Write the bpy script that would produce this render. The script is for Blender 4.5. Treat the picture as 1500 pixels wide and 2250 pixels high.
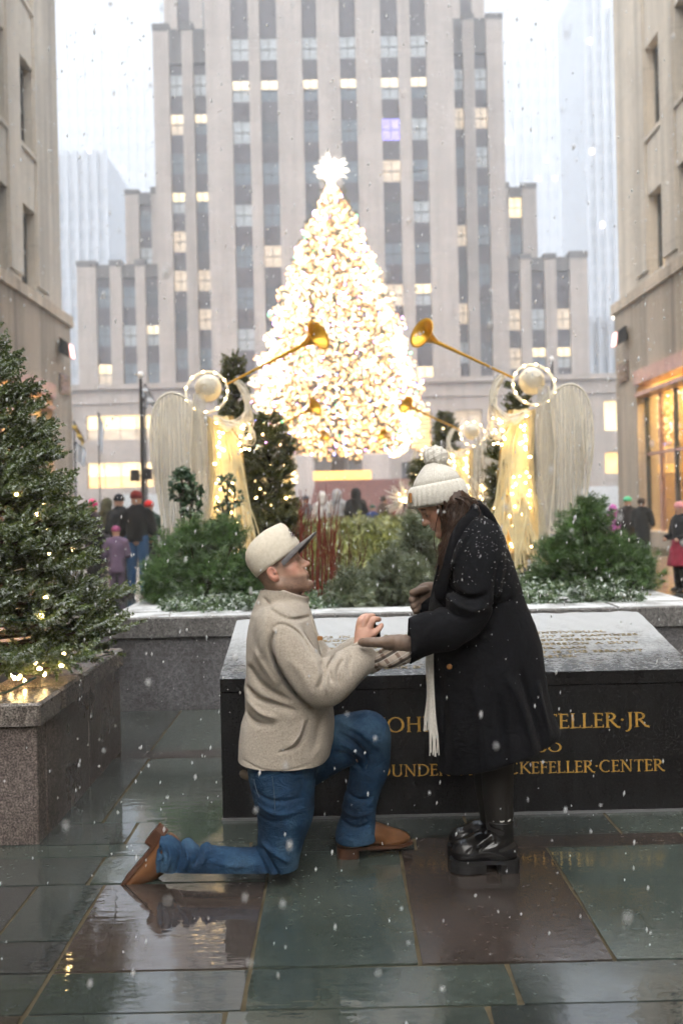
import bpy, math, random
import numpy as np
from math import sin, cos, pi, radians, sqrt, hypot
R = random.Random(7)
N = np.random.default_rng(7)
S = bpy.context.scene
for o in list(bpy.data.objects):
    bpy.data.objects.remove(o)
COL = S.collection

# ------------------------------------------------------------------ camera
F, ROLL, EYE = 2187.5, 0.022, 1.45           # focal length in photo pixels, roll, eye height
cam_d = bpy.data.cameras.new('camera')
cam = bpy.data.objects.new('camera', cam_d)
COL.objects.link(cam)
cam.location = (0, 0, EYE)
cam.rotation_euler = (pi / 2, ROLL, 0)
cam_d.sensor_width = 36
cam_d.lens = 35
cam_d.shift_x = 10 / 2250
cam_d.shift_y = -15 / 2250
cam_d.clip_start = 0.05
cam_d.clip_end = 2000
cam_d.dof.use_dof = True
cam_d.dof.focus_distance = 3.95
cam_d.dof.aperture_fstop = 2.4
HAZE_D = 0.0026
S.camera = cam

# ------------------------------------------------------------------ sky, overcast light, exposure
W = bpy.data.worlds.new('World')
S.world = W
W.use_nodes = True
nt = W.node_tree
nt.nodes.clear()
SUN_EL, SUN_AZ = radians(58), radians(200)   # azimuth from +Y, clockwise
sky = nt.nodes.new('ShaderNodeTexSky')
sky.sky_type = 'NISHITA'
sky.sun_disc = False
sky.sun_elevation = SUN_EL
sky.sun_rotation = SUN_AZ
sky.air_density = 1.0
sky.dust_density = 6.0
hs = nt.nodes.new('ShaderNodeHueSaturation')
hs.inputs['Saturation'].default_value = 0.35
mx = nt.nodes.new('ShaderNodeMix')
mx.data_type = 'RGBA'
mx.inputs[0].default_value = 0.8             # cloud cover: an even pale layer over the clear sky
mx.inputs[7].default_value = (5.4, 6.35, 7.4, 1)
bg = nt.nodes.new('ShaderNodeBackground')
bg.inputs['Strength'].default_value = 0.0415
wo = nt.nodes.new('ShaderNodeOutputWorld')
nt.links.new(sky.outputs[0], hs.inputs['Color'])
nt.links.new(hs.outputs[0], mx.inputs[6])
nt.links.new(mx.outputs[2], bg.inputs[0])
nt.links.new(bg.outputs[0], wo.inputs[0])
sun_d = bpy.data.lights.new('sun', 'SUN')
sun_d.energy = 1.5
sun_d.angle = radians(70)
sun_d.color = (1.0, 0.93, 0.83)
sun = bpy.data.objects.new('sun', sun_d)
COL.objects.link(sun)
sun.location = (0, -20, 60)
sun.rotation_euler = (pi / 2 - SUN_EL, 0, -SUN_AZ + pi)

S.view_settings.view_transform = 'Standard'
S.view_settings.look = 'None'
S.view_settings.exposure = 2.42
S.view_settings.gamma = 1.0
S.view_settings.use_curve_mapping = False
S.render.engine = 'CYCLES'
C = S.cycles
C.use_denoising = True
C.use_adaptive_sampling = True
C.adaptive_threshold = 0.045
C.adaptive_min_samples = 12
C.max_bounces = 6
C.diffuse_bounces = 2
C.glossy_bounces = 4
C.transmission_bounces = 4
C.transparent_max_bounces = 8
C.volume_bounces = 2
C.sample_clamp_indirect = 6
C.sample_clamp_direct = 0
C.caustics_reflective = False
C.caustics_refractive = False
C.volume_step_rate = 4


def P(px, py, Y):
    """point of the place seen at a photo pixel, at the distance Y"""
    u, v = px - 740, py - 1110
    u0 = u * cos(ROLL) - v * sin(ROLL)
    v0 = u * sin(ROLL) + v * cos(ROLL)
    return np.array([u0 * Y / F, Y, EYE - v0 * Y / F])


# ------------------------------------------------------------------ object helpers
def link(o, parent=None):
    COL.objects.link(o)
    if parent is not None:
        o.parent = parent
    return o


def wloc(o):
    v = np.zeros(3)
    while o is not None:
        v += np.array(o.location)
        o = o.parent
    return v


def tag(o, label=None, cat=None, group=None, kind=None):
    if label: o['label'] = label
    if cat: o['category'] = cat
    if group: o['group'] = group
    if kind: o['kind'] = kind
    return o


def thing(name, label, cat, loc=(0, 0, 0), group=None):
    o = bpy.data.objects.new(name, None)
    o.empty_display_size = 0.1
    COL.objects.link(o)
    o.location = loc
    return tag(o, label, cat, group)


def raw_mesh(name, verts, faces, mat, smooth=False):
    """faces: int array (n,3) or (n,4), or a list of index lists"""
    me = bpy.data.meshes.new(name)
    verts = np.asarray(verts, dtype=np.float32)
    if isinstance(faces, np.ndarray):
        nf, k = faces.shape
        me.vertices.add(len(verts))
        me.vertices.foreach_set('co', verts.ravel())
        me.loops.add(nf * k)
        me.loops.foreach_set('vertex_index', faces.astype(np.int32).ravel())
        me.polygons.add(nf)
        me.polygons.foreach_set('loop_start', np.arange(0, nf * k, k, dtype=np.int32))
        me.update(calc_edges=True)
    else:
        me.from_pydata(verts.tolist(), [], faces)
        me.update()
    if smooth:
        me.polygons.foreach_set('use_smooth', np.ones(len(me.polygons), dtype=bool))
    if mat is not None:
        me.materials.append(mat)
    return me


def mobj(name, verts, faces, mat, parent=None, smooth=False, world=True):
    verts = np.asarray(verts, dtype=float)
    if world and parent is not None:
        verts = verts - wloc(parent)
    o = bpy.data.objects.new(name, raw_mesh(name, verts, faces, mat, smooth))
    return link(o, parent)


def share(name, mesh, parent, loc, rot=None, scale=None):
    """a piece that shares mesh data; loc in the place's coordinates"""
    o = bpy.data.objects.new(name, mesh)
    link(o, parent)
    base = wloc(parent) if parent is not None else np.zeros(3)
    o.location = np.asarray(loc, float) - base
    if rot is not None: o.rotation_euler = rot
    if scale is not None: o.scale = scale
    return o


def copy_tree(o, parent=None):
    c = o.copy()
    COL.objects.link(c)
    c.parent = parent
    for ch in o.children:
        copy_tree(ch, c)
    return c


class MB:
    def __init__(s):
        s.v, s.f = [], []

    def add(s, v, f):
        b = len(s.v)
        s.v += [tuple(map(float, p)) for p in v]
        s.f += [[i + b for i in q] for q in f]
        return s

    def box(s, x0, x1, y0, y1, z0, z1):
        v = [(x, y, z) for z in (z0, z1) for y in (y0, y1) for x in (x0, x1)]
        return s.add(v, [[0, 2, 3, 1], [4, 5, 7, 6], [0, 1, 5, 4], [2, 6, 7, 3], [0, 4, 6, 2], [1, 3, 7, 5]])

    def bbox(s, x0, x1, y0, y1, z0, z1, b=0.01):
        """box with chamfered top and vertical edges"""
        def ring(i, z):
            return [(x0 + i + b, y0 + i, z), (x1 - i - b, y0 + i, z), (x1 - i, y0 + i + b, z), (x1 - i, y1 - i - b, z),
                    (x1 - i - b, y1 - i, z), (x0 + i + b, y1 - i, z), (x0 + i, y1 - i - b, z), (x0 + i, y0 + i + b, z)]
        rs = [ring(0, z0), ring(0, z1 - b), ring(b, z1)]
        v = [p for r in rs for p in r]
        f = []
        for k in range(2):
            for i in range(8):
                j = (i + 1) % 8
                f.append([k * 8 + i, k * 8 + j, k * 8 + 8 + j, k * 8 + 8 + i])
        f.append(list(range(16, 24)))
        f.append(list(range(7, -1, -1)))
        return s.add(v, f)

    def quad(s, a, b, c, d):
        return s.add([a, b, c, d], [[0, 1, 2, 3]])

    def prism(s, pts, axis, a, b):
        """polygon pts (2D) extruded along axis 'x','y','z' from a to b"""
        def put(p, w):
            return {'x': (w, p[0], p[1]), 'y': (p[0], w, p[1]), 'z': (p[0], p[1], w)}[axis]
        n = len(pts)
        v = [put(p, a) for p in pts] + [put(p, b) for p in pts]
        f = [list(range(n))[::-1], list(range(n, 2 * n))] + [[i, (i + 1) % n, n + (i + 1) % n, n + i] for i in range(n)]
        return s.add(v, f)

    def tube(s, pts, rad, n=6, caps=True, flat=None):
        pts = np.asarray(pts, float)
        if np.isscalar(rad): rad = [rad] * len(pts)
        m = len(pts)
        tang = np.gradient(pts, axis=0)
        tang /= np.linalg.norm(tang, axis=1)[:, None] + 1e-9
        up = np.array([0, 0, 1.0])
        if abs(tang[0] @ up) > 0.95: up = np.array([0, 1.0, 0])
        a = np.cross(tang[0], up); a /= np.linalg.norm(a)
        v = []
        for i in range(m):
            a = a - tang[i] * (a @ tang[i]); a /= np.linalg.norm(a) + 1e-9
            b = np.cross(tang[i], a)
            for k in range(n):
                t = 2 * pi * k / n
                v.append(pts[i] + rad[i] * (cos(t) * a + (flat or 1) * sin(t) * b))
        f = [[i * n + k, i * n + (k + 1) % n, (i + 1) * n + (k + 1) % n, (i + 1) * n + k] for i in range(m - 1) for k in range(n)]
        if caps:
            f += [list(range(n))[::-1], list(range((m - 1) * n, m * n))]
        return s.add(v, f)

    def lathe(s, prof, c=(0, 0, 0), n=20, axis=None):
        """prof [(r, h)] spun about axis through c"""
        ax = np.array(axis if axis is not None else (0, 0, 1), float); ax /= np.linalg.norm(ax)
        t = np.array([0, 0, 1.0]) if abs(ax[2]) < .9 else np.array([1.0, 0, 0])
        a = np.cross(ax, t); a /= np.linalg.norm(a)
        b = np.cross(ax, a)
        c = np.asarray(c, float)
        v = [c + ax * h + r * (cos(2 * pi * k / n) * a + sin(2 * pi * k / n) * b) for r, h in prof for k in range(n)]
        m = len(prof)
        f = [[i * n + k, i * n + (k + 1) % n, (i + 1) * n + (k + 1) % n, (i + 1) * n + k] for i in range(m - 1) for k in range(n)]
        return s.add(v, f)

    def ball(s, c, r, n=8, m=6):
        r = np.broadcast_to(np.asarray(r, float), (3,))
        v, f = [], []
        for i in range(m + 1):
            th = pi * i / m
            for k in range(n):
                v.append((c[0] + r[0] * sin(th) * cos(2 * pi * k / n), c[1] + r[1] * sin(th) * sin(2 * pi * k / n), c[2] + r[2] * cos(th)))
        for i in range(m):
            for k in range(n):
                f.append([i * n + k, (i + 1) * n + k, (i + 1) * n + (k + 1) % n, i * n + (k + 1) % n])
        return s.add(v, f)

    def build(s, name, mat, parent=None, smooth=False, world=True):
        return mobj(name, np.array(s.v), s.f, mat, parent, smooth, world)

    def mesh(s, name, mat, smooth=False):
        return raw_mesh(name, np.array(s.v), s.f, mat, smooth)


# ------------------------------------------------------------------ materials
def node(nt, t, **kw):
    n = nt.nodes.new(t)
    for k, v in kw.items():
        if k in n.inputs: n.inputs[k].default_value = v
        else: setattr(n, k, v)
    return n


def c4(c):
    return (c[0], c[1], c[2], 1.0)


class M:
    """small builder over one node material"""
    def __init__(s, name):
        s.m = bpy.data.materials.new(name)
        s.m.use_nodes = True
        s.nt = s.m.node_tree
        s.b = s.nt.nodes['Principled BSDF']
        s.tc = None

    def n(s, t, **kw): return node(s.nt, t, **kw)
    def l(s, a, b): s.nt.links.new(a, b); return s

    def co(s, which='Object'):
        if s.tc is None: s.tc = s.n('ShaderNodeTexCoord')
        return s.tc.outputs[which]

    def set(s, **kw):
        for k, v in kw.items(): s.b.inputs[k.replace('_', ' ')].default_value = v
        return s

    def noise(s, scale, detail=4, rough=.55, stretch=None, co='Object', dist=0.0):
        t = s.n('ShaderNodeTexNoise')
        t.inputs['Scale'].default_value = scale
        t.inputs['Detail'].default_value = detail
        t.inputs['Roughness'].default_value = rough
        t.inputs['Distortion'].default_value = dist
        v = s.co(co)
        if stretch:
            mp = s.n('ShaderNodeMapping')
            mp.inputs['Scale'].default_value = stretch
            s.l(v, mp.inputs[0]); v = mp.outputs[0]
        s.l(v, t.inputs['Vector'])
        return t.outputs['Fac']

    def ramp(s, fac, stops):
        r = s.n('ShaderNodeValToRGB')
        e = r.color_ramp.elements
        while len(e) < len(stops): e.new(.5)
        for i, (p, c) in enumerate(stops):
            e[i].position = p
            e[i].color = c4(c) if hasattr(c, '__len__') else (c, c, c, 1)
        s.l(fac, r.inputs[0])
        return r.outputs[0]

    def mix(s, fac, a, b, mode='MIX'):
        x = s.n('ShaderNodeMix', data_type='RGBA', blend_type=mode)
        for sock, v in ((x.inputs[0], fac), (x.inputs[6], a), (x.inputs[7], b)):
            if isinstance(v, bpy.types.NodeSocket): s.l(v, sock)
            elif hasattr(v, '__len__'): sock.default_value = c4(v)
            else: sock.default_value = v
        return x.outputs[2]

    def math(s, op, a, b=0.0):
        x = s.n('ShaderNodeMath', operation=op)
        for sock, v in ((x.inputs[0], a), (x.inputs[1], b)):
            if isinstance(v, bpy.types.NodeSocket): s.l(v, sock)
            else: sock.default_value = v
        return x.outputs[0]

    def color(s, out): return s.l(out, s.b.inputs['Base Color'])
    def rough(s, out): return s.l(out, s.b.inputs['Roughness'])

    def bump(s, h, strength=.3, dist=.01):
        b = s.n('ShaderNodeBump')
        b.inputs['Strength'].default_value = strength
        b.inputs['Distance'].default_value = dist
        s.l(h, b.inputs['Height'])
        s.l(b.outputs[0], s.b.inputs['Normal'])
        return s

    def bump2(s, h, strength=.3, dist=.01):
        prev = s.b.inputs['Normal'].links[0].from_socket
        b = s.n('ShaderNodeBump')
        b.inputs['Strength'].default_value = strength
        b.inputs['Distance'].default_value = dist
        s.l(h, b.inputs['Height'])
        s.l(prev, b.inputs['Normal'])
        s.l(b.outputs[0], s.b.inputs['Normal'])
        return s

    def nz(s):
        g = s.n('ShaderNodeNewGeometry')
        x = s.n('ShaderNodeSeparateXYZ')
        s.l(g.outputs['Normal'], x.inputs[0])
        return x.outputs[2]

    def rnd(s):
        return s.n('ShaderNodeObjectInfo').outputs['Random']


def simple(name, c, rough=.6, var=.12, scale=6, metal=0.0, bump=0.0, bscale=60, bdist=.004, spec=None, **kw):
    m = M(name)
    m.set(Roughness=rough, Metallic=metal)
    if spec is not None: m.b.inputs['Specular IOR Level'].default_value = spec
    c = np.array(c, float)
    f = m.noise(scale, 5)
    m.color(m.ramp(f, [(.3, np.clip(c * (1 - var), 0, 1)), (.7, np.clip(c * (1 + var), 0, 1))]))
    if bump: m.bump(m.noise(bscale, 4), bump, bdist)
    for k, v in kw.items(): m.b.inputs[k.replace('_', ' ')].default_value = v
    return m.m


def glow(name, c, strength, base=(.8, .8, .8), sampling=None):
    m = M(name)
    m.set(Roughness=.5)
    m.b.inputs['Base Color'].default_value = c4(base)
    m.b.inputs['Emission Color'].default_value = c4(c)
    m.b.inputs['Emission Strength'].default_value = strength
    if sampling: m.m.cycles.emission_sampling = sampling
    return m.m
# ------------------------------------------------------------------ surface materials of the setting
def limestone(name, c, streak=.5, course=None):
    m = M(name)
    m.set(Roughness=.85)
    c = np.array(c)
    big = m.noise(.35, 5, .6)
    fine = m.noise(9, 5, .6)
    st = m.noise(1.0, 4, .6, stretch=(1.6, 1.6, .07))
    a = m.ramp(big, [(.3, c * .88), (.7, c * 1.1)])
    b = m.ramp(fine, [(.3, (.9, .9, .9)), (.7, (1.05, 1.05, 1.05))])
    d = m.ramp(st, [(.42, (1, 1, 1)), (.72, (1 - .45 * streak,) * 3)])
    col = m.mix(1, m.mix(1, a, b, 'MULTIPLY'), d, 'MULTIPLY')
    if course:
        w = m.n('ShaderNodeTexBrick')
        w.inputs['Scale'].default_value = 1.0
        w.inputs['Brick Width'].default_value = course[0]
        w.inputs['Row Height'].default_value = course[1]
        w.inputs['Mortar Size'].default_value = course[2]
        w.inputs['Color1'].default_value = (1, 1, 1, 1)
        w.inputs['Color2'].default_value = (.93, .93, .93, 1)
        w.inputs['Mortar'].default_value = (.72, .72, .72, 1)
        mp = m.n('ShaderNodeMapping')
        mp.inputs['Rotation'].default_value = course[3]
        m.l(m.co(), mp.inputs[0]); m.l(mp.outputs[0], w.inputs['Vector'])
        col = m.mix(1, col, w.outputs[0], 'MULTIPLY')
    m.color(col)
    m.bump(fine, .15, .02)
    return m.m


def granite(name, c, scale=90, rough=.5, wet=True, snow=0.0):
    m = M(name)
    c = np.array(c)
    f = m.noise(scale, 3, .7)
    g = m.noise(scale * .28, 3, .6)
    b = m.noise(2.2, 4)
    speck = m.ramp(f, [(.36, c * .28), (.5, c), (.62, c * 1.9)])
    sp2 = m.ramp(g, [(.4, (.7, .68, .68)), (.6, (1.15, 1.15, 1.15))])
    dirt = m.ramp(b, [(.3, (.62, .6, .58)), (.62, (1.05, 1.05, 1.05))])
    col = m.mix(1, m.mix(1, speck, sp2, 'MULTIPLY'), dirt, 'MULTIPLY')
    if wet:
        r = m.ramp(m.noise(1.6, 4), [(.35, rough * .45), (.65, rough * 1.2)])
    else:
        r = m.ramp(b, [(.3, rough), (.7, rough)])
    if snow:
        up = m.ramp(m.nz(), [(.75, 0.0), (.95, 1.0)])
        ns = m.ramp(m.noise(5, 6, .65), [(.5 - .34 * snow, 0.0), (.78 - .34 * snow, 1.0)])
        k = m.math('MULTIPLY', up, ns)
        col = m.mix(k, col, (.74, .77, .8))
        r = m.mix(k, r, (.85, .85, .85))
    m.color(col); m.rough(r)
    m.bump(f, .25, .004)
    return m.m


STONE = limestone('limestone_pale', (.36, .315, .288), .5, (1.6, .75, .012, (pi / 2, 0, 0)))
STONE_NEAR = limestone('limestone_near', (.66, .585, .49), .8, (1.9, .95, .012, (pi / 2, 0, pi / 2)))
STONE_LOW = limestone('limestone_base', (.66, .55, .43), 1.1, (1.9, .95, .014, (pi / 2, 0, pi / 2)))
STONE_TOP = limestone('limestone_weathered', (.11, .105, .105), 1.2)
SPANDREL = simple('spandrel_metal', (.05, .044, .055), .45, .25, 1.2)
FRAME_DK = simple('window_frame_dark', (.05, .055, .055), .5, .2)
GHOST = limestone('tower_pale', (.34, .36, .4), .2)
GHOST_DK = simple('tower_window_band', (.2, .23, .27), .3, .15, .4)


def pane(name, c, rough=.12, var=.25, scale=.8, emis=None, es=0.0):
    m = M(name)
    m.set(Roughness=rough)
    c = np.array(c, float)
    f = m.noise(scale, 3)
    col = m.ramp(f, [(.3, c * (1 - var)), (.7, np.clip(c * (1 + var), 0, 1))])
    m.color(col)
    if emis:
        e = np.array(emis, float)
        m.l(m.ramp(m.noise(1.7, 3, .6), [(.35, e * .55), (.62, e)]), m.b.inputs['Emission Color'])
        m.b.inputs['Emission Strength'].default_value = es
        m.m.cycles.emission_sampling = 'NONE'
    return m.m


G_GREY = pane('glass_sky_grey', (.13, .16, .19))  # blue-grey of the reflected sky put into the pane colour
G_DARK = pane('glass_dark', (.06, .07, .085))
G_BLIND = pane('glass_blind', (.34, .37, .39), .3)
G_LIT = pane('glass_lit', (.5, .4, .25), .2, emis=(1.0, .74, .38), es=.42)
G_HALF = pane('glass_half_lit', (.35, .33, .3), .2, emis=(1.0, .7, .4), es=.13)
G_TOPLIT = pane('glass_pale_lit', (.5, .45, .35), .2, emis=(1.0, .76, .46), es=.3)
G_BLUE = pane('glass_violet_lit', (.2, .18, .5), .2, emis=(.3, .25, 1.0), es=.4)
G_GHOST = glow('glass_far_lit', (1.0, .8, .55), .8, sampling='NONE')
G_SHOP = pane('shop_lit', (.5, .4, .25), .3, scale=.3, emis=(1.0, .56, .17), es=.42)
G_SHOP_HOT = pane('shop_hot', (.5, .45, .35), .3, scale=.5, emis=(1.0, .7, .32), es=.6)

# ------------------------------------------------------------------ ground and paving
def wet_slab(name, c, c2):
    m = M(name)
    c, c2 = np.array(c), np.array(c2)
    r = m.rnd()
    v = m.n('ShaderNodeVectorMath', operation='ADD')
    geo = m.n('ShaderNodeNewGeometry')
    m.l(geo.outputs['Position'], v.inputs[0])
    big = m.n('ShaderNodeTexNoise'); big.inputs['Scale'].default_value = 1.7; big.inputs['Detail'].default_value = 5
    big.inputs['Roughness'].default_value = .6
    m.l(geo.outputs['Position'], big.inputs['Vector'])
    fine = m.n('ShaderNodeTexNoise'); fine.inputs['Scale'].default_value = 34; fine.inputs['Detail'].default_value = 5
    m.l(geo.outputs['Position'], fine.inputs['Vector'])
    col = m.ramp(big.outputs['Fac'], [(.32, c), (.66, c2)])
    col = m.mix(1, col, m.ramp(fine.outputs['Fac'], [(.3, (.76, .76, .76)), (.7, (1.22, 1.21, 1.18))]), 'MULTIPLY')
    col = m.mix(1, col, m.ramp(r, [(0, (.78, .78, .78)), (1, (1.2, 1.2, 1.2))]), 'MULTIPLY')
    m.color(col)
    # standing water: smooth where the noise is high
    wat = m.n('ShaderNodeTexNoise'); wat.inputs['Scale'].default_value = 1.15; wat.inputs['Detail'].default_value = 3
    mp = m.n('ShaderNodeMapping'); mp.inputs['Location'].default_value = (3.1, 1.7, 0); mp.inputs['Scale'].default_value = (1, .8, 1)
    m.l(geo.outputs['Position'], mp.inputs[0]); m.l(mp.outputs[0], wat.inputs['Vector'])
    pud = None      # shallow puddles lie where the paving has settled
    for (cx_, cy_, rx_, ry_) in ((-.62, 3.5, .5, .8), (-.85, 4.9, .45, .9), (.95, 2.85, .5, .42), (-.2, 2.7, .7, .3)):
        sx_ = m.n('ShaderNodeVectorMath', operation='SUBTRACT'); sx_.inputs[1].default_value = (cx_, cy_, 0)
        dv_ = m.n('ShaderNodeVectorMath', operation='MULTIPLY'); dv_.inputs[1].default_value = (1 / rx_, 1 / ry_, 0)
        ln_ = m.n('ShaderNodeVectorMath', operation='LENGTH')
        m.l(geo.outputs['Position'], sx_.inputs[0]); m.l(sx_.outputs[0], dv_.inputs[0]); m.l(dv_.outputs[0], ln_.inputs[0])
        e_ = m.math('MAXIMUM', m.math('SUBTRACT', 1.1, ln_.outputs['Value']), 0.0)
        pud = e_ if pud is None else m.math('ADD', pud, e_)
    wf = m.ramp(m.math('ADD', wat.outputs['Fac'], m.math('MULTIPLY', pud, .35)), [(.56, 0.0), (.68, 1.0)])
    m.rough(m.mix(wf, m.ramp(fine.outputs['Fac'], [(.3, .15), (.7, .29)]), (.04,) * 3))
    m.b.inputs['IOR'].default_value = 1.5
    m.b.inputs['Coat Weight'].default_value = .9
    m.b.inputs['Coat IOR'].default_value = 1.36
    m.l(m.mix(wf, (.19,) * 3, (.025,) * 3), m.b.inputs['Coat Roughness'])
    rip = m.n('ShaderNodeTexNoise'); rip.inputs['Scale'].default_value = 14; rip.inputs['Detail'].default_value = 3
    mp2 = m.n('ShaderNodeMapping'); mp2.inputs['Scale'].default_value = (.5, 1.5, 1)
    m.l(geo.outputs['Position'], mp2.inputs[0]); m.l(mp2.outputs[0], rip.inputs['Vector'])
    h = m.mix(wf, fine.outputs['Fac'], rip.outputs['Fac'])
    b = m.n('ShaderNodeBump'); b.inputs['Strength'].default_value = .1; b.inputs['Distance'].default_value = .012
    m.l(h, b.inputs['Height']); m.l(b.outputs[0], m.b.inputs['Normal']); m.l(b.outputs[0], m.b.inputs['Coat Normal'])
    return m.m


SLATE = [wet_slab('bluestone_green', (.034, .046, .041), (.07, .086, .077)),
         wet_slab('bluestone_grey', (.027, .035, .034), (.053, .062, .059)),
         wet_slab('bluestone_brown', (.032, .028, .026), (.06, .047, .042)),
         wet_slab('bluestone_dark', (.028, .03, .032), (.055, .06, .06))]
MORTAR = simple('mortar', (.085, .07, .045), .95, .3, 14, bump=.4, spec=.05)
GROUND = wet_slab('wet_ground', (.06, .058, .055), (.12, .11, .1))
KERB = simple('kerb_stone', (.16, .15, .14), .35, .2)

mb = MB()
mb.quad((-200, -90, -.05), (200, -90, -.05), (200, 460, -.05), (-200, 460, -.05))
ground = tag(mb.build('ground', GROUND), kind='structure')
mb = MB()
mb.quad((-9, -6, -.006), (9.6, -6, -.006), (9.6, 34, -.006), (-9, 34, -.006))
pavement = tag(mb.build('pavement', MORTAR), kind='structure')


def slab(x0, x1, y0, y1, k):
    g = .0055
    cx, cy = (x0 + x1) / 2, (y0 + y1) / 2
    b = MB()
    hx, hy = (x1 - x0) / 2 - g, (y1 - y0) / 2 - g
    ring = []
    for (xa, ya), (xb, yb) in (((-hx, -hy), (hx, -hy)), ((hx, -hy), (hx, hy)), ((hx, hy), (-hx, hy)), ((-hx, hy), (-hx, -hy))):
        m_ = max(2, int(hypot(xb - xa, yb - ya) / .11))
        for q in range(m_):
            j_ = R.uniform(.0, .006) if q == 0 else R.uniform(-.0022, .0022)     # worn corners, slightly uneven edges
            u = q / m_
            x_, y_ = xa + (xb - xa) * u, ya + (yb - ya) * u
            L_ = hypot(x_, y_)
            ring.append((x_ - x_ / L_ * abs(j_) if q == 0 else x_ + j_ * (abs(ya - yb) > abs(xa - xb)), y_ - y_ / L_ * abs(j_) if q == 0 else y_ + j_ * (abs(xa - xb) > abs(ya - yb))))
    n_ = len(ring)
    v_ = [(x_, y_, -.03) for x_, y_ in ring] + [(x_, y_, 0) for x_, y_ in ring]
    f_ = [[k_ * n_ + i, k_ * n_ + (i + 1) % n_, (k_ + 1) * n_ + (i + 1) % n_, (k_ + 1) * n_ + i] for k_ in (0,) for i in range(n_)] + [[n_ + i for i in range(n_)]]
    b.add(v_, f_)
    o = b.build('slab', SLATE[k], pavement, world=False)
    o.location = (cx, cy, R.uniform(-.0015, .0015))
    o.rotation_euler = (R.uniform(-.001, .001), R.uniform(-.001, .001), 0)


XS = [-1.19, -.93, -.303, .23, .843, 1.35]
G_, Y_, B_, D_ = 0, 1, 2, 3
rows = [  # (y0, y1, x cuts, colours)
    (1.75, 2.3, [-2.3, -1.5, -.7, .1, .9, 1.7, 2.5], [G_, Y_, B_, G_, Y_, G_]),
    (2.3, 2.87, [-2.4, -1.6, -.93, -.35, .4, 1.1, 1.9, 2.7], [Y_, B_, Y_, G_, Y_, G_, G_]),
    (2.87, 3.13, [-2.6, -1.75, -.93, -.303, .5, 1.35, 2.2, 3.1], [G_, Y_, Y_, G_, Y_, G_, G_]),
    (3.13, 3.36, [-2.6, -1.9, -.93], [Y_, D_]), (3.36, 3.86, [-2.6, -2.0, -1.19, -.93], [G_, D_, Y_]),
    (3.13, 3.86, [-.93, -.303], [B_]), (3.13, 4.17, [-.303, .23, .843, 1.42, 2.1, 2.8], [G_, B_, G_, B_, G_]),
    (3.86, 4.17, [-2.6, -1.8, -1.0, -.303], [G_, Y_, G_]),
    (4.17, 4.32, [-2.6, -1.55, -.4, .3, 1.45, 2.6], [Y_, G_, Y_, B_, B_]),
    (4.32, 4.62, [-2.6, -1.6, -.95, -.25, .55, 1.2, 1.8, 2.6], [G_, Y_, G_, Y_, Y_, G_, Y_]),
    (4.62, 5.8, [-1.4, -1.12, -.42, .3, 1.1, 1.8, 2.6], [Y_, G_, G_, Y_, Y_, G_]),
    (5.8, 5.98, [-1.4, -.62, .2, 1.0, 1.8, 2.6], [B_, Y_, B_, Y_, B_]),
    (5.98, 7.2, [-3.2, -2.3, -1.75, -1.15, -.6, 0, .6, 1.2, 1.8, 2.6], [G_, G_, Y_, G_, D_, Y_, G_, Y_, G_]),
]
for y0, y1, xs, ks in rows:
    for a, b, k in zip(xs[:-1], xs[1:], ks):
        slab(a, b, y0, y1, k)
# the walks on both sides of the flower beds
for side, (xa, xb) in ((0, (-6.2, -1.95)), (1, (2.85, 9.0))):
    y = 7.2
    i = 0
    while y < 24:
        dy = [.9, .18, 1.3][i % 3] * (1 + .03 * (y - 7))
        x = xa
        while x < xb - .05:
            dx = min(R.choice([.6, .8, 1.1]) * 1.3, xb - x)
            if xb - x - dx < .25: dx = xb - x
            slab(x, x + dx, y, y + dy, B_ if i % 3 == 1 else R.choice([G_, Y_, Y_, D_]))
            x += dx
        y += dy
        i += 1

# ------------------------------------------------------------------ tower blocks of the big building
def pxx(px, Y, py=300): return float(P(px, py, Y)[0])
def pxz(py, Y, px=740): return float(P(px, py, Y)[2])


WIN_MESH = {}


def window_mesh(w, h, mat, bars):
    key = (round(w, 2), round(h, 2), mat.name)
    if key not in WIN_MESH:
        WIN_MESH[key] = MB().box(-w / 2, w / 2, -.03, .03, 0, h).mesh('window', mat)
    return WIN_MESH[key]


def frame_mesh(w, h):
    key = (round(w, 2), round(h, 2), 'frame')
    if key not in WIN_MESH:
        b = MB()
        b.box(-.035, .035, -.09, -.04, .1, h - .1)
        b.box(-w / 2 + .06, w / 2 - .06, -.1, -.045, h * .47, h * .47 + .09)
        WIN_MESH[key] = b.mesh('frame', FRAME_DK)
    return WIN_MESH[key]


def spandrel_mesh(w, h):
    key = (round(w, 2), round(h, 2), 'sp')
    if key not in WIN_MESH:
        b = MB().box(-w / 2, w / 2, -.03, .03, 0, h)
        for k in range(5):
            x = -w / 2 + w * (k + .5) / 5
            b.box(x - .03, x + .03, -.1, -.02, .08, h - .08)
        WIN_MESH[key] = b.mesh('spandrel', SPANDREL)
    return WIN_MESH[key]


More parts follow.
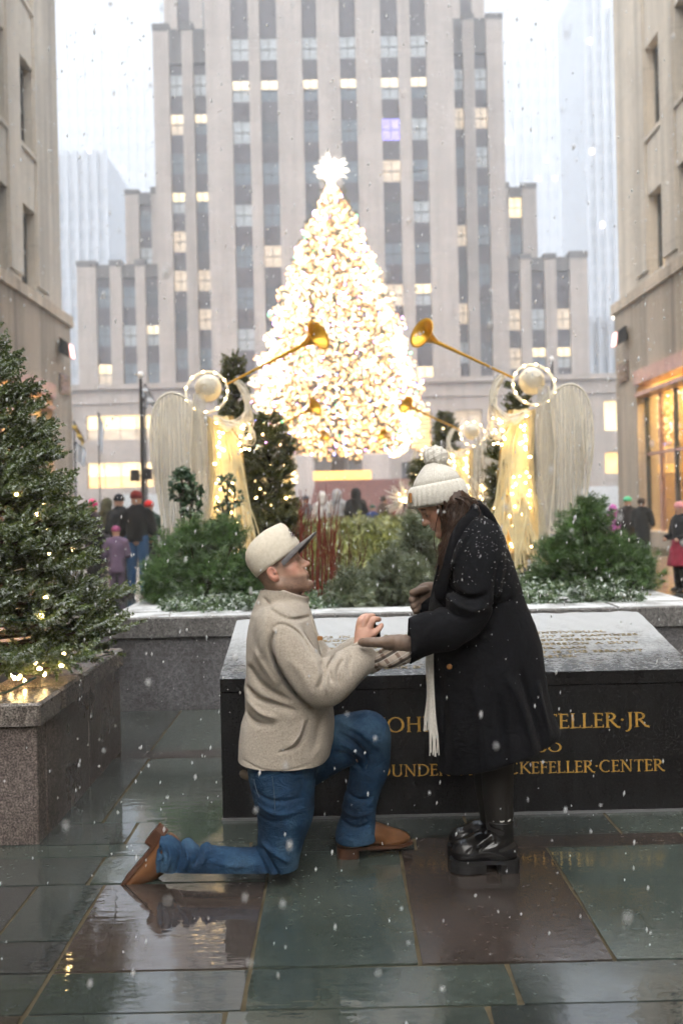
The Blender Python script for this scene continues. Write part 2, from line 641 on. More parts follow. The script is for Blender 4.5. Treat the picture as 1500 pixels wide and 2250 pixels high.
def block(t, Y, x0, x1, ztop, zbot, cols, rowsz, depth, seed, lit={}, crown=2.6):
    """a slab of the tower: stone piers, recessed window bays with spandrels. x in metres."""
    r = random.Random(seed)
    st = MB()
    edges = [x0] + [e for c in cols for e in c] + [x1]
    for i in range(0, len(edges), 2):
        a, b = edges[i], edges[i + 1]
        if b - a > .05:
            st.box(a, b, Y, Y + 1.2, zbot, ztop - r.uniform(0, .35))
            if crown: pass
    st.box(x0 + .003, x1 - .003, Y + .75, Y + depth, zbot, ztop - .6)
    st.build('wall', STONE, t)
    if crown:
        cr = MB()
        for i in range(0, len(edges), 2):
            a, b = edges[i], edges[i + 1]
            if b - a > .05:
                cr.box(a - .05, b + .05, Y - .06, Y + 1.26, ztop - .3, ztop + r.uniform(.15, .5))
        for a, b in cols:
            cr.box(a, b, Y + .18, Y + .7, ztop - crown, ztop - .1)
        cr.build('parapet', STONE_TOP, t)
    for ci, (a, b) in enumerate(cols):
        w = b - a
        zt = ztop - crown if crown else ztop
        prev = zt
        for ri, (wb, wt) in enumerate(rowsz):
            if wt > zt + .01 or wb < zbot - .01: continue
            if prev - wt > .12:
                share('spandrel', spandrel_mesh(w, prev - wt), t, ((a + b) / 2, Y + .6, wt))
            mat = lit.get((ci, ri)) or lit.get((None, ri)) or r.choice([G_GREY, G_GREY, G_GREY, G_DARK, G_GREY, G_BLIND, G_DARK, G_DARK, G_GREY, G_HALF])
            strip = None
            if mat is G_TOPLIT or (mat is G_LIT and r.random() < .6):
                strip, mat = mat, r.choice([G_GREY, G_BLIND, G_HALF])
            o = share('window', window_mesh(w, wt - wb, mat, True), t, ((a + b) / 2, Y + .62, wb))
            if strip:
                share('lit_pane', window_mesh(w * .96, (wt - wb) * .4, strip, True), o, ((a + b) / 2, Y + .585, wb + (wt - wb) * .57))
            share('frame', frame_mesh(w, wt - wb), o, ((a + b) / 2, Y + .62, wb))
            prev = wb
        if prev - zbot > .2:
            share('spandrel', spandrel_mesh(w, prev - zbot), t, ((a + b) / 2, Y + .6, zbot))


YT = 95.0
tower = thing('office_tower', 'tall pale limestone tower with dark vertical window bays behind the lit tree', 'building', (0, YT, 0))
zbase = pxz(845, 90)


def cols_px(cs, Y, py=300): return [(pxx(a, Y, py), pxx(b, Y, py)) for a, b in cs]
def rows_px(top, period, h, n, Y): return [(pxz(top + period * i + h, Y), pxz(top + period * i, Y)) for i in range(n)]


cc = cols_px([(512, 550), (575, 612), (668, 700), (750, 785), (840, 878), (905, 940)], YT)
lit = {(None, 0): G_BLIND, (None, 1): G_TOPLIT, (4, 2): G_BLUE, (0, 2): G_BLIND, (5, 2): G_BLIND, (0, 4): G_BLIND, (5, 4): G_BLIND,
       (5, 3): G_GREY, (5, 6): G_LIT, (4, 6): G_HALF, (1, 5): G_HALF, (5, 8): G_LIT, (0, 7): G_BLIND, (0, 3): G_GREY}
block(tower, YT, pxx(455, YT), pxx(1000, YT), pxz(-90, YT), zbase, cc, rows_px(76, 91.5, 47, 9, YT), 12, 3, lit, crown=None)
YW = 101.0
wl = cols_px([(375, 403), (428, 455)], YW)
wr = cols_px([(1000, 1020), (1045, 1072)], YW)
wrow = rows_px(153, 86.3, 45, 8, YW)
block(tower, YW, pxx(340, YW), pxx(455, YW), pxz(52, YW), zbase, wl, wrow, 12, 5,
      {(None, 0): G_BLIND, (None, 1): G_TOPLIT, (None, 3): G_LIT, (None, 5): G_HALF, (0, 4): G_HALF, (1, 6): G_HALF}, 3.6)
block(tower, YW, pxx(1000, YW), pxx(1108, YW), pxz(42, YW), zbase, wr, wrow, 12, 6,
      {(None, 0): G_BLIND, (None, 1): G_HALF, (0, 6): G_HALF, (1, 3): G_GREY}, 3.6)
YM = 106.0
block(tower, YM, pxx(366, YM), pxx(450, YM), pxz(-60, YM), pxz(60, YM), cols_px([(395, 422)], YM), rows_px(-62, 84, 44, 3, YM), 10, 7, {}, None)
block(tower, YM, pxx(1000, YM), pxx(1070, YM), pxz(-60, YM), pxz(50, YM), cols_px([(1016, 1042)], YM), rows_px(-68, 84, 44, 3, YM), 10, 8, {(0, 1): G_LIT}, None)
YS = 108.0
block(tower, YS, pxx(275, YS, 450), pxx(352, YS, 450), pxz(420, YS, 310), zbase, cols_px([(305, 332)], YS, 450), rows_px(452, 81, 43, 5, YS), 12, 9, {}, 1.4)
block(tower, YS, pxx(1100, YS, 450), pxx(1178, YS, 450), pxz(407, YS, 1140), zbase, cols_px([(1118, 1146)], YS, 450), rows_px(440, 81, 43, 5, YS), 12, 10, {(0, 0): G_LIT}, 1.2)
YL = 103.0
block(tower, YL, pxx(170, YL, 650), pxx(349, YL, 650), pxz(578, YL, 260), zbase, cols_px([(212, 242), (268, 298), (320, 348)], YL, 650), rows_px(618, 85, 45, 3, YL), 12, 11,
      {(0, 2): G_LIT, (1, 1): G_BLIND, (2, 1): G_TOPLIT}, 1.5)
block(tower, YL, pxx(1110, YL, 650), pxx(1291, YL, 650), pxz(562, YL, 1200), zbase, cols_px([(1117, 1143), (1167, 1197), (1222, 1252)], YL, 650), rows_px(602, 85, 45, 3, YL), 12, 12,
      {(0, 0): G_HALF, (1, 1): G_BLIND, (0, 2): G_HALF, (1, 2): G_LIT, (2, 2): G_LIT, (1, 0): G_BLIND}, 1.5)

# street-level base of the tower with lit shop windows
YB = 90.0
base = thing('storefront_building', 'low stone storefront block with lit yellow windows at the foot of the tower', 'building', (0, YB, 0))
bx0, bx1 = pxx(150, YB, 900), pxx(1372, YB, 900)
b_open = []
for (xa, xb, ya, yb) in [(190, 335, 912, 966), (190, 335, 1016, 1072), (905, 948, 905, 988), (1327, 1362, 880, 946), (1327, 1362, 993, 1040),
                         (1000, 1060, 900, 960), (1110, 1150, 900, 960), (880, 950, 1015, 1080), (690, 800, 1000, 1045), (420, 520, 1010, 1070)]:
    b_open.append((pxx(xa, YB, 950), pxx(xb, YB, 950), pxz(yb, YB, (xa + xb) / 2), pxz(ya, YB, (xa + xb) / 2)))


def wall_cells(mbuf, u0, u1, z0, z1, opens, put):
    us = sorted({u0, u1, *[o[0] for o in opens], *[o[1] for o in opens]})
    zs = sorted({z0, z1, *[o[2] for o in opens], *[o[3] for o in opens]})
    for a, b in zip(us[:-1], us[1:]):
        run = None
        for c, d in zip(zs[:-1], zs[1:]):
            hole = any(o[0] - 1e-6 <= a and b <= o[1] + 1e-6 and o[2] - 1e-6 <= c and d <= o[3] + 1e-6 for o in opens)
            if hole:
                if run: put(mbuf, a, b, *run); run = None
            else:
                run = (run[0], d) if run else (c, d)
        if run: put(mbuf, a, b, *run)


mb = MB()
wall_cells(mb, bx0, bx1, 0, zbase, b_open, lambda m_, a, b, c, d: m_.box(a, b, YB, YB + .8, c, d))
mb.box(bx0 + .01, bx1 - .01, YB + 2.6, YB + 10, 0, zbase - .3)
mb.build('wall', STONE, base)
mb = MB(); mb.box(bx0 - .2, bx1 + .2, YB - .35, YB + 1.6, zbase - .02, zbase + .45); mb.box(bx0 - .1, bx1 + .1, YB - .18, YB + .2, zbase - 1.3, zbase - 1.0)
mb.build('cornice', STONE, base)
for i, (a, b, c, d) in enumerate(b_open):
    n = max(1, round((b - a) / 1.6))
    for k in range(n):
        xa, xb = a + (b - a) * k / n + .05, a + (b - a) * (k + 1) / n - .05
        mat = [G_SHOP_HOT, G_SHOP_HOT, G_SHOP, G_LIT, G_SHOP, G_HALF, G_HALF, G_DARK, G_DARK, G_HALF][i]
        hz = c + (d - c) * (.45 if i in (0, 1) else .01)
        o = MB().box(xa, xb, YB + .5, YB + .56, hz, d - .04).build('window', mat, base)
        if i in (0, 1):
            MB().box(xa, xb, YB + .5, YB + .56, c + .04, hz - .06).build('window', G_SHOP if i else G_HALF, base)
        if i == 2:
            s_ = MB()
            for q in range(8):
                z = c + (d - c) * (q + .5) / 8
                s_.box(xa, xb, YB + .38, YB + .45, z - .05, z + .05)
            s_.build('glazing_bar', STONE, o)

# ------------------------------------------------------------------ far towers fading in the snow air
def far_tower(name, label, x0, x1, Y, ztop, cols, period, wh, seed, nlit, win=True):
    t = thing(name, label, 'building', ((x0 + x1) / 2, Y, 0))
    r = random.Random(seed)
    b = MB().box(x0, x1, Y, Y + 30, 0, ztop)
    w = (x1 - x0) / cols
    for k in range(cols + 1):
        b.box(x0 + w * k - w * .22, x0 + w * k + w * .22, Y - .9, Y + .01, 0, ztop + .5)
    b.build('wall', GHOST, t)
    if win:
        msh = MB().box(-w * .27, w * .27, -.15, 0, 0, wh).mesh('window', GHOST_DK)
        lit_m = MB().box(-w * .25, w * .25, -.2, 0, 0, wh * .5).mesh('window', G_GHOST)
        n = int((ztop - 6) / period)
        cells = [(k, i) for k in range(cols) for i in range(n) if 14 + i * period < ztop - 4]
        lits = set(r.sample(range(len(cells)), min(nlit, len(cells))))
        for q, (k, i) in enumerate(cells):
            share('window', lit_m if q in lits else msh, t, (x0 + w * (k + .5), Y - .02, 10 + i * period))
    return t


Yg = 400.0
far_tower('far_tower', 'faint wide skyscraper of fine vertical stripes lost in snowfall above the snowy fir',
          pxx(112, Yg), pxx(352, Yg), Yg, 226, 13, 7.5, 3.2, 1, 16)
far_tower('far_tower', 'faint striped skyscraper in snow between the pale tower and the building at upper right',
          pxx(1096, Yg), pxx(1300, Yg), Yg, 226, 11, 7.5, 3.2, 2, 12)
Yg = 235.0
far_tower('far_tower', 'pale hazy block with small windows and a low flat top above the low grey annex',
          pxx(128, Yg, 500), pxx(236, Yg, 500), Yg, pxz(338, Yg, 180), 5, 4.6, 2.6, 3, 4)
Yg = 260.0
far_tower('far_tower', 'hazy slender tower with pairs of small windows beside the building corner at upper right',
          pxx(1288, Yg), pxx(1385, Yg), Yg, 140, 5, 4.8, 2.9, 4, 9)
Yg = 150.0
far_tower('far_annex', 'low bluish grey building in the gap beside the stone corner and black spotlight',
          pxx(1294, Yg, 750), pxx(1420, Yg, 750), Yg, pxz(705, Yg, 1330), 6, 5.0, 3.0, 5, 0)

# ------------------------------------------------------------------ the two near buildings framing the promenade
SPOT = simple('spotlight_black', (.012, .012, .013), .4)
SPOT_GLASS = glow('spotlight_pink_lens', (1.0, .45, .4), .7)
PLAQUE = simple('plaque_bronze', (.12, .085, .07), .4, .3)
COPPER = simple('storefront_copper', (.4, .25, .22), .35, .25, 3, metal=.3)
GLASSM = M('storefront_glass')
GLASSM.nt.nodes.remove(GLASSM.b)
_g = GLASSM.n('ShaderNodeBsdfGlossy'); _g.inputs['Roughness'].default_value = .01
_t = GLASSM.n('ShaderNodeBsdfTransparent'); _t.inputs['Color'].default_value = (.94, .95, .93, 1)
_lw = GLASSM.n('ShaderNodeLayerWeight'); _lw.inputs['Blend'].default_value = .5
_f = GLASSM.n('ShaderNodeMath', operation='POWER'); _f.inputs[1].default_value = 3.2
GLASSM.l(_lw.outputs['Facing'], _f.inputs[0])
_m = GLASSM.n('ShaderNodeMixShader')
GLASSM.l(_f.outputs[0], _m.inputs[0]).l(_t.outputs[0], _m.inputs[1]).l(_g.outputs[0], _m.inputs[2])
GLASSM.l(_m.outputs[0], GLASSM.nt.nodes['Material Output'].inputs[0])
GLASSM = GLASSM.m
GOLD_WALL = simple('shop_gold_wall', (.6, .42, .12), .55, .2, 1)
SHOP_LAMP = glow('shop_lamp', (1.0, .66, .26), 8.0)
SHOP_FLOOR = simple('shop_floor', (.45, .32, .18), .4)


def near_building(side, label):
    s = -1 if side == 'l' else 1
    Xl, Xu = (-8.70, -8.92) if s < 0 else (9.32, 9.45)
    t = thing('stone_building', label, 'building', (Xl, 20, 0))
    ztop_low = 7.85
    yc = 33.0
    Y0, Yend = -28.0, yc

    def put(X, thick):
        def f(m_, a, b, c, d):
            x0, x1 = (X - thick, X) if s < 0 else (X, X + thick)
            m_.box(x0, x1, a, b, c, d)
        return f
    shops = [(22.9, 30.75, .47, 5.35), (13.5, 21.4, .47, 5.35)]
    lo = MB()
    wall_cells(lo, Y0, Yend, 0, ztop_low, shops, put(Xl, .7))
    lo.build('lower_wall', STONE_LOW, t)
    ups = []
    for k in range(8):
        for z0, z1 in ((8.05, 10.45), (12.2, 14.8), (16.6, 19.2)):
            ups.append((28.7 - 2.55 * k - .75 + (.3 if s > 0 else .75), 28.7 - 2.55 * k + .65 + (.3 if s > 0 else .75), z0, z1))
    up = MB()
    ztop_up = 24.0
    yu = yc - .15
    wall_cells(up, Y0, yu, ztop_low + .02, ztop_up, ups, put(Xu, .8))
    xa, xb = (Xu - 8, Xu - .81) if s < 0 else (Xu + .81, Xu + 8)
    up.box(xa, xb, Y0 + .1, yu - .02, ztop_low + .05, ztop_up - .2)
    up.build('upper_wall', STONE_NEAR, t)
    # projecting string course over the shops and thin pilaster strips between the windows
    co = MB()
    x0, x1 = (Xl - .3, Xl + .1) if s < 0 else (Xl - .1, Xl + .3)
    co.box(x0, x1, Y0, Yend + .1, ztop_low - .32, ztop_low + .015)
    co.build('cornice', STONE_LOW, t)
    pil = MB()
    for k in range(6):
        y = 28.7 - 2.55 * k + (.3 if s > 0 else .75) + 1.25
        x0, x1 = (Xu - .01, Xu + .07) if s < 0 else (Xu - .07, Xu + .01)
        pil.box(x0, x1, y - .55, y + .55, ztop_low + .4, ztop_up - .1)
    pil.build('pilaster', STONE_NEAR, t)
    for i, (a, b, c, d) in enumerate(ups):
        x = Xu + s * .38
        o = MB().box(min(x, x + s * .05), max(x, x + s * .05), a, b, c, d).build('window', [G_DARK, G_GREY, G_DARK][i % 3] if not (s > 0 and i < 2) else G_HALF, t)
        fr = MB()
        xf = x - s * .1
        u0, u1 = sorted((xf, x - s * .005))
        for (p, q, r_, w_) in ((a, a + .1, c, d), (b - .1, b, c, d), (a + .1, b - .1, c, c + .1), (a + .1, b - .1, d - .1, d), (a + .1, b - .1, (c + d) / 2 - .06, (c + d) / 2 + .06)):
            fr.box(u0, u1, p, q, r_, w_)
        fr.box(u0 + .02, u1 - .02, (a + b) / 2 - .025, (a + b) / 2 + .025, (c + d) / 2 + .06, d - .1)
        fr.build('frame', FRAME_DK, o)
        sl = MB()
        v0, v1 = sorted((Xu - s * .06, Xu + s * .36))
        sl.box(v0, v1, a - .05, b + .05, c - .14, c - .003)
        sl.build('sill', STONE_NEAR, o)
    # shop fronts
    for (a, b, c, d) in shops:
        xg = Xl + s * .3
        hd = MB()
        u0, u1 = sorted((Xl - s * .12, Xl + s * .45))
        hd.box(u0, u1, a + .003, b - .003, d - .42, d - .004)
        hd.box(u0 + .03, u1 - .03, a + .003, b - .003, d - .78, d - .66)
        shop = hd.build('shop_header', COPPER, t)
        n = 6
        for k in range(n):
            ya, yb = a + (b - a) * k / n, a + (b - a) * (k + 1) / n
            MB().box(min(xg, xg + s * .02), max(xg, xg + s * .02), ya + .05, yb - .05, c + .06, d - .8).build('pane', GLASSM, t)
            mu = MB()
            u0, u1 = sorted((xg - s * .05, xg + s * .08))
            mu.box(u0, u1, yb - .045, yb + .045, c, d - .8)
            mu.build('mullion', FRAME_DK if k % 2 else COPPER, t)
        tr = MB()
        u0, u1 = sorted((xg - s * .04, xg + s * .07))
        tr.box(u0, u1, a, b, c + 2.3, c + 2.38)
        tr.build('transom', COPPER, t)
        rm = MB()
        u0, u1 = sorted((xg + s * 2.2, xg + s * 2.3))
        rm.box(u0, u1, a - .2, b + .2, 0, d)
        rm.build('shop_back_wall', GOLD_WALL, t)
        u0, u1 = sorted((xg + s * .1, xg + s * 2.2))
        MB().box(u0, u1, a - .1, b + .1, c - .12, c - .01).build('shop_floor', SHOP_FLOOR, t)
        MB().box(u0, u1, a - .2, b + .2, d + .02, d + .12).build('shop_ceiling', SHOP_FLOOR, t)
        MB().box(u0, u1, b + .2, b + .3, 0, d).build('shop_end_wall', GOLD_WALL, t)
        for k in range(4):
            y = a + (b - a) * (k + .5) / 4
            u0, u1 = sorted((xg + s * .5, xg + s * 1.5))
            MB().box(u0, u1, y - .5, y + .5, d - .1, d - .05).build('ceiling_lamp', SHOP_LAMP, t)
    return t, Xl, s


# across the avenue, behind the photographer: seen only in the polished stone and the wet paving
mb = MB()
mb.box(-60, 60, -75, -60, 0, 27)
for k in range(12):
    mb.box(-58 + k * 10, -53 + k * 10, -60, -59, 0, 28)
tag(mb.build('avenue_walls', STONE_LOW), kind='structure')
bl, XL, _ = near_building('l', 'tall beige stone building with dark sash windows rising behind the snowy fir')
br, XR, _ = near_building('r', 'beige stone building with copper-framed golden shop window')

for X, s, lab in ((XL, -1, 'small black spotlight with pink lens on the stone wall above the snowy fir'),
                  (XR, 1, 'small black spotlight high on the stone wall above the golden shop window')):
    y = 31.6
    z = 6.55
    t = thing('wall_spotlight', lab, 'spotlight', (X, y, z), 'wall spotlights')
    b = MB()
    x1 = X - s * .42
    b.prism([(X - s * .08, z - .1), (x1, z - .28), (x1 + s * .05, z + .18), (X - s * .1, z + .38)], 'y', y - .26, y + .26)
    b.build('housing', SPOT, t)
    MB().box(*sorted((X, X - s * .14)), y - .07, y + .07, z - .05, z + .15).build('bracket', SPOT, t)
    b = MB()
    b.prism([(x1 - s * .006, z - .25), (x1 + s * .044, z + .16), (x1 + s * .02, z + .17), (x1 - s * .04, z - .24)], 'y', y - .2, y + .2)
    b.build('lens', SPOT_GLASS, t)
for X, s, lab in ((XL, -1, 'small bronze wall plaque on the stone corner beside the snowy fir'), (XR, 1, 'small bronze wall plaque on the stone corner above the shop window edge')):
    o = MB()
    u0, u1 = sorted((X - s * .06, X - s * .002))
    o.box(u0, u1, 31.5, 32.5, 5.2, 5.85)
    u0, u1 = sorted((X - s * .09, X - s * .06))
    for k in range(3):
        o.box(u0, u1, 31.65, 32.35, 5.3 + k * .18, 5.38 + k * .18)
    o = o.build('wall_plaque', PLAQUE)
    tag(o, lab, 'plaque', 'wall plaques')
# ------------------------------------------------------------------ incised capitals for the monument
def arc(cx, cy, rx, ry, a0, a1, n=14):
    return [(cx + rx * cos(radians(a0 + (a1 - a0) * i / n)), cy + ry * sin(radians(a0 + (a1 - a0) * i / n))) for i in range(n + 1)]


GLY = {  # width, strokes: ('k' thick / 't' thin / 'o' modulated, points)
    'A': (.78, [('t', [(.06, 0), (.39, 1)]), ('k', [(.39, 1), (.72, 0)]), ('t', [(.18, .36), (.6, .36)]), ('s', (.06, 0)), ('s', (.72, 0))]),
    'B': (.58, [('k', [(.12, 0), (.12, 1)]), ('o', [(.12, .97)] + arc(.26, .76, .22, .22, 90, -90) + [(.12, .53)]), ('o', [(.12, .53)] + arc(.28, .27, .26, .26, 90, -90) + [(.12, .02)])]),
    'C': (.8, [('o', arc(.46, .5, .4, .5, 50, 310, 24))]),
    'D': (.82, [('k', [(.12, 0), (.12, 1)]), ('o', [(.12, .97)] + arc(.32, .5, .44, .47, 90, -90, 20) + [(.12, .03)]), ('s', (.1, 0)), ('s', (.1, 1))]),
    'E': (.54, [('k', [(.12, 0), (.12, 1)]), ('t', [(.12, .97), (.48, .97)]), ('t', [(.12, .53), (.42, .53)]), ('t', [(.12, .03), (.52, .03)]), ('v', (.48, .9)), ('v', (.52, .1)), ('v', (.42, .53)), ('s', (.08, 0)), ('s', (.08, 1))]),
    'F': (.52, [('k', [(.12, 0), (.12, 1)]), ('t', [(.12, .97), (.48, .97)]), ('t', [(.12, .53), (.42, .53)]), ('v', (.48, .9)), ('v', (.42, .53)), ('s', (.12, 0)), ('s', (.08, 1))]),
    'G': (.82, [('o', arc(.46, .5, .4, .5, 50, 310, 24)), ('k', [(.7, .08), (.7, .42)]), ('s', (.7, .42))]),
    'H': (.84, [('k', [(.14, 0), (.14, 1)]), ('k', [(.7, 0), (.7, 1)]), ('t', [(.14, .53), (.7, .53)]), ('s', (.14, 0)), ('s', (.14, 1)), ('s', (.7, 0)), ('s', (.7, 1))]),
    'I': (.28, [('k', [(.14, 0), (.14, 1)]), ('s', (.14, 0)), ('s', (.14, 1))]),
    'J': (.36, [('k', [(.22, 1), (.22, .0)]), ('o', [(.22, .05), (.19, -.14), (.1, -.26), (-.04, -.3)]), ('s', (.22, 1))]),
    'K': (.76, [('k', [(.12, 0), (.12, 1)]), ('t', [(.14, .48), (.6, 1)]), ('k', [(.27, .6), (.74, .0)]), ('s', (.12, 0)), ('s', (.12, 1)), ('s', (.6, 1))]),
    'L': (.54, [('k', [(.12, 0), (.12, 1)]), ('t', [(.12, .03), (.52, .03)]), ('v', (.52, .1)), ('s', (.12, 1)), ('s', (.08, 0))]),
    'M': (.95, [('t', [(.1, 0), (.2, 1)]), ('k', [(.2, 1), (.47, .06)]), ('t', [(.47, .06), (.75, 1)]), ('k', [(.75, 1), (.85, 0)]), ('s', (.1, 0)), ('s', (.85, 0))]),
    'N': (.88, [('t', [(.14, 0), (.14, 1)]), ('k', [(.12, 1), (.74, .0)]), ('t', [(.74, 0), (.74, 1)]), ('s', (.14, 0)), ('s', (.1, 1)), ('s', (.74, 1))]),
    'O': (.94, [('o', arc(.46, .5, .4, .5, 0, 360, 32))]),
    'P': (.58, [('k', [(.12, 0), (.12, 1)]), ('o', [(.12, .97)] + arc(.26, .73, .26, .24, 90, -90) + [(.12, .48)]), ('s', (.12, 0)), ('s', (.1, 1))]),
    'R': (.7, [('k', [(.12, 0), (.12, 1)]), ('o', [(.12, .97)] + arc(.26, .75, .24, .23, 90, -90) + [(.12, .5)]), ('k', [(.28, .52), (.62, .04), (.8, -.02)]), ('s', (.12, 0)), ('s', (.1, 1))]),
    'S': (.52, [('o', arc(.27, .74, .19, .24, 30, 240, 14) + arc(.24, .26, .21, .26, 70, -150, 14))]),
    'T': (.7, [('k', [(.35, 0), (.35, 1)]), ('t', [(.04, .97), (.66, .97)]), ('v', (.04, .9)), ('v', (.66, .9)), ('s', (.35, 0))]),
    'U': (.82, [('k', [(.14, 1), (.14, .32)]), ('o', [(.14, .34)] + arc(.41, .3, .27, .3, 180, 360, 14)), ('t', [(.68, .3), (.68, 1)]), ('s', (.14, 1)), ('s', (.68, 1))]),
    'V': (.78, [('k', [(.06, 1), (.4, 0)]), ('t', [(.4, 0), (.72, 1)]), ('s', (.06, 1)), ('s', (.72, 1))]),
    'W': (1.1, [('k', [(.06, 1), (.34, 0)]), ('t', [(.34, 0), (.56, .9)]), ('k', [(.56, .9), (.8, 0)]), ('t', [(.8, 0), (1.04, 1)])]),
    'Y': (.72, [('k', [(.06, 1), (.36, .5)]), ('t', [(.66, 1), (.36, .5)]), ('k', [(.36, .5), (.36, 0)]), ('s', (.36, 0))]),
    '1': (.34, [('k', [(.18, 0), (.18, 1)]), ('t', [(.04, .86), (.18, .98)]), ('s', (.18, 0))]),
    '8': (.62, [('o', arc(.3, .75, .2, .23, 0, 360, 20)), ('o', arc(.3, .27, .25, .27, 0, 360, 20))]),
    '7': (.6, [('t', [(.06, .97), (.54, .97)]), ('k', [(.54, .97), (.22, 0)])]),
    '4': (.66, [('k', [(.46, 0), (.46, 1)]), ('t', [(.46, 1), (.05, .3), (.62, .3)])]),
    '9': (.66, [('o', arc(.32, .66, .25, .32, 0, 360, 20)), ('t', [(.57, .62), (.5, .3), (.2, 0)])]),
    '6': (.66, [('o', arc(.32, .32, .25, .32, 0, 360, 20)), ('t', [(.08, .36), (.16, .7), (.46, 1)])]),
    '0': (.9, [('o', arc(.44, .42, .38, .42, 0, 360, 28))]),
    '.': (.26, [('k', [(.1, .47), (.18, .57)])]), ' ': (.42, []), '-': (.4, [('t', [(.06, .5), (.34, .5)])]),
}


def lettering(text, width, height, put, thick=.13, thin=.065):
    """flat raised capitals; put(x, z, out) maps the letter plane to the place"""
    adv = .09
    total = sum(GLY[c][0] + adv for c in text) - adv
    sx = width / total
    b = MB()
    x = 0.0

    def ribbon(pts, ws):
        pts = np.array(pts, float)
        d = np.gradient(pts, axis=0)
        d /= np.linalg.norm(d, axis=1)[:, None] + 1e-9
        nrm = np.stack([-d[:, 1], d[:, 0]], 1)
        ws = np.asarray(ws)[:, None] / 2
        L, Rr = pts + nrm * ws, pts - nrm * ws
        v, f = [], []
        for i in range(len(pts)):
            for q in (L[i], Rr[i]):
                for out in (0, 1):
                    v.append(put((x + q[0]) * sx, q[1] * height, out))
        for i in range(len(pts) - 1):
            a = i * 4; c = a + 4
            f += [[a + 1, c + 1, c + 3, a + 3], [a, a + 1, c + 1, c][::-1], [a + 2, c + 2, c + 3, a + 3][::-1]]
        f += [[0, 1, 3, 2], [len(v) - 4, len(v) - 2, len(v) - 1, len(v) - 3]]
        b.add(v, f)

    for ch in text:
        w, st = GLY[ch]
        for kind, pts in st:
            if kind == 's': ribbon([(pts[0] - .11, pts[1]), (pts[0] + .11, pts[1])], [.05, .05])
            elif kind == 'v': ribbon([(pts[0], pts[1] - .08), (pts[0], pts[1] + .08)], [.05, .05])
            elif kind == 'k': ribbon(pts, [thick] * len(pts))
            elif kind == 't': ribbon(pts, [thin] * len(pts))
            else:
                p = np.array(pts); d = np.gradient(p, axis=0); d /= np.linalg.norm(d, axis=1)[:, None] + 1e-9
                ribbon(pts, thin + (thick * 1.05 - thin) * np.abs(d[:, 1]) ** 1.3)
        x += w + adv
    return b


# ------------------------------------------------------------------ black granite monument
def black_granite():
    m = M('black_granite_polished')
    f = m.noise(120, 3, .7)
    dr = m.noise(3, 5, .65, stretch=(7, 7, .35))
    m.color(m.mix(1, m.ramp(f, [(.35, (.006, .006, .007)), (.6, (.013, .013, .014)), (.72, (.028, .028, .03))]),
                  m.ramp(dr, [(.35, (.8, .8, .8)), (.7, (1.2, 1.2, 1.2))]), 'MULTIPLY'))
    m.rough(m.ramp(dr, [(.35, .14), (.7, .22)]))
    m.b.inputs['Specular IOR Level'].default_value = .28
    m.bump(f, .06, .003)
    return m.m


def snowy_top():
    m = M('granite_under_thin_snow')
    f = m.noise(150, 3, .7)
    base = m.ramp(f, [(.35, (.04, .043, .048)), (.6, (.09, .095, .1)), (.75, (.17, .17, .18))])
    g = m.n('ShaderNodeSeparateXYZ'); m.l(m.co(), g.inputs[0])
    n1 = m.noise(9, 7, .72)
    n2 = m.noise(70, 4, .7, stretch=(.6, 1.5, 1))
    # the thin snow lies thickest up the slope, where it has not slid
    up = m.math('MULTIPLY', m.math('ADD', g.outputs[1], -.02), .62)
    k = m.math('ADD', m.math('ADD', m.math('MULTIPLY', n1, .6), m.math('MULTIPLY', n2, .8)), up)
    k = m.ramp(k, [(.72, 0.0), (1.06, .6)])
    m.color(m.mix(k, base, (.68, .71, .74)))
    m.rough(m.mix(k, (.26,) * 3, (.8,) * 3))
    m.bump(m.math('ADD', n2, m.math('MULTIPLY', k, 1.5)), .45, .006)
    return m.m


BLACKG = black_granite()
SNOWTOP = snowy_top()
GILT = simple('gilded_lettering', (.62, .37, .075), .38, .3, 30, metal=.55)
GILT_DIM = simple('worn_gilding', (.3, .24, .13), .5, .4, 20, metal=.3)
PAINT_W = simple('caulk_line', (.13, .13, .14), .6)

MY, MX0, MX1, MYR = 4.61, -.559, 1.63, 5.50
ZF, ZR, ZJ = .668, .845, .594
mon = thing('granite_monument', 'long black granite monument with gilded inscription and snow-dusted slanted top', 'monument', ((MX0 + MX1) / 2, MY, 0))
b = MB(); b.box(MX0, MX1, MY, MYR, .012, ZJ - .003); b.build('base_block', BLACKG, mon)
b = MB(); b.box(MX0 - .004, MX1 + .004, MY - .006, MYR, 0, .012); b.build('footing_line', PAINT_W, mon)
b = MB()
b.add([(MX0, MY + .002, ZJ + .002), (MX1, MY + .002, ZJ + .002), (MX1, MY + .002, ZF - .012), (MX0, MY + .002, ZF - .012),
       (MX0, MYR, ZJ + .002), (MX1, MYR, ZJ + .002), (MX1, MYR, ZR - .02), (MX0, MYR, ZR - .02)],
      [[0, 1, 2, 3], [5, 4, 7, 6], [4, 0, 3, 7], [1, 5, 6, 2], [3, 2, 6, 7], [4, 5, 1, 0]])
b.build('cap_block', BLACKG, mon)
b = MB()
nx, ny = 90, 30
vv, ff = [], []
for j in range(ny + 1):
    for i in range(nx + 1):
        t = j / ny
        x = MX0 + (MX1 - MX0) * i / nx
        rnd = .004 * (sin(x * 37 + t * 11) * sin(t * 23 + x * 9))
        z = ZF + (ZR - ZF) * t + rnd * t
        if j == 0: z = ZF - .012
        if t > .93: z -= .03 * ((t - .93) / .07) ** 2
        vv.append((x, MY + .001 + (MYR - MY) * (t if j else 0), z))
for j in range(ny):
    for i in range(nx):
        a = j * (nx + 1) + i
        ff.append([a, a + 1, a + nx + 2, a + nx + 1])
b.add(vv, ff)
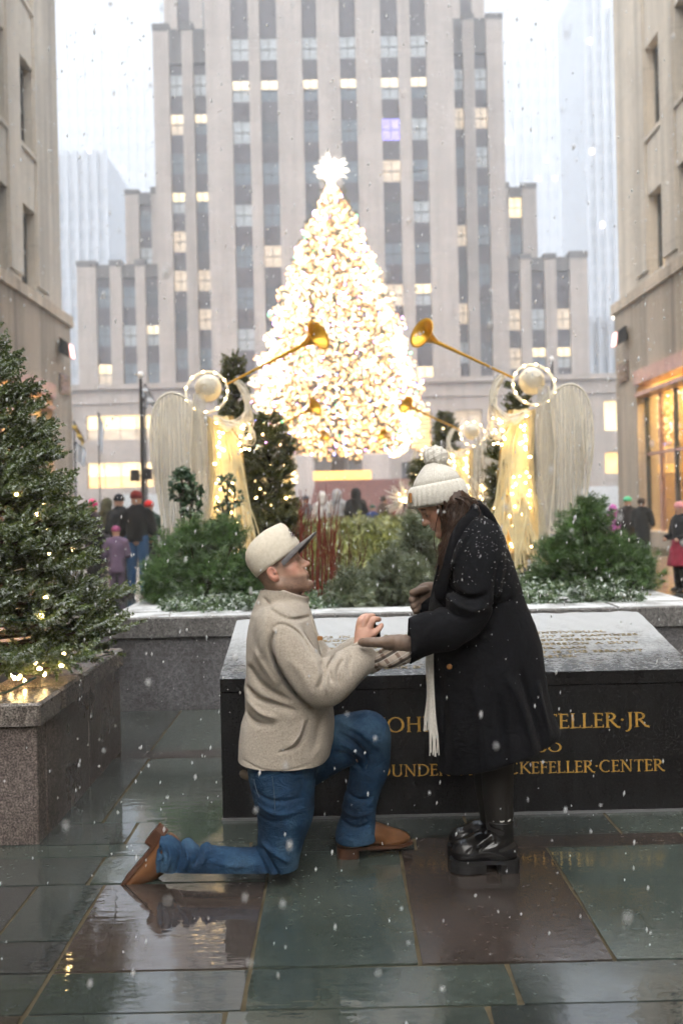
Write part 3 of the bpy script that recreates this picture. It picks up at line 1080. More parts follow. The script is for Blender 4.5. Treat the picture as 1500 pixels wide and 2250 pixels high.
top = b.build('sloped_top', SNOWTOP, mon, smooth=True)


def front(x0, z0):
    return lambda x, z, out: (x0 + x, MY - .0005 - .0025 * out, z0 + z)


fpx = lambda px, py: float(P(px, py, MY)[0])
fpz = lambda px, py: float(P(px, py, MY)[2])
lettering('JOHN.D.ROCKEFELLER.JR', fpx(1421, 1590) - fpx(832, 1590), .066, front(fpx(832, 1590), fpz(870, 1608))).build('inscription', GILT, mon)
lettering('1874.1960', fpx(1233, 1640) - fpx(1040, 1640), .047, front(fpx(1040, 1640), fpz(1221, 1651))).build('inscription', GILT, mon)
lettering('FOUNDER.OF.ROCKEFELLER.CENTER', fpx(1456, 1690) - fpx(810, 1690), .053, front(fpx(810, 1690), fpz(900, 1705))).build('inscription', GILT, mon)


def slope_put(x0, t0, hgt):
    dy, dz = MYR - MY, ZR - ZF
    L = hypot(dy, dz)
    def f(x, z, out):
        t = t0 + z / L
        return (x0 + x, MY + dy * t - .003 * out * dz / L, ZF + dz * t + .001 + .003 * out * dy / L)
    return f


creed = ['I BELIEVE IN THE SUPREME WORTH OF THE INDIVIDUAL', 'AND IN HIS RIGHT TO LIFE LIBERTY AND THE PURSUIT OF HAPPINESS',
         'I BELIEVE THAT EVERY RIGHT IMPLIES A RESPONSIBILITY', 'EVERY OPPORTUNITY AN OBLIGATION EVERY POSSESSION A DUTY',
         'I BELIEVE THAT THE LAW WAS MADE FOR MAN', 'AND NOT MAN FOR THE LAW THAT GOVERNMENT IS THE SERVANT',
         'OF THE PEOPLE AND NOT THEIR MASTER']
creed = [s_ for s_ in creed]
for k, ln in enumerate(creed):
    w = len(ln) * .0345
    lettering(ln, min(w, 1.95), .026, slope_put((MX0 + MX1) / 2 - min(w, 1.95) / 2, .56 - k * .065, .026)).build('inscription', GILT_DIM, mon)['kind'] = 'stuff'
lettering('JOHN D ROCKEFELLER JR', .62, .027, slope_put(.18, .055, .027)).build('inscription', GILT_DIM, mon)['kind'] = 'stuff'

# ------------------------------------------------------------------ granite planters
GR_L = granite('granite_brown_wet', (.15, .125, .115), 110, .42)
GR_C = granite('granite_coping_wet', (.2, .18, .165), 120, .3)
GR_B = granite('granite_grey', (.13, .13, .14), 110, .5)
GR_BC = granite('granite_coping_snow', (.17, .17, .17), 110, .5, snow=.62)
SOIL = simple('soil_mulch', (.03, .022, .016), .9, .4, 30, bump=.8)


def planter(label, x0, x1, y0, y1, ztop, cap, over, mat, capmat, cap_cuts_y, cap_cuts_x, panel=.9, rim=.34):
    t = thing('granite_planter', label, 'planter', ((x0 + x1) / 2, y0, 0))
    zc = ztop - cap
    # wall panels
    def cut(a, b, step):
        n = max(1, round((b - a) / step)); return [a + (b - a) * i / n for i in range(n + 1)]
    for a, b_ in zip(*(lambda c: (c[:-1], c[1:]))(cut(x0, x1, panel))):
        MB().bbox(a + .003, b_ - .003, y0, y0 + .12, 0, zc - .006, .004).build('wall_panel', mat, t)
    ys = cut(y0 + .123, y1, panel * 1.8)
    for a, b_ in zip(ys[:-1], ys[1:]):
        MB().bbox(x1 - .12, x1, a + .002, b_ - .002, 0, zc - .006, .004).build('wall_panel', mat, t)
        MB().bbox(x0, x0 + .12, a + .002, b_ - .002, 0, zc - .006, .004).build('wall_panel', mat, t)
    # coping stones
    for a, b_ in zip(cap_cuts_x[:-1], cap_cuts_x[1:]):
        MB().bbox(a + .003, b_ - .003, y0 - over, y0 + rim, zc, ztop, .012).build('coping_stone', capmat, t)
    for a, b_ in zip(cap_cuts_y[:-1], cap_cuts_y[1:]):
        MB().bbox(x1 - rim, x1 + over, a + .003, b_ - .003, zc, ztop, .012).build('coping_stone', capmat, t)
        MB().bbox(x0 - over, x0 + rim, a + .003, b_ - .003, zc, ztop, .012).build('coping_stone', capmat, t)
    MB().box(x0 + .121, x1 - .121, y0 + .121, y1 - .01, .02, ztop - .05).build('soil', SOIL, t)
    return t


planter('brown granite planter with wet coping under the snowy fir', -3.4, -1.325, 4.34, 5.98, .62, .1, .022, GR_L, GR_C,
        [4.7, 5.05, 5.85, 6.0], [-3.42, -2.4, -1.75, -1.303], .55)
planter('long grey granite planter with snowy coping behind the black monument', -1.66, 2.62, 7.17, 13.0, .675, .145, .03, GR_B, GR_BC,
        [7.52, 9, 10.5, 12, 13], [-1.69, -.4, .9, 2.0, 2.65], 1.1)
planter('distant granite flower bed beyond the near angels', -1.66, 2.62, 14.3, 20.0, .675, .145, .03, GR_B, GR_BC,
        [14.65, 16.5, 18, 20], [-1.69, -.4, .9, 2.0, 2.65], 1.4)
planter('farthest granite flower bed nearest the red plaza wall', -1.66, 2.62, 21.3, 27.0, .675, .145, .03, GR_B, GR_BC,
        [21.65, 23.5, 25, 27], [-1.69, -.4, .9, 2.0, 2.65], 1.4)
# ------------------------------------------------------------------ needles, twigs and leaves
def leaf_mat(name, dark, light, snow=0.0, rough=.55, trans=.0, sc=3.0):
    m = M(name)
    m.set(Roughness=rough)
    g = m.n('ShaderNodeNewGeometry')
    col = m.mix(g.outputs['Random Per Island'], dark, light)
    col = m.mix(1, col, m.ramp(m.noise(sc, 3), [(.3, (.62, .62, .62)), (.7, (1.3, 1.3, 1.2))]), 'MULTIPLY')
    if snow:
        up = m.ramp(m.nz(), [(.25, 0.0), (.8, 1.0)])
        ns = m.ramp(m.noise(7, 4, .6), [(.42 - .25 * snow, 0.0), (.75 - .25 * snow, 1.0)])
        k = m.math('MULTIPLY', m.math('MULTIPLY', up, ns), min(1.0, .55 + .4 * snow))
        col = m.mix(k, col, (.62, .68, .68))
    m.color(col)
    return m.m


FIR = leaf_mat('fir_needles', (.04, .085, .018), (.19, .24, .06), .66)
PINE = leaf_mat('pine_needles', (.025, .085, .02), (.13, .24, .055), .08)
PINE_BLUE = leaf_mat('pine_needles_blue', (.06, .1, .05), (.24, .27, .15), .18)
ARBOR = leaf_mat('arborvitae', (.045, .065, .012), (.18, .17, .03), .05)
BOX = leaf_mat('small_leaves', (.02, .06, .03), (.06, .13, .05), .1)
COVER = leaf_mat('cover_sprigs', (.05, .1, .05), (.16, .24, .11), .8)
MOSS = leaf_mat('yellow_green_cover', (.11, .14, .025), (.36, .38, .11), .2)
BARK = simple('bark', (.05, .035, .025), .85, .3, 20, bump=.6)
RED_TWIG = simple('red_twig', (.17, .03, .016), .5, .3, 8)
BROWN_TWIG = simple('brown_twig', (.11, .06, .03), .6, .3, 8)


def unit(v):
    v = np.asarray(v, float)
    return v / (np.linalg.norm(v, axis=-1, keepdims=True) + 1e-9)


def twig_template(n, radius, w, lean=.65, rng=N, axis_from=.02, flat=1.0, stem=.012, tip=True):
    """needles round the +X axis, twig length 1; each needle one thin triangle"""
    t = rng.uniform(axis_from, 1.0, n)
    a = rng.uniform(0, 2 * pi, n)
    rad = np.stack([np.zeros(n), np.cos(a), flat * np.sin(a)], 1)
    d = unit(rad + np.array([lean, 0, 0]) * rng.uniform(.7, 1.4, n)[:, None])
    L = radius * rng.uniform(.75, 1.15, n)[:, None] * (1.05 - .35 * t[:, None] ** 3)
    base = np.stack([t * .97, np.zeros(n), np.zeros(n)], 1)
    side = unit(np.cross(d, rng.normal(size=(n, 3))))
    v = np.empty((n, 3, 3))
    v[:, 0] = base + side * w * .5 + d * L * .15
    v[:, 1] = base - side * w * .5 + d * L * .15
    v[:, 2] = base + d * L
    v = v.reshape(-1, 3)
    f = np.arange(3 * n).reshape(-1, 3)
    return v, f


def scatter(tv, tf, pos, dirs, scale, rng=N, up=None):
    """copies of a template (+X axis) along dirs, joined in one array"""
    pos, dirs = np.asarray(pos, float), unit(dirs)
    k = len(pos)
    ref = rng.normal(size=(k, 3)) if up is None else np.broadcast_to(np.asarray(up, float), (k, 3)) + rng.normal(size=(k, 3)) * .15
    y = unit(np.cross(ref, dirs))
    z = np.cross(dirs, y)
    scale = np.broadcast_to(np.asarray(scale, float), (k,))
    v = (tv[None, :, 0, None] * dirs[:, None, :] + tv[None, :, 1, None] * y[:, None, :] + tv[None, :, 2, None] * z[:, None, :]) * scale[:, None, None] + pos[:, None, :]
    f = tf[None] + (np.arange(k) * len(tv))[:, None, None]
    return v.reshape(-1, 3), f.reshape(-1, tf.shape[1])


def merge(parts):
    vs, fs, b = [], [], 0
    for v, f in parts:
        vs.append(v); fs.append(f + b); b += len(v)
    return np.concatenate(vs), np.concatenate(fs)


def fir_tree(t, cx, cy, z0, h, rad, whorls, per, twig_len, tmpls, mat, droop=.15, rng=N, prof=None, keep=None, twist=1.0):
    """limbs in whorls, side shoots along the outer limb, each shoot a brush of needles"""
    pos, dirs, sc = [], [], []
    limbs = MB()
    for i in range(whorls):
        q = (i + .5) / whorls
        z = z0 + h * q ** .95
        Rr = rad * (prof(q) if prof else (1 - q) ** .85 + .03)
        k = max(4, int(per * (1 - .45 * q)))
        a0 = rng.uniform(0, 6.28)
        for j in range(k):
            a = a0 + 2 * pi * j / k + rng.normal() * .18
            if keep and not keep(a): continue
            L = Rr * rng.uniform(.72, 1.08)
            rise = .25 + .75 * q
            dv = np.array([cos(a), sin(a), -droop * (1 - q) + .25 * q])
            n = max(3, int(L / .1))
            p0 = np.array([cx, cy, z + rng.normal() * .03])
            pts = [p0]
            d = dv.copy()
            for s_ in range(n):
                d = unit(d + np.array([0, 0, .07 * rise + .05]))
                pts.append(pts[-1] + d * L / n)
            pts = np.array(pts)
            limbs.tube(pts, np.linspace(.011, .004, len(pts)), 4, False)
            # shoots
            m = int(6 + L / twig_len * 5.6)
            for s_ in range(m):
                u = rng.uniform(.28, 1.0) ** .75
                ii = min(int(u * n), n - 1)
                pb = pts[ii] + (pts[ii + 1] - pts[ii]) * (u * n - ii)
                ax = unit(pts[ii + 1] - pts[ii])
                sd = unit(np.cross(ax, (0, 0, 1)))
                sgn = rng.choice([-1, 1])
                spread = rng.uniform(.25, 1.25) * twist
                dd = unit(ax + sd * sgn * spread + np.array([0, 0, rng.normal(.15, .33)]))
                off = rng.uniform(0, .55) * twig_len
                pos.append(pb + dd * off); dirs.append(dd); sc.append(twig_len * rng.uniform(.65, 1.2))
            pos.append(pts[-1]); dirs.append(unit(pts[-1] - pts[-2])); sc.append(twig_len * 1.15)
    # leader
    for s_ in range(10):
        pos.append((cx, cy, z0 + h * (1 - .03 * s_))); dirs.append(unit((rng.normal() * .5, rng.normal() * .5, 1))); sc.append(twig_len)
    pos, dirs, sc = np.array(pos), np.array(dirs), np.array(sc)
    ch = rng.integers(0, len(tmpls), len(pos))
    v, f = merge([scatter(tv, tf, pos[ch == c], dirs[ch == c], sc[ch == c], rng) for c, (tv, tf) in enumerate(tmpls) if (ch == c).any()])
    mobj('crown', v, f, mat, t)
    limbs.build('limbs', BARK, t)
    tr = MB(); tr.tube([(cx, cy, z0 - .1), (cx, cy, z0 + h * .5), (cx, cy, z0 + h)], [.035 * h / 2, .022 * h / 2, .006], 8)
    tr.build('trunk', BARK, t)
    return pos, dirs


BULB_W = glow('warm_bulb', (1.0, .66, .28), 9.0)
BULB_A = glow('amber_bulb', (1.0, .5, .12), 26.0)
CABLE = simple('light_cable', (.01, .05, .03), .5)
bulb_mesh = MB().ball((0, 0, 0), (.0085, .0085, .013), 6, 4).mesh('bulb', BULB_W, True)
bulb_far = MB().ball((0, 0, 0), (.013, .013, .013), 6, 4).mesh('bulb', BULB_W, True)

# the near fir in the brown planter
fx, fy = -1.80, 5.02
fir = thing('fir_tree', 'snow-dusted fir with tiny warm lights in the brown granite planter', 'tree', (fx, fy, .57))
tm = [twig_template(105, .15, .06, .6, axis_from=-.02) for _ in range(4)]
fpos, fdir = fir_tree(fir, fx, fy, .66, 1.6, .65, 22, 19, .12, tm, FIR, droop=.12, prof=lambda q: (1 - q) ** .8 * 1.0 + .05,
                      keep=lambda a: cos(a) > -.5 and sin(a) < .85)
sel = [i for i in range(len(fpos)) if fpos[i][0] > fx - .1]
R.shuffle(sel)
for i in sel[:26]:
    p = fpos[i] + fdir[i] * .03 + np.array([0, -.02, -.01])
    share('bulb', bulb_mesh, fir, p, (R.uniform(0, 3), R.uniform(0, 3), 0))
for k in range(14):  # extra bulbs added inside to light the foliage round the trunk
    a_ = R.uniform(-2.2, .4); z_ = R.uniform(.8, 1.9); r_ = .5 * (1 - (z_ - .6) / 2.0) * R.uniform(.3, 1)
    share('bulb', bulb_mesh, fir, (fx + r_ * cos(a_), fy + r_ * sin(a_), z_))
for k in range(22):  # the heap of lights low by the trunk
    p = (fx + R.uniform(.0, .42), fy - R.uniform(.2, .55), .64 + R.uniform(.0, .12))
    share('bulb', bulb_mesh, fir, p, (R.uniform(0, 3), R.uniform(0, 3), 0))
cb = MB()
for k in range(5):
    cb = MB()
    a = R.uniform(-1.6, .4); z = R.uniform(.7, 1.9)
    rr = .75 * (1 - (z - .6) / 2.1)
    cb.tube([(fx + rr * cos(a + .3 * i) * R.uniform(.85, 1.02), fy + rr * sin(a + .3 * i), z - .05 * i + R.uniform(-.05, .03)) for i in range(6)], .004, 4)
    cb.build('light_cable', CABLE, fir)
cb = MB()
cb.tube([(fx + .05, fy - .62, .63), (fx + .2, fy - .6, .628), (fx + .3, fy - .52, .64), (fx + .42, fy - .5, .7)], .005, 5)
cb.build('light_cable', CABLE, fir)


# mounded pines
def mound_pine(name, label, spots, mat, Y, needle, nshoot, wneed, stem_to=None):
    """spots: [(px, py, radius px)] lobes of the mound in the photograph, at depth Y"""
    cx = np.mean([s_[0] for s_ in spots]); lowest = max(s_[1] + s_[2] for s_ in spots)
    base = P(cx, 1330, Y); base[2] = .62
    t = thing(name, label, 'shrub', base)
    tv = [twig_template(64, needle, wneed * 1.7, .75, axis_from=.12) for _ in range(3)]
    parts = []
    limbs = MB()
    for (px, py, rp) in spots:
        c = P(px, py, Y + R.uniform(-.15, .2)); r = rp * Y / F
        n = int(nshoot * 3.0 * (r / .3) ** 2)
        d = unit(N.normal(size=(n, 3)) + np.array([0, -.15, .35]))
        rr = r * N.uniform(.35, 1.0, n)[:, None]
        pos = c + d * rr * np.array([1, .85, .95])
        dirs = unit(d + np.array([0, 0, .65]) + N.normal(size=(n, 3)) * .25)
        ok = pos[:, 2] > .62
        pos, dirs = pos[ok], dirs[ok]
        ch = N.integers(0, 3, len(pos))
        for k in range(3):
            parts.append(scatter(*tv[k], pos[ch == k] - dirs[ch == k] * .05, dirs[ch == k], N.uniform(.11, .17, (ch == k).sum())))
        for p_ in pos[::25]:
            limbs.tube([base, (base + p_) / 2 + (0, 0, -.03), p_], [.014, .009, .004], 4, False)
    v, f = merge(parts)
    mobj('crown', v, f, mat, t)
    limbs.build('limbs', BARK, t)
    return t


mound_pine('pine_shrub', 'dark green mounded pine below the angel with the white gown and the kneeling man\'s cap',
           [(400, 1215, 50), (490, 1200, 48), (370, 1280, 58), (455, 1275, 66), (530, 1265, 56), (560, 1300, 45), (345, 1320, 34), (430, 1180, 30), (500, 1165, 28)], PINE, 8.3, .42, 95, .022)
mound_pine('pine_shrub', 'full round green pine shrub behind the woman\'s dark coat',
           [(1285, 1180, 62), (1230, 1240, 62), (1310, 1250, 80), (1375, 1240, 55), (1200, 1290, 45), (1270, 1300, 55), (1390, 1295, 42), (1300, 1140, 36), (1420, 1270, 24)], PINE, 8.3, .42, 95, .022)
mound_pine('pine_shrub', 'small pale blue-green pine tuft just right of the red stems', [(770, 1305, 38), (750, 1330, 30), (800, 1325, 28)], PINE_BLUE, 7.75, .5, 110, .02)
mound_pine('pine_shrub', 'blue-green pine shrub with loose tufts between the couple', [(850, 1265, 42), (825, 1300, 40), (880, 1310, 42), (905, 1270, 36), (845, 1320, 36)], PINE_BLUE, 7.9, .5, 110, .02)
mound_pine('pine_shrub', 'tall loose pale pine beneath the woman\'s face', [(915, 1190, 34), (930, 1235, 36), (890, 1225, 28), (900, 1160, 20), (950, 1290, 40)], PINE_BLUE, 8.3, .5, 105, .02)

# upright conifers
ta = [twig_template(60, .26, .075, .8) for _ in range(3)]


def upright(label, px_apex, py_apex, px_base, rad_px, Y, mat=ARBOR, prof=None, lights=0, tw=.13):
    top = P(px_apex, py_apex, Y)
    t = thing('conifer_tree', label, 'tree', (top[0], Y, .62), 'upright conifers in the flower beds')
    h = top[2] - .66
    pos, dr = fir_tree(t, top[0], Y, .66, h, rad_px * Y / F, max(8, int(h / .13)), 12, tw, ta, mat, droop=-.35, prof=prof)
    for k in range(lights):
        i = R.randrange(len(pos))
        share('bulb', bulb_far, t, pos[i] + np.array([0, -.05, 0]))
    return t


fat = lambda q: min(1, 1.9 * (1 - q) ** .7) * (.75 + .25 * sin(9 * q))
upright('slim dark conifer with bare spike top behind the raised arms of the left trumpet angel', 513, 792, 513, 52, 12.2, ARBOR, None, 4)
upright('bushy olive green conifer between the left trumpet angel and the big lit tree', 588, 925, 588, 76, 10.9, ARBOR, fat, 12)
upright('narrow conifer with amber lights hugging the gown of the right trumpet angel', 1103, 985, 1103, 36, 11.6, ARBOR, fat, 10)
upright('dark conifer tip showing behind the head of the right trumpet angel', 1135, 855, 1135, 34, 12.4, ARBOR, None, 3)
upright('slim dark conifer standing beside the small distant trumpet angel', 977, 912, 977, 34, 18.5, ARBOR, fat, 4)
upright('small conifer half hidden beside the white pompom hat', 925, 1015, 925, 30, 15.5, ARBOR, fat, 4)

# leafy broad shrub in front of the wing
def leafy(label, spots, Y, mat, n, size):
    base = P(np.mean([s_[0] for s_ in spots]), 1330, Y); base[2] = .62
    t = thing('leafy_shrub', label, 'shrub', base)
    ang = np.linspace(0, 2 * pi, 7)[:-1]
    tv = np.array([[.5 + .5 * cos(a), .32 * sin(a), .06 * cos(2 * a)] for a in ang])
    tf = np.array([[0, 1, 2, 3], [0, 3, 4, 5]])
    ps, ds, st = [], [], MB()
    for px, py, rp in spots:
        c = P(px, py, Y); r = rp * Y / F
        for _ in range(n):
            d = unit(N.normal(size=3))
            ps.append(c + d * r * N.uniform(.4, 1) ** .5 * np.array([1, 1, .9])); ds.append(unit(d + N.normal(size=3) * .6))
        st.tube([base, (base + c) / 2 + N.normal(size=3) * .02, c, c + (0, 0, r)], [.016, .012, .008, .004], 5)
        for _ in range(7):
            st.tube([c - (0, 0, r * .6), c + unit(N.normal(size=3)) * r * .8], [.006, .003], 4)
    v, f = scatter(tv, tf, np.array(ps), np.array(ds), N.uniform(.7, 1.3, len(ps)) * size)
    mobj('leaves', v, f, mat, t)
    st.build('stems', BARK, t)


leafy('open leafy shrub in front of the left angel\'s pale wing', [(400, 1055, 24), (395, 1085, 20), (425, 1080, 18), (420, 1115, 22), (400, 1040, 12)], 9.0, BOX, 150, .042)
leafy('sparse green sprig at the hem of the left angel\'s gown', [(500, 1060, 18), (515, 1095, 20), (490, 1120, 16)], 9.2, BOX, 60, .042)


# red dogwood stems
def twigs(label, x0, x1, ytop, n, Y, mat, rad):
    base = P((x0 + x1) / 2, 1340, Y); base[2] = .62
    t = thing('twig_shrub', label, 'shrub', base)
    for k in range(n):
        px = R.uniform(x0, x1)
        a = P((x0 + x1) / 2 + (px - (x0 + x1) / 2) * .75, 1330, Y + R.uniform(-.2, .3)); a[2] = .6
        e = P(px + R.uniform(-12, 12), R.uniform(ytop, ytop + 110), a[1] + R.uniform(-.1, .1))
        m_ = (a + e) / 2 + np.array([R.uniform(-.03, .03), R.uniform(-.03, .03), 0])
        b = MB(); b.tube([a, m_, e], [rad, rad * .75, rad * .3], 5)
        for _ in range(R.randint(1, 3)):
            u = R.uniform(.35, .85); q = a + (e - a) * u
            b.tube([q, q + np.array([R.uniform(-.09, .09), R.uniform(-.05, .05), R.uniform(.12, .3)])], [rad * .5, rad * .2], 4)
        b.build('stem', mat, t)
    return t


twigs('cluster of upright bright red bare stems behind the kneeling man\'s face', 650, 745, 1060, 34, 8.1, RED_TWIG, .0065)
twigs('thin brown bare stems in the middle of the bed', 735, 800, 1120, 16, 8.7, BROWN_TWIG, .005)
twigs('sparse bare brown twigs right of the cream knit hat', 1035, 1075, 1000, 8, 9.2, BROWN_TWIG, .005)


# low planting
def cover(name, label, xr, Y0, Y1, n, mat, size, tmpl, z=.64, spread=.06):
    xs = N.uniform(0, 1, n)
    ys = N.uniform(Y0, Y1, n)
    pos = np.stack([xr[0] + (xr[1] - xr[0]) * xs, ys, z + N.uniform(0, spread, n)], 1)
    dirs = unit(np.stack([N.normal(size=n), N.normal(size=n) - .2, np.abs(N.normal(size=n)) * .5 + .12], 1))
    v, f = scatter(*tmpl, pos, dirs, N.uniform(.6, 1.2, n) * size)
    return tag(mobj(name, v, f, mat), label, 'ground cover', kind='stuff')


tcov = twig_template(26, .3, .1, .6)
cover('ground_cover', 'snowy green sprigs along the planter edge', (-1.35, -.05), 7.42, 9.2, 620, COVER, .17, tcov)
cover('ground_cover', 'snowy green sprigs along the planter edge', (1.2, 2.35), 7.5, 9.0, 520, COVER, .18, tcov)
cover('ground_cover', 'yellow green low planting in the middle of the bed', (-.4, 1.4), 9.0, 12.8, 1300, MOSS, .3, twig_template(30, .4, .09, 1.1), .66, .22)
cover('ground_cover', 'yellow green low planting in the far beds', (-1.4, 2.3), 14.6, 26.5, 900, MOSS, .42, twig_template(24, .4, .12, 1.1), .66, .25)
snow_patch = MB()
for k in range(60):
    x, y = R.choice([(R.uniform(-1.25, -.2), R.uniform(7.5, 8.4)), (R.uniform(1.3, 2.4), R.uniform(7.5, 8.6)), (R.uniform(-.3, 1.3), R.uniform(8.6, 11))])
    snow_patch.ball((x, y, .68 + R.uniform(0, .05)), (R.uniform(.02, .08), R.uniform(.02, .06), R.uniform(.006, .015)), 8, 4)
SNOW = simple('snow', (.78, .8, .83), .75, .06, 20)
tag(snow_patch.build('snow_patches', SNOW, smooth=True), 'thin patches of fresh snow on the bed', 'snow', kind='stuff')
# ------------------------------------------------------------------ the big lit tree
TZ = 70.0
tx = float(P(735, 700, TZ)[0])
xmas = thing('christmas_tree', 'towering christmas tree blazing with thousands of lights and a star on top', 'christmas tree', (tx, TZ, 0))
XFIR = leaf_mat('big_tree_needles', (.03, .045, .014), (.12, .12, .045), 0.0, sc=.4)
prof_px = [(400, 6), (450, 32), (500, 58), (560, 82), (640, 108), (700, 132), (770, 152), (850, 172), (900, 178), (950, 172), (985, 160), (1005, 120)]
zz = np.array([pxz(p_[0], TZ) for p_ in prof_px])[::-1]
rr_ = np.array([p_[1] * TZ / F for p_ in prof_px])[::-1]
tree_r = lambda z: np.interp(z, zz, rr_)
n = 5200
zt = N.uniform(0, 1, 40000); zt = zz[0] + (zz[-1] - zz[0]) * zt
keepm = N.uniform(0, 6, 40000) < tree_r(zt)
zt = zt[keepm][:n]
an = N.uniform(0, 2 * pi, len(zt))
rad = tree_r(zt) * (1 + .06 * np.sin(zt * 4.1 + 3 * an) + .05 * np.sin(7 * an + zt))
shell = N.uniform(.5, .86, len(zt))
pos = np.stack([tx + rad * shell * np.cos(an), TZ + rad * shell * np.sin(an), zt - .2], 1)
dirs = unit(np.stack([np.cos(an), np.sin(an), N.normal(.1, .35, len(zt))], 1) + N.normal(size=(len(zt), 3)) * .25)
tt = [twig_template(40, .32, .07, .9) for _ in range(3)]
ch = N.integers(0, 3, len(pos))
v, f = merge([scatter(*tt[c], pos[ch == c], dirs[ch == c], N.uniform(.7, 1.2, (ch == c).sum()) * .7) for c in range(3)])
mobj('crown', v, f, XFIR, xmas)
MB().tube([(tx, TZ, 0), (tx, TZ, 12), (tx, TZ, zz[-1])], [.5, .32, .05], 10).build('trunk', BARK, xmas)
tl = MB()
for k in range(90):
    z = R.uniform(zz[0] + .3, zz[-1] - 2); a = R.uniform(0, 6.28); r_ = float(tree_r(z)) * .85
    tl.tube([(tx, TZ, z - .2), (tx + r_ * .5 * cos(a), TZ + r_ * .5 * sin(a), z - .25), (tx + r_ * cos(a), TZ + r_ * sin(a), z)], [.08, .05, .02], 5)
tl.build('limbs', BARK, xmas)
octv = np.array([[1, 0, 0], [-1, 0, 0], [0, 1, 0], [0, -1, 0], [0, 0, 1.3], [0, 0, -1.3]], float)
octf = np.array([[0, 2, 4], [2, 1, 4], [1, 3, 4], [3, 0, 4], [2, 0, 5], [1, 2, 5], [3, 1, 5], [0, 3, 5]])
X_SET = [('white', (1.0, .78, .44), 3.4, 3000), ('amber', (1.0, .5, .12), 3.0, 4000), ('red', (1.0, .22, .08), 4, 600), ('inner_fill', (1.0, .44, .1), .75, 6000),  # oversized bulbs deep in the crown are added to fill gaps with golden glow
         ('blue', (.25, .3, 1.0), 8, 520), ('green', (.15, 1.0, .4), 6, 360), ('violet', (.8, .3, 1.0), 8, 480)]
for nm, c_, st_, cnt in X_SET:
    z = zz[0] - .1 + (zz[-1] - zz[0]) * N.uniform(0, 1, cnt * 8)
    z = z[N.uniform(0, 6, cnt * 8) < tree_r(z) + .25][:cnt]
    a = N.uniform(0, 2 * pi, len(z))
    r_ = tree_r(z) * (1 + .06 * np.sin(z * 4.1 + 3 * a) + .05 * np.sin(7 * a + z)) * (N.uniform(.86, 1.06, len(z)) if nm != 'inner_fill' else N.uniform(.6, .9, len(z)))
    p_ = np.stack([tx + r_ * np.cos(a), TZ + r_ * np.sin(a), z], 1)
    v = (octv[None] * (N.uniform(.028, .045, len(z)) * (1.9 if nm == 'inner_fill' else 1))[:, None, None] + p_[:, None, :]).reshape(-1, 3)
    f = (octf[None] + (np.arange(len(z)) * 6)[:, None, None]).reshape(-1, 3)
    o = mobj('light_bulbs', v, f, glow('tree_bulb_' + nm, c_, st_), xmas)
    o['kind'] = 'stuff'
STAR_M = glow('star_crystal', (1.0, .88, .66), 1.6)
sc_ = np.array([tx - .05, TZ, pxz(372, TZ)])
sb = MB()
sb.ball(sc_, .5, 12, 8)
for k in range(130):
    d = unit(N.normal(size=3)); L = R.choice([.8, .95, 1.1, 1.4])
    s1 = unit(np.cross(d, N.normal(size=3))); s2 = np.cross(d, s1)
    w = .09
    sb.add([sc_ + s1 * w, sc_ + s2 * w, sc_ - s1 * w, sc_ - s2 * w, sc_ + d * L], [[0, 1, 4], [1, 2, 4], [2, 3, 4], [3, 0, 4]])
sb.build('star', STAR_M, xmas)

# ------------------------------------------------------------------ plaza between the beds and the tree
REDST = simple('red_granite', (.2, .075, .062), .45, .2, 3)
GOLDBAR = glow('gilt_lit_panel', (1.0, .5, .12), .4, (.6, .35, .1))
PALE = limestone('pale_pedestal', (.5, .45, .43), .4)
Yr = 58.0
t = thing('plaza_wall', 'dusky red stone wall with golden lit ledge under the big tree', 'wall', (pxx(805, Yr, 1100), Yr, 0))
x0, x1 = pxx(668, Yr, 1100), pxx(935, Yr, 1100)
zt_ = pxz(1055, Yr)
MB().prism([(x0, 0), (x1, 0), (x1, zt_), (x0 + .7, zt_)], 'y', Yr, Yr + 1.2).build('wall_face', REDST, t)
MB().box(pxx(688, Yr, 1040), pxx(815, Yr, 1040), Yr - .05, Yr + .5, zt_ + .02, pxz(1035, Yr)).build('gilt_ledge', GOLDBAR, t)
for xa, xb in ((640, 688), (797, 857)):
    MB().bbox(pxx(xa, Yr + 3, 1030), pxx(xb, Yr + 3, 1030), Yr + 3, Yr + 4.5, 0, pxz(998, Yr + 3), .05).build('pedestal', PALE, t)
TENT = simple('tent_canvas', (.8, .82, .85), .6, .05)


def tent(label, px0, px1, ptop, pbot, Y):
    x0, x1 = pxx(px0, Y, 1100), pxx(px1, Y, 1100)
    z1, z0 = pxz(ptop, Y, (px0 + px1) / 2), 0
    t = thing('canvas_tent', label, 'tent', ((x0 + x1) / 2, Y, 0))
    h = z1 - z0
    MB().prism([(x0, z0 + h * .35), (x1, z0 + h * .35), (x1, z1), (x0, z1)], 'y', Y, Y + 3).build('canopy', TENT, t)
    for x in (x0 + .05, x1 - .05):
        MB().tube([(x, Y + .1, 0), (x, Y + .1, z0 + h * .4)], .04, 6).build('post', FRAME_DK, t)


tent('white canvas tent beyond the crowd, behind the left angel\'s wing', 268, 362, 1085, 1180, 40)
tent('white canvas tent beside the right stone corner', 1296, 1375, 1068, 1150, 42)

# lamp posts, flags
POST = simple('post_dark', (.02, .02, .022), .4)
GLOBE = glow('lamp_globe', (1, .95, .85), .03)


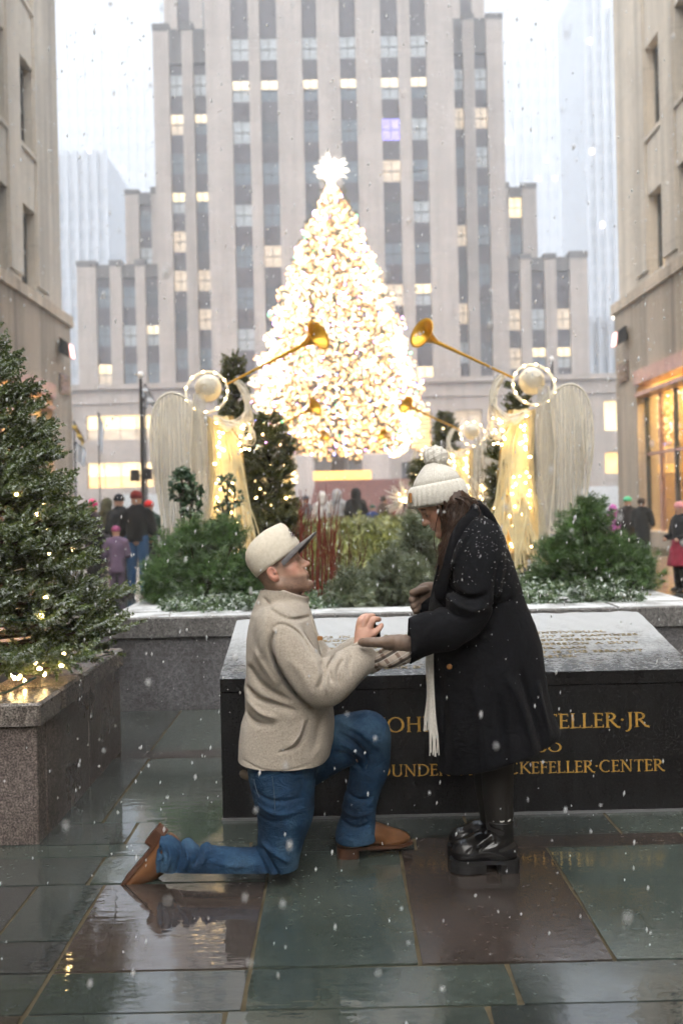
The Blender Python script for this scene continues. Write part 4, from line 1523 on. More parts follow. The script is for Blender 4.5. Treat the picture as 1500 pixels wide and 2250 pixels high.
def lamp_post(label, px, ptop, Y, boxes):
    top = P(px, ptop, Y)
    t = thing('lamp_post', label, 'lamp post', (top[0], Y, 0))
    b = MB(); b.tube([(top[0], Y, 0), (top[0], Y, top[2])], [.055, .04], 8); b.lathe([(.0, 0), (.12, 0), (.11, .25), (.06, .4), (.05, .5)], (top[0], Y, 0), 10)
    b.build('pole', POST, t)
    MB().ball((top[0], Y, top[2] + .1), .085, 10, 8).build('globe', GLOBE, t, True)
    for dx, dz, w in boxes:
        z = pxz(1045, Y, px) + dz
        b = MB(); b.bbox(top[0] + dx - w, top[0] + dx + w, Y - .28, Y - .02, z - .14, z + .14, .02)
        b.tube([(top[0], Y, z), (top[0] + dx, Y - .1, z)], .025, 5)
        b.build('loudspeaker', POST, t)


lamp_post('tall dark lamp post with two black speaker boxes above the man in jeans', 309, 832, 25.0, [(-.16, .0, .1), (.16, .03, .1)])
lamp_post('dark lamp post tip rising behind the right angel\'s halo', 1212, 795, 34.0, [])
FLAGW = simple('flag_white', (.72, .75, .8), .7, .05)
FLAGY = simple('flag_yellow', (.75, .5, .06), .7, .1)


def flag(label, a, b, c, Y, mat):
    pa, pb, pc = P(*a, Y), P(*b, Y), P(*c, Y)
    t = thing('flag', label, 'flag', (pa[0], Y, 0))
    MB().tube([pa, pb, (pb[0] + (pb[0] - pa[0]) * .02, Y, pb[2])], .025, 6).build('staff', POST, t)
    MB().tube([(pa[0], Y, 0), pa], .03, 6).build('mast', POST, t)
    n_, m_ = 10, 8
    vs, fs = [], []
    for i in range(n_ + 1):
        for j in range(m_ + 1):
            q = pa + (pb - pa) * (i / n_)
            dn = (pc - pb) * (j / m_)
            vs.append(q + dn + np.array([0, .12 * sin(i * 1.3 + j * .5), 0]))
    for i in range(n_):
        for j in range(m_):
            k = i * (m_ + 1) + j
            fs.append([k, k + 1, k + m_ + 2, k + m_ + 1])
    MB().add(vs, fs).build('cloth', mat, t, True)


flag('white flag on a slanted staff beside the lamp post', (318, 842), (345, 890), (340, 905), 36, FLAGW)
flag('white flag hanging limp next to the lamp post', (314, 850), (326, 880), (322, 905), 38, FLAGW)
flag('yellow flag near the stone corner above the fir', (163, 925), (186, 968), (182, 980), 37, FLAGY)
flag('white flag hanging just below the yellow one', (165, 968), (186, 985), (190, 1030), 39, FLAGW)
flag('pale flag hanging before the lit shop windows', (216, 905), (226, 930), (226, 1000), 41, FLAGW)

# ------------------------------------------------------------------ trumpet angels
WIRE = simple('angel_wire_white', (.78, .74, .64), .5, .1, 10)
GOWN = simple('angel_wire_glow_tint', (.78, .68, .42), .5, .15, 10)  # white wire with the bulbs' golden glow put into its colour
GOLD = simple('trumpet_gold', (.75, .4, .035), .3, .12, 8, metal=.55)


def mesh_cloth(name, c, clear):
    m = M(name)
    b = m.b
    m.set(Roughness=.6)
    m.color(m.ramp(m.noise(150, 3, .7), [(.35, np.array(c) * .75), (.65, np.array(c) * 1.15)]))
    tr = m.n('ShaderNodeBsdfTransparent')
    mix = m.n('ShaderNodeMixShader')
    k = m.ramp(m.noise(240, 2, .7), [(.4, 1.0 - clear * .3), (.62, 1.0 - clear * 1.3)])
    m.l(k, mix.inputs[0]).l(tr.outputs[0], mix.inputs[1]).l(b.outputs[0], mix.inputs[2])
    m.l(mix.outputs[0], m.nt.nodes['Material Output'].inputs[0])
    return m.m


WINGM = mesh_cloth('wing_wire_mesh', (.56, .53, .45), .62)
ANG_BULB = MB().ball((0, 0, 0), (.0105, .0105, .0105), 6, 4).mesh('bulb', BULB_W, True)


def smooth_pts(pts, n=8, closed=False):
    p = np.asarray(pts, float)
    out = []
    m = len(p)
    rng_ = range(m if closed else m - 1)
    for i in rng_:
        p0, p1, p2, p3 = (p[(i - 1) % m] if closed or i > 0 else p[0]), p[i], p[(i + 1) % m], (p[(i + 2) % m] if closed or i + 2 < m else p[-1])
        for k in range(n):
            t = k / n
            out.append(.5 * ((2 * p1) + (-p0 + p2) * t + (2 * p0 - 5 * p1 + 4 * p2 - p3) * t * t + (-p0 + 3 * p1 - 3 * p2 + p3) * t ** 3))
    if not closed: out.append(p[-1])
    return np.array(out)


AY = 10.0
aroot = P(475, 1290, AY); aroot[2] = .64
angel = thing('trumpet_angel', 'white wire angel with big mesh wing blowing a gold trumpet, above the kneeling man', 'angel statue', aroot, 'trumpet angels in the flower beds')


def A(px, py, dy=0.0):
    q = P(px, py, AY)
    return np.array([q[0], AY + dy, q[2]])


wing_px = [(446, 925), (430, 893), (404, 872), (376, 868), (352, 886), (339, 925), (338, 990), (348, 1060), (360, 1125), (368, 1180), (400, 1190), (432, 1180), (450, 1110), (454, 1020)]
for dy, lean in ((-.2, .1), (.22, -.16)):
    ol = smooth_pts([A(a, b_, 0) for a, b_ in wing_px], 6, True)
    ol[:, 1] = AY + dy + lean * (ol[:, 0] - ol[:, 0].max()) * -1.0
    c = ol.mean(0)
    vs, fs = [], []
    n_ = len(ol)
    for k in range(7):
        s_ = 1 - k / 6.5
        for q in ol:
            w_ = c + (q - c) * s_
            vs.append(w_ + np.array([0, -.05 * (1 - s_ ** 2) + .006 * sin(q[2] * 40) * s_, 0]))
    for k in range(6):
        for i in range(n_):
            j = (i + 1) % n_
            fs.append([k * n_ + i, k * n_ + j, (k + 1) * n_ + j, (k + 1) * n_ + i])
    fs.append([6 * n_ + i for i in range(n_)])
    w_ = MB().add(vs, fs).build('wing', WINGM, angel, True)
    MB().tube(np.vstack([ol, ol[:1]]), .011, 5).build('wing_frame', WIRE, w_)
    vein = MB()
    for k in range(17):
        i, j = 2 + k * 2, n_ - 3 - k * 2
        a_, b2 = ol[i % n_], ol[(j - 8) % n_]
        m2 = (a_ + b2) / 2 + np.array([R.uniform(-.03, .03), -.06, R.uniform(-.04, .04)])
        vein.tube(smooth_pts([a_, m2, b2], 5), .0035, 4, False)
    vein.build('wing_wires', WIRE, w_)
# sash of mesh falling from the head
sash = [(446, 872, 14), (447, 920, 20), (446, 1000, 24), (450, 1080, 22), (456, 1150, 16), (460, 1210, 12)]
vs, fs = [], []
for i, (px, py, w) in enumerate(sash):
    for k in range(5):
        q = A(px + w * (k / 2 - 1) * .8, py, -.27 - .05 * (1 - (k / 2 - 1) ** 2))
        vs.append(q)
for i in range(len(sash) - 1):
    for k in range(4):
        a = i * 5 + k
        fs.append([a, a + 1, a + 6, a + 5])
sh = MB().add(vs, fs).build('mesh_sash', WINGM, angel, True)
MB().tube([A(px - w * .8, py, -.27) for px, py, w in sash], .008, 4).build('sash_edge', WIRE, sh)
# head with radiating wires, halo
hc = A(458, 853)
MB().ball(hc, (.13, .125, .14), 14, 10).build('head', WIRE, angel, True)
hw = MB()
for k in range(26):
    a = 2 * pi * k / 26
    d1 = np.array([cos(a), 0, sin(a)])
    hw.tube([hc + np.array([-.03, -.142, .03]), hc + d1 * .085 + (0, -.115, 0), hc + d1 * .136 + (0, -.02, 0)], .0045, 4, False)
hw.build('hair_wires', WIRE, angel)
hl = [A(455, 868, -.03) + np.array([.21 * cos(a), .1 * sin(a), .215 * sin(a) + .03]) for a in np.linspace(0, 2 * pi, 33)]
halo = MB().tube(hl, .011, 6).build('halo', WIRE, angel)
for k in range(0, 32, 3):
    share('bulb', ANG_BULB, angel, hl[k] + np.array([0, -.02, 0]))
hr2 = [q + (np.array([0, .07, 0])) for q in hl]
MB().tube(hr2, .008, 5).build('halo', WIRE, angel)
# gown of hanging wires
gw = MB()
gi = MB()
for k in range(150):
    a = R.uniform(0, 2 * pi)
    sx_, sy_ = .1 * cos(a), .09 * sin(a)
    p0 = A(478, 918) + np.array([sx_, sy_, R.uniform(-.02, .02)])
    p1 = A(497 + R.uniform(-7, 7), 1010) + np.array([sx_ * 1.25, sy_ * 1.2, 0])
    p2 = A(503 + R.uniform(-11, 11), 1080) + np.array([sx_ * 1.45, sy_ * 1.5, 0])
    p3 = A(503 + R.uniform(-9, 9), 1150) + np.array([sx_ * 2.1, sy_ * 2.2, R.uniform(-.1, .1)])
    p4 = A(500 + R.uniform(-14, 14), 1235) + np.array([sx_ * 3.0 + R.uniform(-.06, .06), sy_ * 2.9, R.uniform(-.16, .12)])
    gw.tube(smooth_pts([p0, p1, p2, p3, p4], 4), R.choice([.005, .007, .011]), 4, False)
gown = gw.build('gown_wires', GOWN, angel)
prof = [(.105, A(0, 925)[2]), (.09, A(0, 960)[2]), (.115, A(0, 1010)[2]), (.13, A(0, 1080)[2]), (.17, A(0, 1150)[2]), (.22, A(0, 1240)[2])]
xs_ = [A(478, 0)[0], A(486, 0)[0], A(496, 0)[0], A(502, 0)[0], A(503, 0)[0], A(505, 0)[0]]
vs, fs = [], []
for (r_, z), x in zip(prof, xs_):
    for k in range(16):
        vs.append((x + r_ * .6 * cos(2 * pi * k / 16), AY + .05 + r_ * .55 * sin(2 * pi * k / 16), z))
for i in range(5):
    for k in range(16):
        fs.append([i * 16 + k, i * 16 + (k + 1) % 16, (i + 1) * 16 + (k + 1) % 16, (i + 1) * 16 + k])
MB().add(vs, fs).build('gown', mesh_cloth('gown_golden_core', (.6, .42, .16), .5), angel, True)  # added inner shell; the golden lit core is put into its colour
# raised arms: bundles of wire
for dy in (-.12, .1):
    aw = MB()
    for k in range(15):
        j = lambda s_: np.array([R.uniform(-s_, s_), R.uniform(-s_, s_), R.uniform(-s_, s_)])
        aw.tube(smooth_pts([A(478, 925, dy * 1.2) + j(.04), A(515, 938, dy) + j(.06), A(543, 925, dy * .8) + j(.06), A(545, 885, dy * .5) + j(.035), A(532, 852, dy * .3) + j(.03), A(518, 838, dy * .2) + j(.02)], 5), .0055, 4, False)
    for k in range(6):
        aw.tube(smooth_pts([A(520, 940, dy) + j(.05), A(540, 975, dy) + j(.05), A(552, 960, dy) + j(.05), A(546, 930, dy)], 4), .005, 4, False)
    aw.build('arm', WIRE, angel)
# trumpet
t0, t1 = A(500, 846, -.06), A(668, 763, -.16)
ax_ = unit(t1 - t0)
MB().tube([t0, t0 + (t1 - t0) * .5, t1], [.011, .014, .022], 8).build('trumpet_tube', GOLD, angel)
bl_ = MB().lathe([(q_[0] * 1.15, q_[1] * 1.25) for q_ in [(.02, 0), (.03, .04), (.05, .09), (.08, .13), (.115, .155), (.135, .165), (.137, .172), (.115, .162), (.05, .1), (.02, .04)]], t1 - ax_ * .01, 24, ax_ + np.array([0, -.55, 0]))
bl_.build('trumpet_bell', GOLD, angel, True)
# fairy lights down the gown and arms
for k in range(72):
    q = R.choice([(R.uniform(474, 500), R.uniform(930, 1070)), (R.uniform(474, 500), R.uniform(930, 1070)), (R.uniform(478, 492), R.uniform(930, 1180)), (R.uniform(515, 530), R.uniform(1000, 1220)), (R.uniform(525, 556), R.uniform(930, 990)), (R.uniform(470, 520), R.uniform(1060, 1220))])
    share('bulb', ANG_BULB, angel, A(q[0], q[1], R.uniform(-.22, .05)))


def place_angel(px, Y, turn, label, sc=1.0):
    a = copy_tree(angel)
    p_ = P(px, 1200, Y)
    a.location = (p_[0], Y, .64)
    a.scale = (-sc if turn else sc, sc, sc)
    a['label'] = label
    return a


place_angel(1168, AY, True, 'white wire angel with big mesh wing and glowing gown behind the woman\'s coat', 1.0)
place_angel(1036, 17, True, 'smaller distant angel whose trumpet points left, just right of the cream hat', 1.0)
place_angel(560, 17, False, 'second angel of the left row, hidden but for trumpet behind the olive conifer', 1.0)
place_angel(621, 24, False, 'third angel of the left row with tiny trumpet against the lit tree', 1.0)
place_angel(943, 24, True, 'third angel of the right row, hidden but for trumpet above the cream hat', 1.0)

# starburst light ornaments
def starburst(label, px, py, Y, r):
    c = P(px, py, Y)
    t = thing('starburst_light', label, 'light ornament', (c[0], Y, .64), 'starburst lights')
    b = MB()
    for k in range(110):
        d = unit(N.normal(size=3)); b.tube([c + d * .03, c + d * r * R.uniform(.75, 1)], [.006, .003], 4, False)
    b.build('spikes', WIRE, t)
    MB().tube([(c[0], Y, .6), (c[0], Y, c[2])], .012, 6).build('stem', POST, t)
    MB().ball(c, .04, 8, 6).build('core', BULB_W, t, True)
    for k in range(7):
        share('bulb', ANG_BULB, t, c + unit(N.normal(size=3)) * r * .4)


starburst('spiky white starburst light at the brim of the cream hat', 888, 1098, 14.5, .34)
starburst('spiky white starburst light between the cream hat and glowing gown', 1062, 1075, 13.8, .36)
# ------------------------------------------------------------------ bodies and clothing as smooth continuous surfaces
def lerp(a, b, t): return a + (b - a) * t


class Field:
    """distance field on a grid, meshed with surface nets"""
    def __init__(s, lo, hi, h):
        s.lo, s.h = np.asarray(lo, float), h
        s.n = np.ceil((np.asarray(hi) - s.lo) / h).astype(int) + 1
        s.ax = [(s.lo[i] + np.arange(s.n[i]) * h).astype(np.float32) for i in range(3)]
        s.d = np.full(s.n, .2, np.float32)

    def sub(s, lo, hi):
        sl = []
        for i in range(3):
            a = int(np.clip(math.floor((lo[i] - s.lo[i]) / s.h), 0, s.n[i]))
            b = int(np.clip(math.ceil((hi[i] - s.lo[i]) / s.h) + 1, 0, s.n[i]))
            sl.append(slice(a, b))
        sl = tuple(sl)
        g = np.meshgrid(*[s.ax[i][sl[i]] for i in range(3)], indexing='ij', sparse=True)
        return sl, g

    def put(s, fn, lo, hi, k=.02, mode='add', pad=None):
        pad = (k * 1.5 + .02) if pad is None else pad
        sl, g = s.sub(np.asarray(lo) - pad, np.asarray(hi) + pad)
        if min(x.stop - x.start for x in sl) <= 0: return
        e = fn(*g)
        a = s.d[sl]
        if mode == 'cut': e = -e
        if mode == 'add':
            if k <= 0: r = np.minimum(a, e)
            else:
                h = np.clip(.5 + .5 * (e - a) / k, 0, 1)
                r = lerp(e, a, h) - k * h * (1 - h)
        else:
            if k <= 0: r = np.maximum(a, e)
            else:
                h = np.clip(.5 - .5 * (e - a) / k, 0, 1)
                r = lerp(e, a, h) + k * h * (1 - h)
        s.d[sl] = r

    def cone(s, a, b, ra, rb, k=.02, mode='add', flat=None):
        a, b = np.asarray(a, float), np.asarray(b, float)
        ab = b - a; L2 = max(float(ab @ ab), 1e-9)
        m = max(ra, rb)

        def fn(X, Y, Z):
            t = np.clip(((X - a[0]) * ab[0] + (Y - a[1]) * ab[1] + (Z - a[2]) * ab[2]) / L2, 0, 1)
            dx, dy, dz = X - a[0] - t * ab[0], Y - a[1] - t * ab[1], Z - a[2] - t * ab[2]
            if flat is not None:
                w, sc = np.asarray(flat[0], float), flat[1]
                c = dx * w[0] + dy * w[1] + dz * w[2]
                q = c * (1 / sc - 1)
                dx, dy, dz = dx + w[0] * q, dy + w[1] * q, dz + w[2] * q
                return (np.sqrt(dx * dx + dy * dy + dz * dz) - lerp(ra, rb, t)) * min(1, sc)
            return np.sqrt(dx * dx + dy * dy + dz * dz) - lerp(ra, rb, t)
        m2 = m * (max(1, flat[1]) if flat is not None else 1)
        s.put(fn, np.minimum(a, b) - m2, np.maximum(a, b) + m2, k, mode)

    def tube(s, pts, rad, k=.02, n=4, mode='add', flat=None):
        p = smooth_pts(np.column_stack([np.asarray(pts, float), rad]), n) if n > 1 else np.column_stack([np.asarray(pts, float), rad])
        for i in range(len(p) - 1):
            s.cone(p[i, :3], p[i + 1, :3], p[i, 3], p[i + 1, 3], k if i == 0 else min(k, .012), mode, flat)

    def ell(s, c, r, k=.02, mode='add', rot=None):
        c, r = np.asarray(c, float), np.broadcast_to(np.asarray(r, float), (3,))
        Rm = np.eye(3) if rot is None else np.asarray(rot)     # columns: local axes

        def fn(X, Y, Z):
            x, y, z = X - c[0], Y - c[1], Z - c[2]
            u = [x * Rm[0, i] + y * Rm[1, i] + z * Rm[2, i] for i in range(3)]
            k0 = np.sqrt(sum((u[i] / r[i]) ** 2 for i in range(3)))
            k1 = np.sqrt(sum((u[i] / r[i] ** 2) ** 2 for i in range(3))) + 1e-6
            return k0 * (k0 - 1) / k1
        m = float(r.max())
        s.put(fn, c - m, c + m, k, mode)

    def loft(s, rows, k=.02, power=2.0, mode='add'):
        """rows: (z, x_left, x_right, y_mid, ry) from top to bottom or reverse"""
        rows = np.array(sorted([tuple(r) for r in rows]), float)

        def fn(X, Y, Z):
            z = Z.ravel()
            xl = np.interp(z, rows[:, 0], rows[:, 1]).astype(np.float32); xr = np.interp(z, rows[:, 0], rows[:, 2]).astype(np.float32)
            ym = np.interp(z, rows[:, 0], rows[:, 3]).astype(np.float32); ry = np.interp(z, rows[:, 0], rows[:, 4]).astype(np.float32)
            cx, rx = (xl + xr) / 2, (xr - xl) / 2
            sh = (1, 1, -1)
            q = (np.abs((X - cx.reshape(sh)) / rx.reshape(sh)) ** power + np.abs((Y - ym.reshape(sh)) / ry.reshape(sh)) ** power) ** (1 / power)
            d = (q - 1) * np.minimum(rx, ry).reshape(sh) * .9
            top = Z - rows[-1, 0]; bot = rows[0, 0] - Z
            return np.maximum(d, np.maximum(top, bot))
        lo = (rows[:, 1].min(), (rows[:, 3] - rows[:, 4]).min(), rows[0, 0]); hi = (rows[:, 2].max(), (rows[:, 3] + rows[:, 4]).max(), rows[-1, 0])
        s.put(fn, lo, hi, k, mode)

    def plane(s, p, nrm, k=.0, box=None):
        """cut away the side the normal points to"""
        p, nrm = np.asarray(p, float), unit(nrm)
        fn = lambda X, Y, Z: (X - p[0]) * nrm[0] + (Y - p[1]) * nrm[1] + (Z - p[2]) * nrm[2]
        lo, hi = box if box is not None else (s.lo - 1, s.lo + s.n * s.h + 1)
        s.put(lambda *g: -fn(*g), lo, hi, k, 'cut', 0)

    def fold(s, pts, amp, w, Y, near=None):
        """ridge (amp>0) or crease (amp<0) drawn along photo pixels pts on the camera-facing side"""
        q = np.array([P(a, b, Y)[[0, 2]] for a, b in pts])
        q = smooth_pts(q, 5)
        lo = (q[:, 0].min() - 3 * w, -9, q[:, 1].min() - 3 * w); hi = (q[:, 0].max() + 3 * w, near if near is not None else 99, q[:, 1].max() + 3 * w)
        sl, (X, Yg, Z) = s.sub(lo, hi)
        if min(x.stop - x.start for x in sl) <= 0: return
        best = None
        for i in range(len(q) - 1):
            a, b = q[i], q[i + 1]
            ab = b - a; L2 = ab @ ab + 1e-9
            t = np.clip(((X - a[0]) * ab[0] + (Z - a[1]) * ab[1]) / L2, 0, 1)
            d2 = (X - a[0] - t * ab[0]) ** 2 + (Z - a[1] - t * ab[1]) ** 2
            u = (i + t) / (len(q) - 1)
            e = np.exp(-d2 / (w * w)) * np.sqrt(np.clip(np.sin(np.pi * np.clip(u, .0, 1)), 0.02, 1))
            best = e if best is None else np.maximum(best, e)
        s.d[sl] -= (amp * best).astype(np.float32)

    def ripple(s, amp, freq, seed=1, stretch=(1, 1, 1)):
        r = np.random.default_rng(seed)
        X, Y, Z = np.meshgrid(*s.ax, indexing='ij', sparse=True)
        for i in range(5):
            v = unit(r.normal(size=3)) * freq * r.uniform(.6, 1.6) * np.array(stretch)
            s.d += (amp / 3 * np.sin(X * v[0] + Y * v[1] + Z * v[2] + r.uniform(0, 6.28))).astype(np.float32)

    def mesh(s):
        d = s.d
        ins = d < 0
        n = d.shape
        c = np.zeros((n[0] - 1, n[1] - 1, n[2] - 1), np.uint8)
        for i in (0, 1):
            for j in (0, 1):
                for k in (0, 1):
                    c += ins[i:n[0] - 1 + i, j:n[1] - 1 + j, k:n[2] - 1 + k]
        act = np.argwhere((c > 0) & (c < 8))
        idx = np.full(c.shape, -1, np.int32)
        idx[tuple(act.T)] = np.arange(len(act))
        acc = np.zeros((len(act), 3)); cnt = np.zeros(len(act))
        corners = [(i, j, k) for i in (0, 1) for j in (0, 1) for k in (0, 1)]
        val = {q: d[act[:, 0] + q[0], act[:, 1] + q[1], act[:, 2] + q[2]] for q in corners}
        for q in corners:
            for ax in range(3):
                if q[ax]: continue
                r = list(q); r[ax] = 1; r = tuple(r)
                a, b = val[q], val[r]
                m = (a < 0) != (b < 0)
                t = np.where(m, a / np.where(m, a - b, 1), 0)
                p = np.array(q, float)[None, :].repeat(len(act), 0); p[:, ax] = t
                acc[m] += p[m]; cnt[m] += 1
        v = s.lo + (act + acc / cnt[:, None]) * s.h
        fs = []
        for ax in range(3):
            o1, o2 = [(1, 2), (2, 0), (0, 1)][ax]
            sl0 = [slice(None)] * 3; sl1 = [slice(None)] * 3
            sl0[ax] = slice(0, n[ax] - 1); sl1[ax] = slice(1, n[ax])
            a, b = ins[tuple(sl0)], ins[tuple(sl1)]
            e = np.argwhere(a != b)
            e = e[(e[:, o1] > 0) & (e[:, o2] > 0) & (e[:, o1] < n[o1] - 1) & (e[:, o2] < n[o2] - 1)]
            flip = a[tuple(e.T)]
            q = []
            for da, db in ((1, 1), (0, 1), (0, 0), (1, 0)):
                w = e.copy(); w[:, o1] -= da; w[:, o2] -= db
                q.append(idx[tuple(w.T)])
            q = np.stack(q, 1)
            q[~flip] = q[~flip][:, ::-1]
            fs.append(q)
        return v, np.concatenate(fs)


def biggest(v, f):
    lab = np.arange(len(v))
    while True:
        old = lab.copy()
        m = lab[f].min(1)
        for k in range(4): np.minimum.at(lab, f[:, k], m)
        lab = lab[lab]
        if (old == lab).all(): break
    ids, cnt = np.unique(lab, return_counts=True)
    keep = lab == ids[cnt.argmax()]
    new = np.cumsum(keep) - 1
    return v[keep], new[f[keep[f[:, 0]]]]


def sdf_obj(name, fld, mat, parent, attr=None, relax=1, clean=False):
    v, f = fld.mesh()
    if clean: v, f = biggest(v, f)
    for _ in range(relax):   # light smoothing of the grid steps
        acc = np.zeros_like(v); cnt = np.zeros(len(v))
        for a, b in ((0, 1), (1, 2), (2, 3), (3, 0)):
            np.add.at(acc, f[:, a], v[f[:, b]]); np.add.at(cnt, f[:, a], 1)
            np.add.at(acc, f[:, b], v[f[:, a]]); np.add.at(cnt, f[:, b], 1)
        v = v * .5 + acc / np.maximum(cnt, 1)[:, None] * .5
    o = mobj(name, v, f, mat, parent, True)
    if attr:
        for k, fn in attr.items():
            at = o.data.attributes.new(k, 'FLOAT', 'POINT')
            at.data.foreach_set('value', np.asarray(fn(v), np.float32))
    return o


def pose(c, pitch, face=1, sc=1.0, yaw=0.0, roll=0.0):
    """local (x forward, y to the far side, z up) -> place; face -1 looks to -X"""
    cp, sp = cos(pitch), sin(pitch)
    fwd = np.array([face * cp * cos(yaw), cp * sin(yaw), sp])
    up = np.array([-face * sp * cos(yaw), -sp * sin(yaw), cp])
    lat = np.cross(up, fwd)
    if roll:
        up, lat = up * cos(roll) + lat * sin(roll), lat * cos(roll) - up * sin(roll)
    Rm = np.stack([fwd, lat, up], 1)
    c = np.asarray(c, float)
    f = lambda x, y, z: c + Rm @ (np.array([x, y, z], float) * sc)
    f.R = Rm; f.sc = sc
    return f


# ---- cloth, skin and leather
def fabric(name, c, c2, scale=400, rough=.9, bump=.4, sheen=.3, mott=60, bd=.002, crumple=0.0):
    m = M(name)
    m.set(Roughness=rough)
    c, c2 = np.array(c), np.array(c2)
    col = m.ramp(m.noise(mott, 4, .7), [(.36, c), (.64, c2)])
    col = m.mix(1, col, m.ramp(m.noise(5, 3), [(.3, (.92, .92, .92)), (.7, (1.06, 1.06, 1.06))]), 'MULTIPLY')
    m.color(col)
    m.b.inputs['Sheen Weight'].default_value = sheen
    m.b.inputs['Specular IOR Level'].default_value = .2
    m.bump(m.noise(scale, 3, .7), bump, bd)
    if crumple: m.bump2(m.noise(16, 4, .55, dist=1.2), crumple, .02)
    return m.m


def denim():
    m = M('blue_denim')
    m.set(Roughness=.85)
    w = m.noise(260, 3, .6, stretch=(1, 1, .25))
    wear = m.noise(4.5, 4, .6)
    wet = m.noise(9, 4, .62)
    col = m.ramp(wear, [(.3, (.004, .014, .034)), (.48, (.012, .04, .088)), (.66, (.06, .125, .2))])
    col = m.mix(1, col, m.ramp(w, [(.3, (.75, .78, .8)), (.7, (1.2, 1.2, 1.2))]), 'MULTIPLY')
    col = m.mix(m.ramp(wet, [(.6, 0.0), (.68, .6)]), col, (.006, .018, .045))
    m.color(col)
    m.b.inputs['Specular IOR Level'].default_value = .25
    m.bump(w, .35, .002)
    m.bump2(m.noise(17, 4, .6, stretch=(1, 1, 1.6), dist=1.6), .5, .022)
    return m.m


def skin(name, c, beard=(.05, .03, .02), hair=(.03, .02, .014)):
    m = M(name)
    c = np.array(c)
    a = m.n('ShaderNodeAttribute'); a.attribute_name = 'beard'
    h = m.n('ShaderNodeAttribute'); h.attribute_name = 'hair'
    r = m.n('ShaderNodeAttribute'); r.attribute_name = 'flush'
    li = m.n('ShaderNodeAttribute'); li.attribute_name = 'lip'
    col = m.ramp(m.noise(40, 4), [(.3, c * .9), (.7, c * 1.08)])
    col = m.mix(m.math('MULTIPLY', r.outputs['Fac'], .75), col, (.62, .2, .15))
    col = m.mix(m.math('MULTIPLY', li.outputs['Fac'], .7), col, (.42, .13, .11))
    sp = m.ramp(m.noise(500, 2), [(.35, .45), (.65, 1.0)])
    col = m.mix(m.math('MULTIPLY', m.math('MULTIPLY', a.outputs['Fac'], sp), .82), col, beard)
    col = m.mix(m.math('MULTIPLY', m.math('MULTIPLY', h.outputs['Fac'], sp), .9), col, hair)
    m.color(col)
    m.set(Roughness=.5)
    m.b.inputs['Subsurface Weight'].default_value = .12
    m.b.inputs['Subsurface Radius'].default_value = (.01, .004, .002)
    m.b.inputs['Subsurface Scale'].default_value = .5
    m.bump(m.noise(300, 3), .08, .002)
    return m.m


FLEECE = fabric('oatmeal_fleece', (.38, .325, .265), (.54, .48, .405), 300, .95, 1.0, .3, 150, .005, .32)
FLEECE_TRIM = fabric('fleece_binding', (.4, .35, .29), (.5, .45, .38), 300, .9)
JEANS = denim()
COATM = fabric('black_wool_coat', (.0015, .0018, .0032), (.0042, .0048, .0078), 260, .9, .6, .01, 120, .003, .35)
SKIN_M = skin('skin_man', (.54, .34, .255))
SKIN_W = skin('skin_woman', (.54, .31, .215))
CAPW = fabric('cream_cap_twill', (.66, .6, .49), (.76, .7, .6), 500, .8, .25, .1, 90, .001)
CAPB = fabric('grey_suede_brim', (.085, .08, .085), (.16, .15, .155), 200, .9, .4, .3, 60)
STITCH = simple('brown_thread', (.05, .035, .06), .7)
KNIT = fabric('cream_knit', (.6, .575, .52), (.76, .74, .68), 260, .95, .5, .4, 140, .002)
SCARF = fabric('cream_scarf', (.6, .57, .51), (.74, .71, .66), 240, .95, .4, .4, 120)
LEATHER = simple('tan_leather', (.13, .056, .021), .42, .35, 14, bump=.2, bscale=80, bdist=.002)
LEATHER_D = simple('dark_tan_sole', (.075, .03, .014), .5, .3, 20)
BOOTB = simple('black_boot_leather', (.006, .006, .007), .2, .3, 9, bump=.25, bscale=26, bdist=.004)
SOLEB = simple('black_rubber', (.01, .01, .011), .45)
GLOVE = simple('brown_leather_glove', (.17, .115, .085), .5, .3, 26, bump=.35, bscale=60, bdist=.003)
HAIRM = simple('dark_brown_hair', (.042, .02, .011), .45, .5, 60, spec=.3)
TIGHTS = simple('black_tights', (.009, .007, .006), .75, .2)
SOCKW = simple('white_sock_frill', (.75, .74, .72), .9)
EYEW = simple('eye_white', (.6, .58, .55), .25, .02)
EYED = simple('eye_dark', (.02, .012, .008), .2)
TAN = simple('tan_tag', (.34, .15, .04), .55, .2, 80)
TEETH = simple('teeth', (.75, .72, .66), .3)


def plaid():
    m = M('plaid_wool')
    m.set(Roughness=.9)
    sx = m.n('ShaderNodeSeparateXYZ'); m.l(m.co(), sx.inputs[0])
    a = m.math('ADD', m.math('MULTIPLY', sx.outputs[0], .85), m.math('MULTIPLY', sx.outputs[2], .6))
    b = m.math('ADD', m.math('MULTIPLY', sx.outputs[0], -.55), m.math('MULTIPLY', sx.outputs[2], .9))
    def band(v, per, lo):
        w = m.math('SINE', m.math('MULTIPLY', v, 2 * pi / per))
        return m.ramp(w, [(lo, 0.0), (lo + .08, 1.0)])
    col = m.mix(m.math('MULTIPLY', band(a, .05, .62), .7), (.55, .47, .4), (.12, .05, .03))
    col = m.mix(m.math('MULTIPLY', band(b, .05, .6), .8), col, (.03, .025, .025))
    col = m.mix(m.math('MULTIPLY', band(b, .025, .9), .9), col, (.75, .72, .68))
    m.color(col)
    m.bump(m.noise(300, 3), .3, .002)
    return m.m


PLAID = plaid()


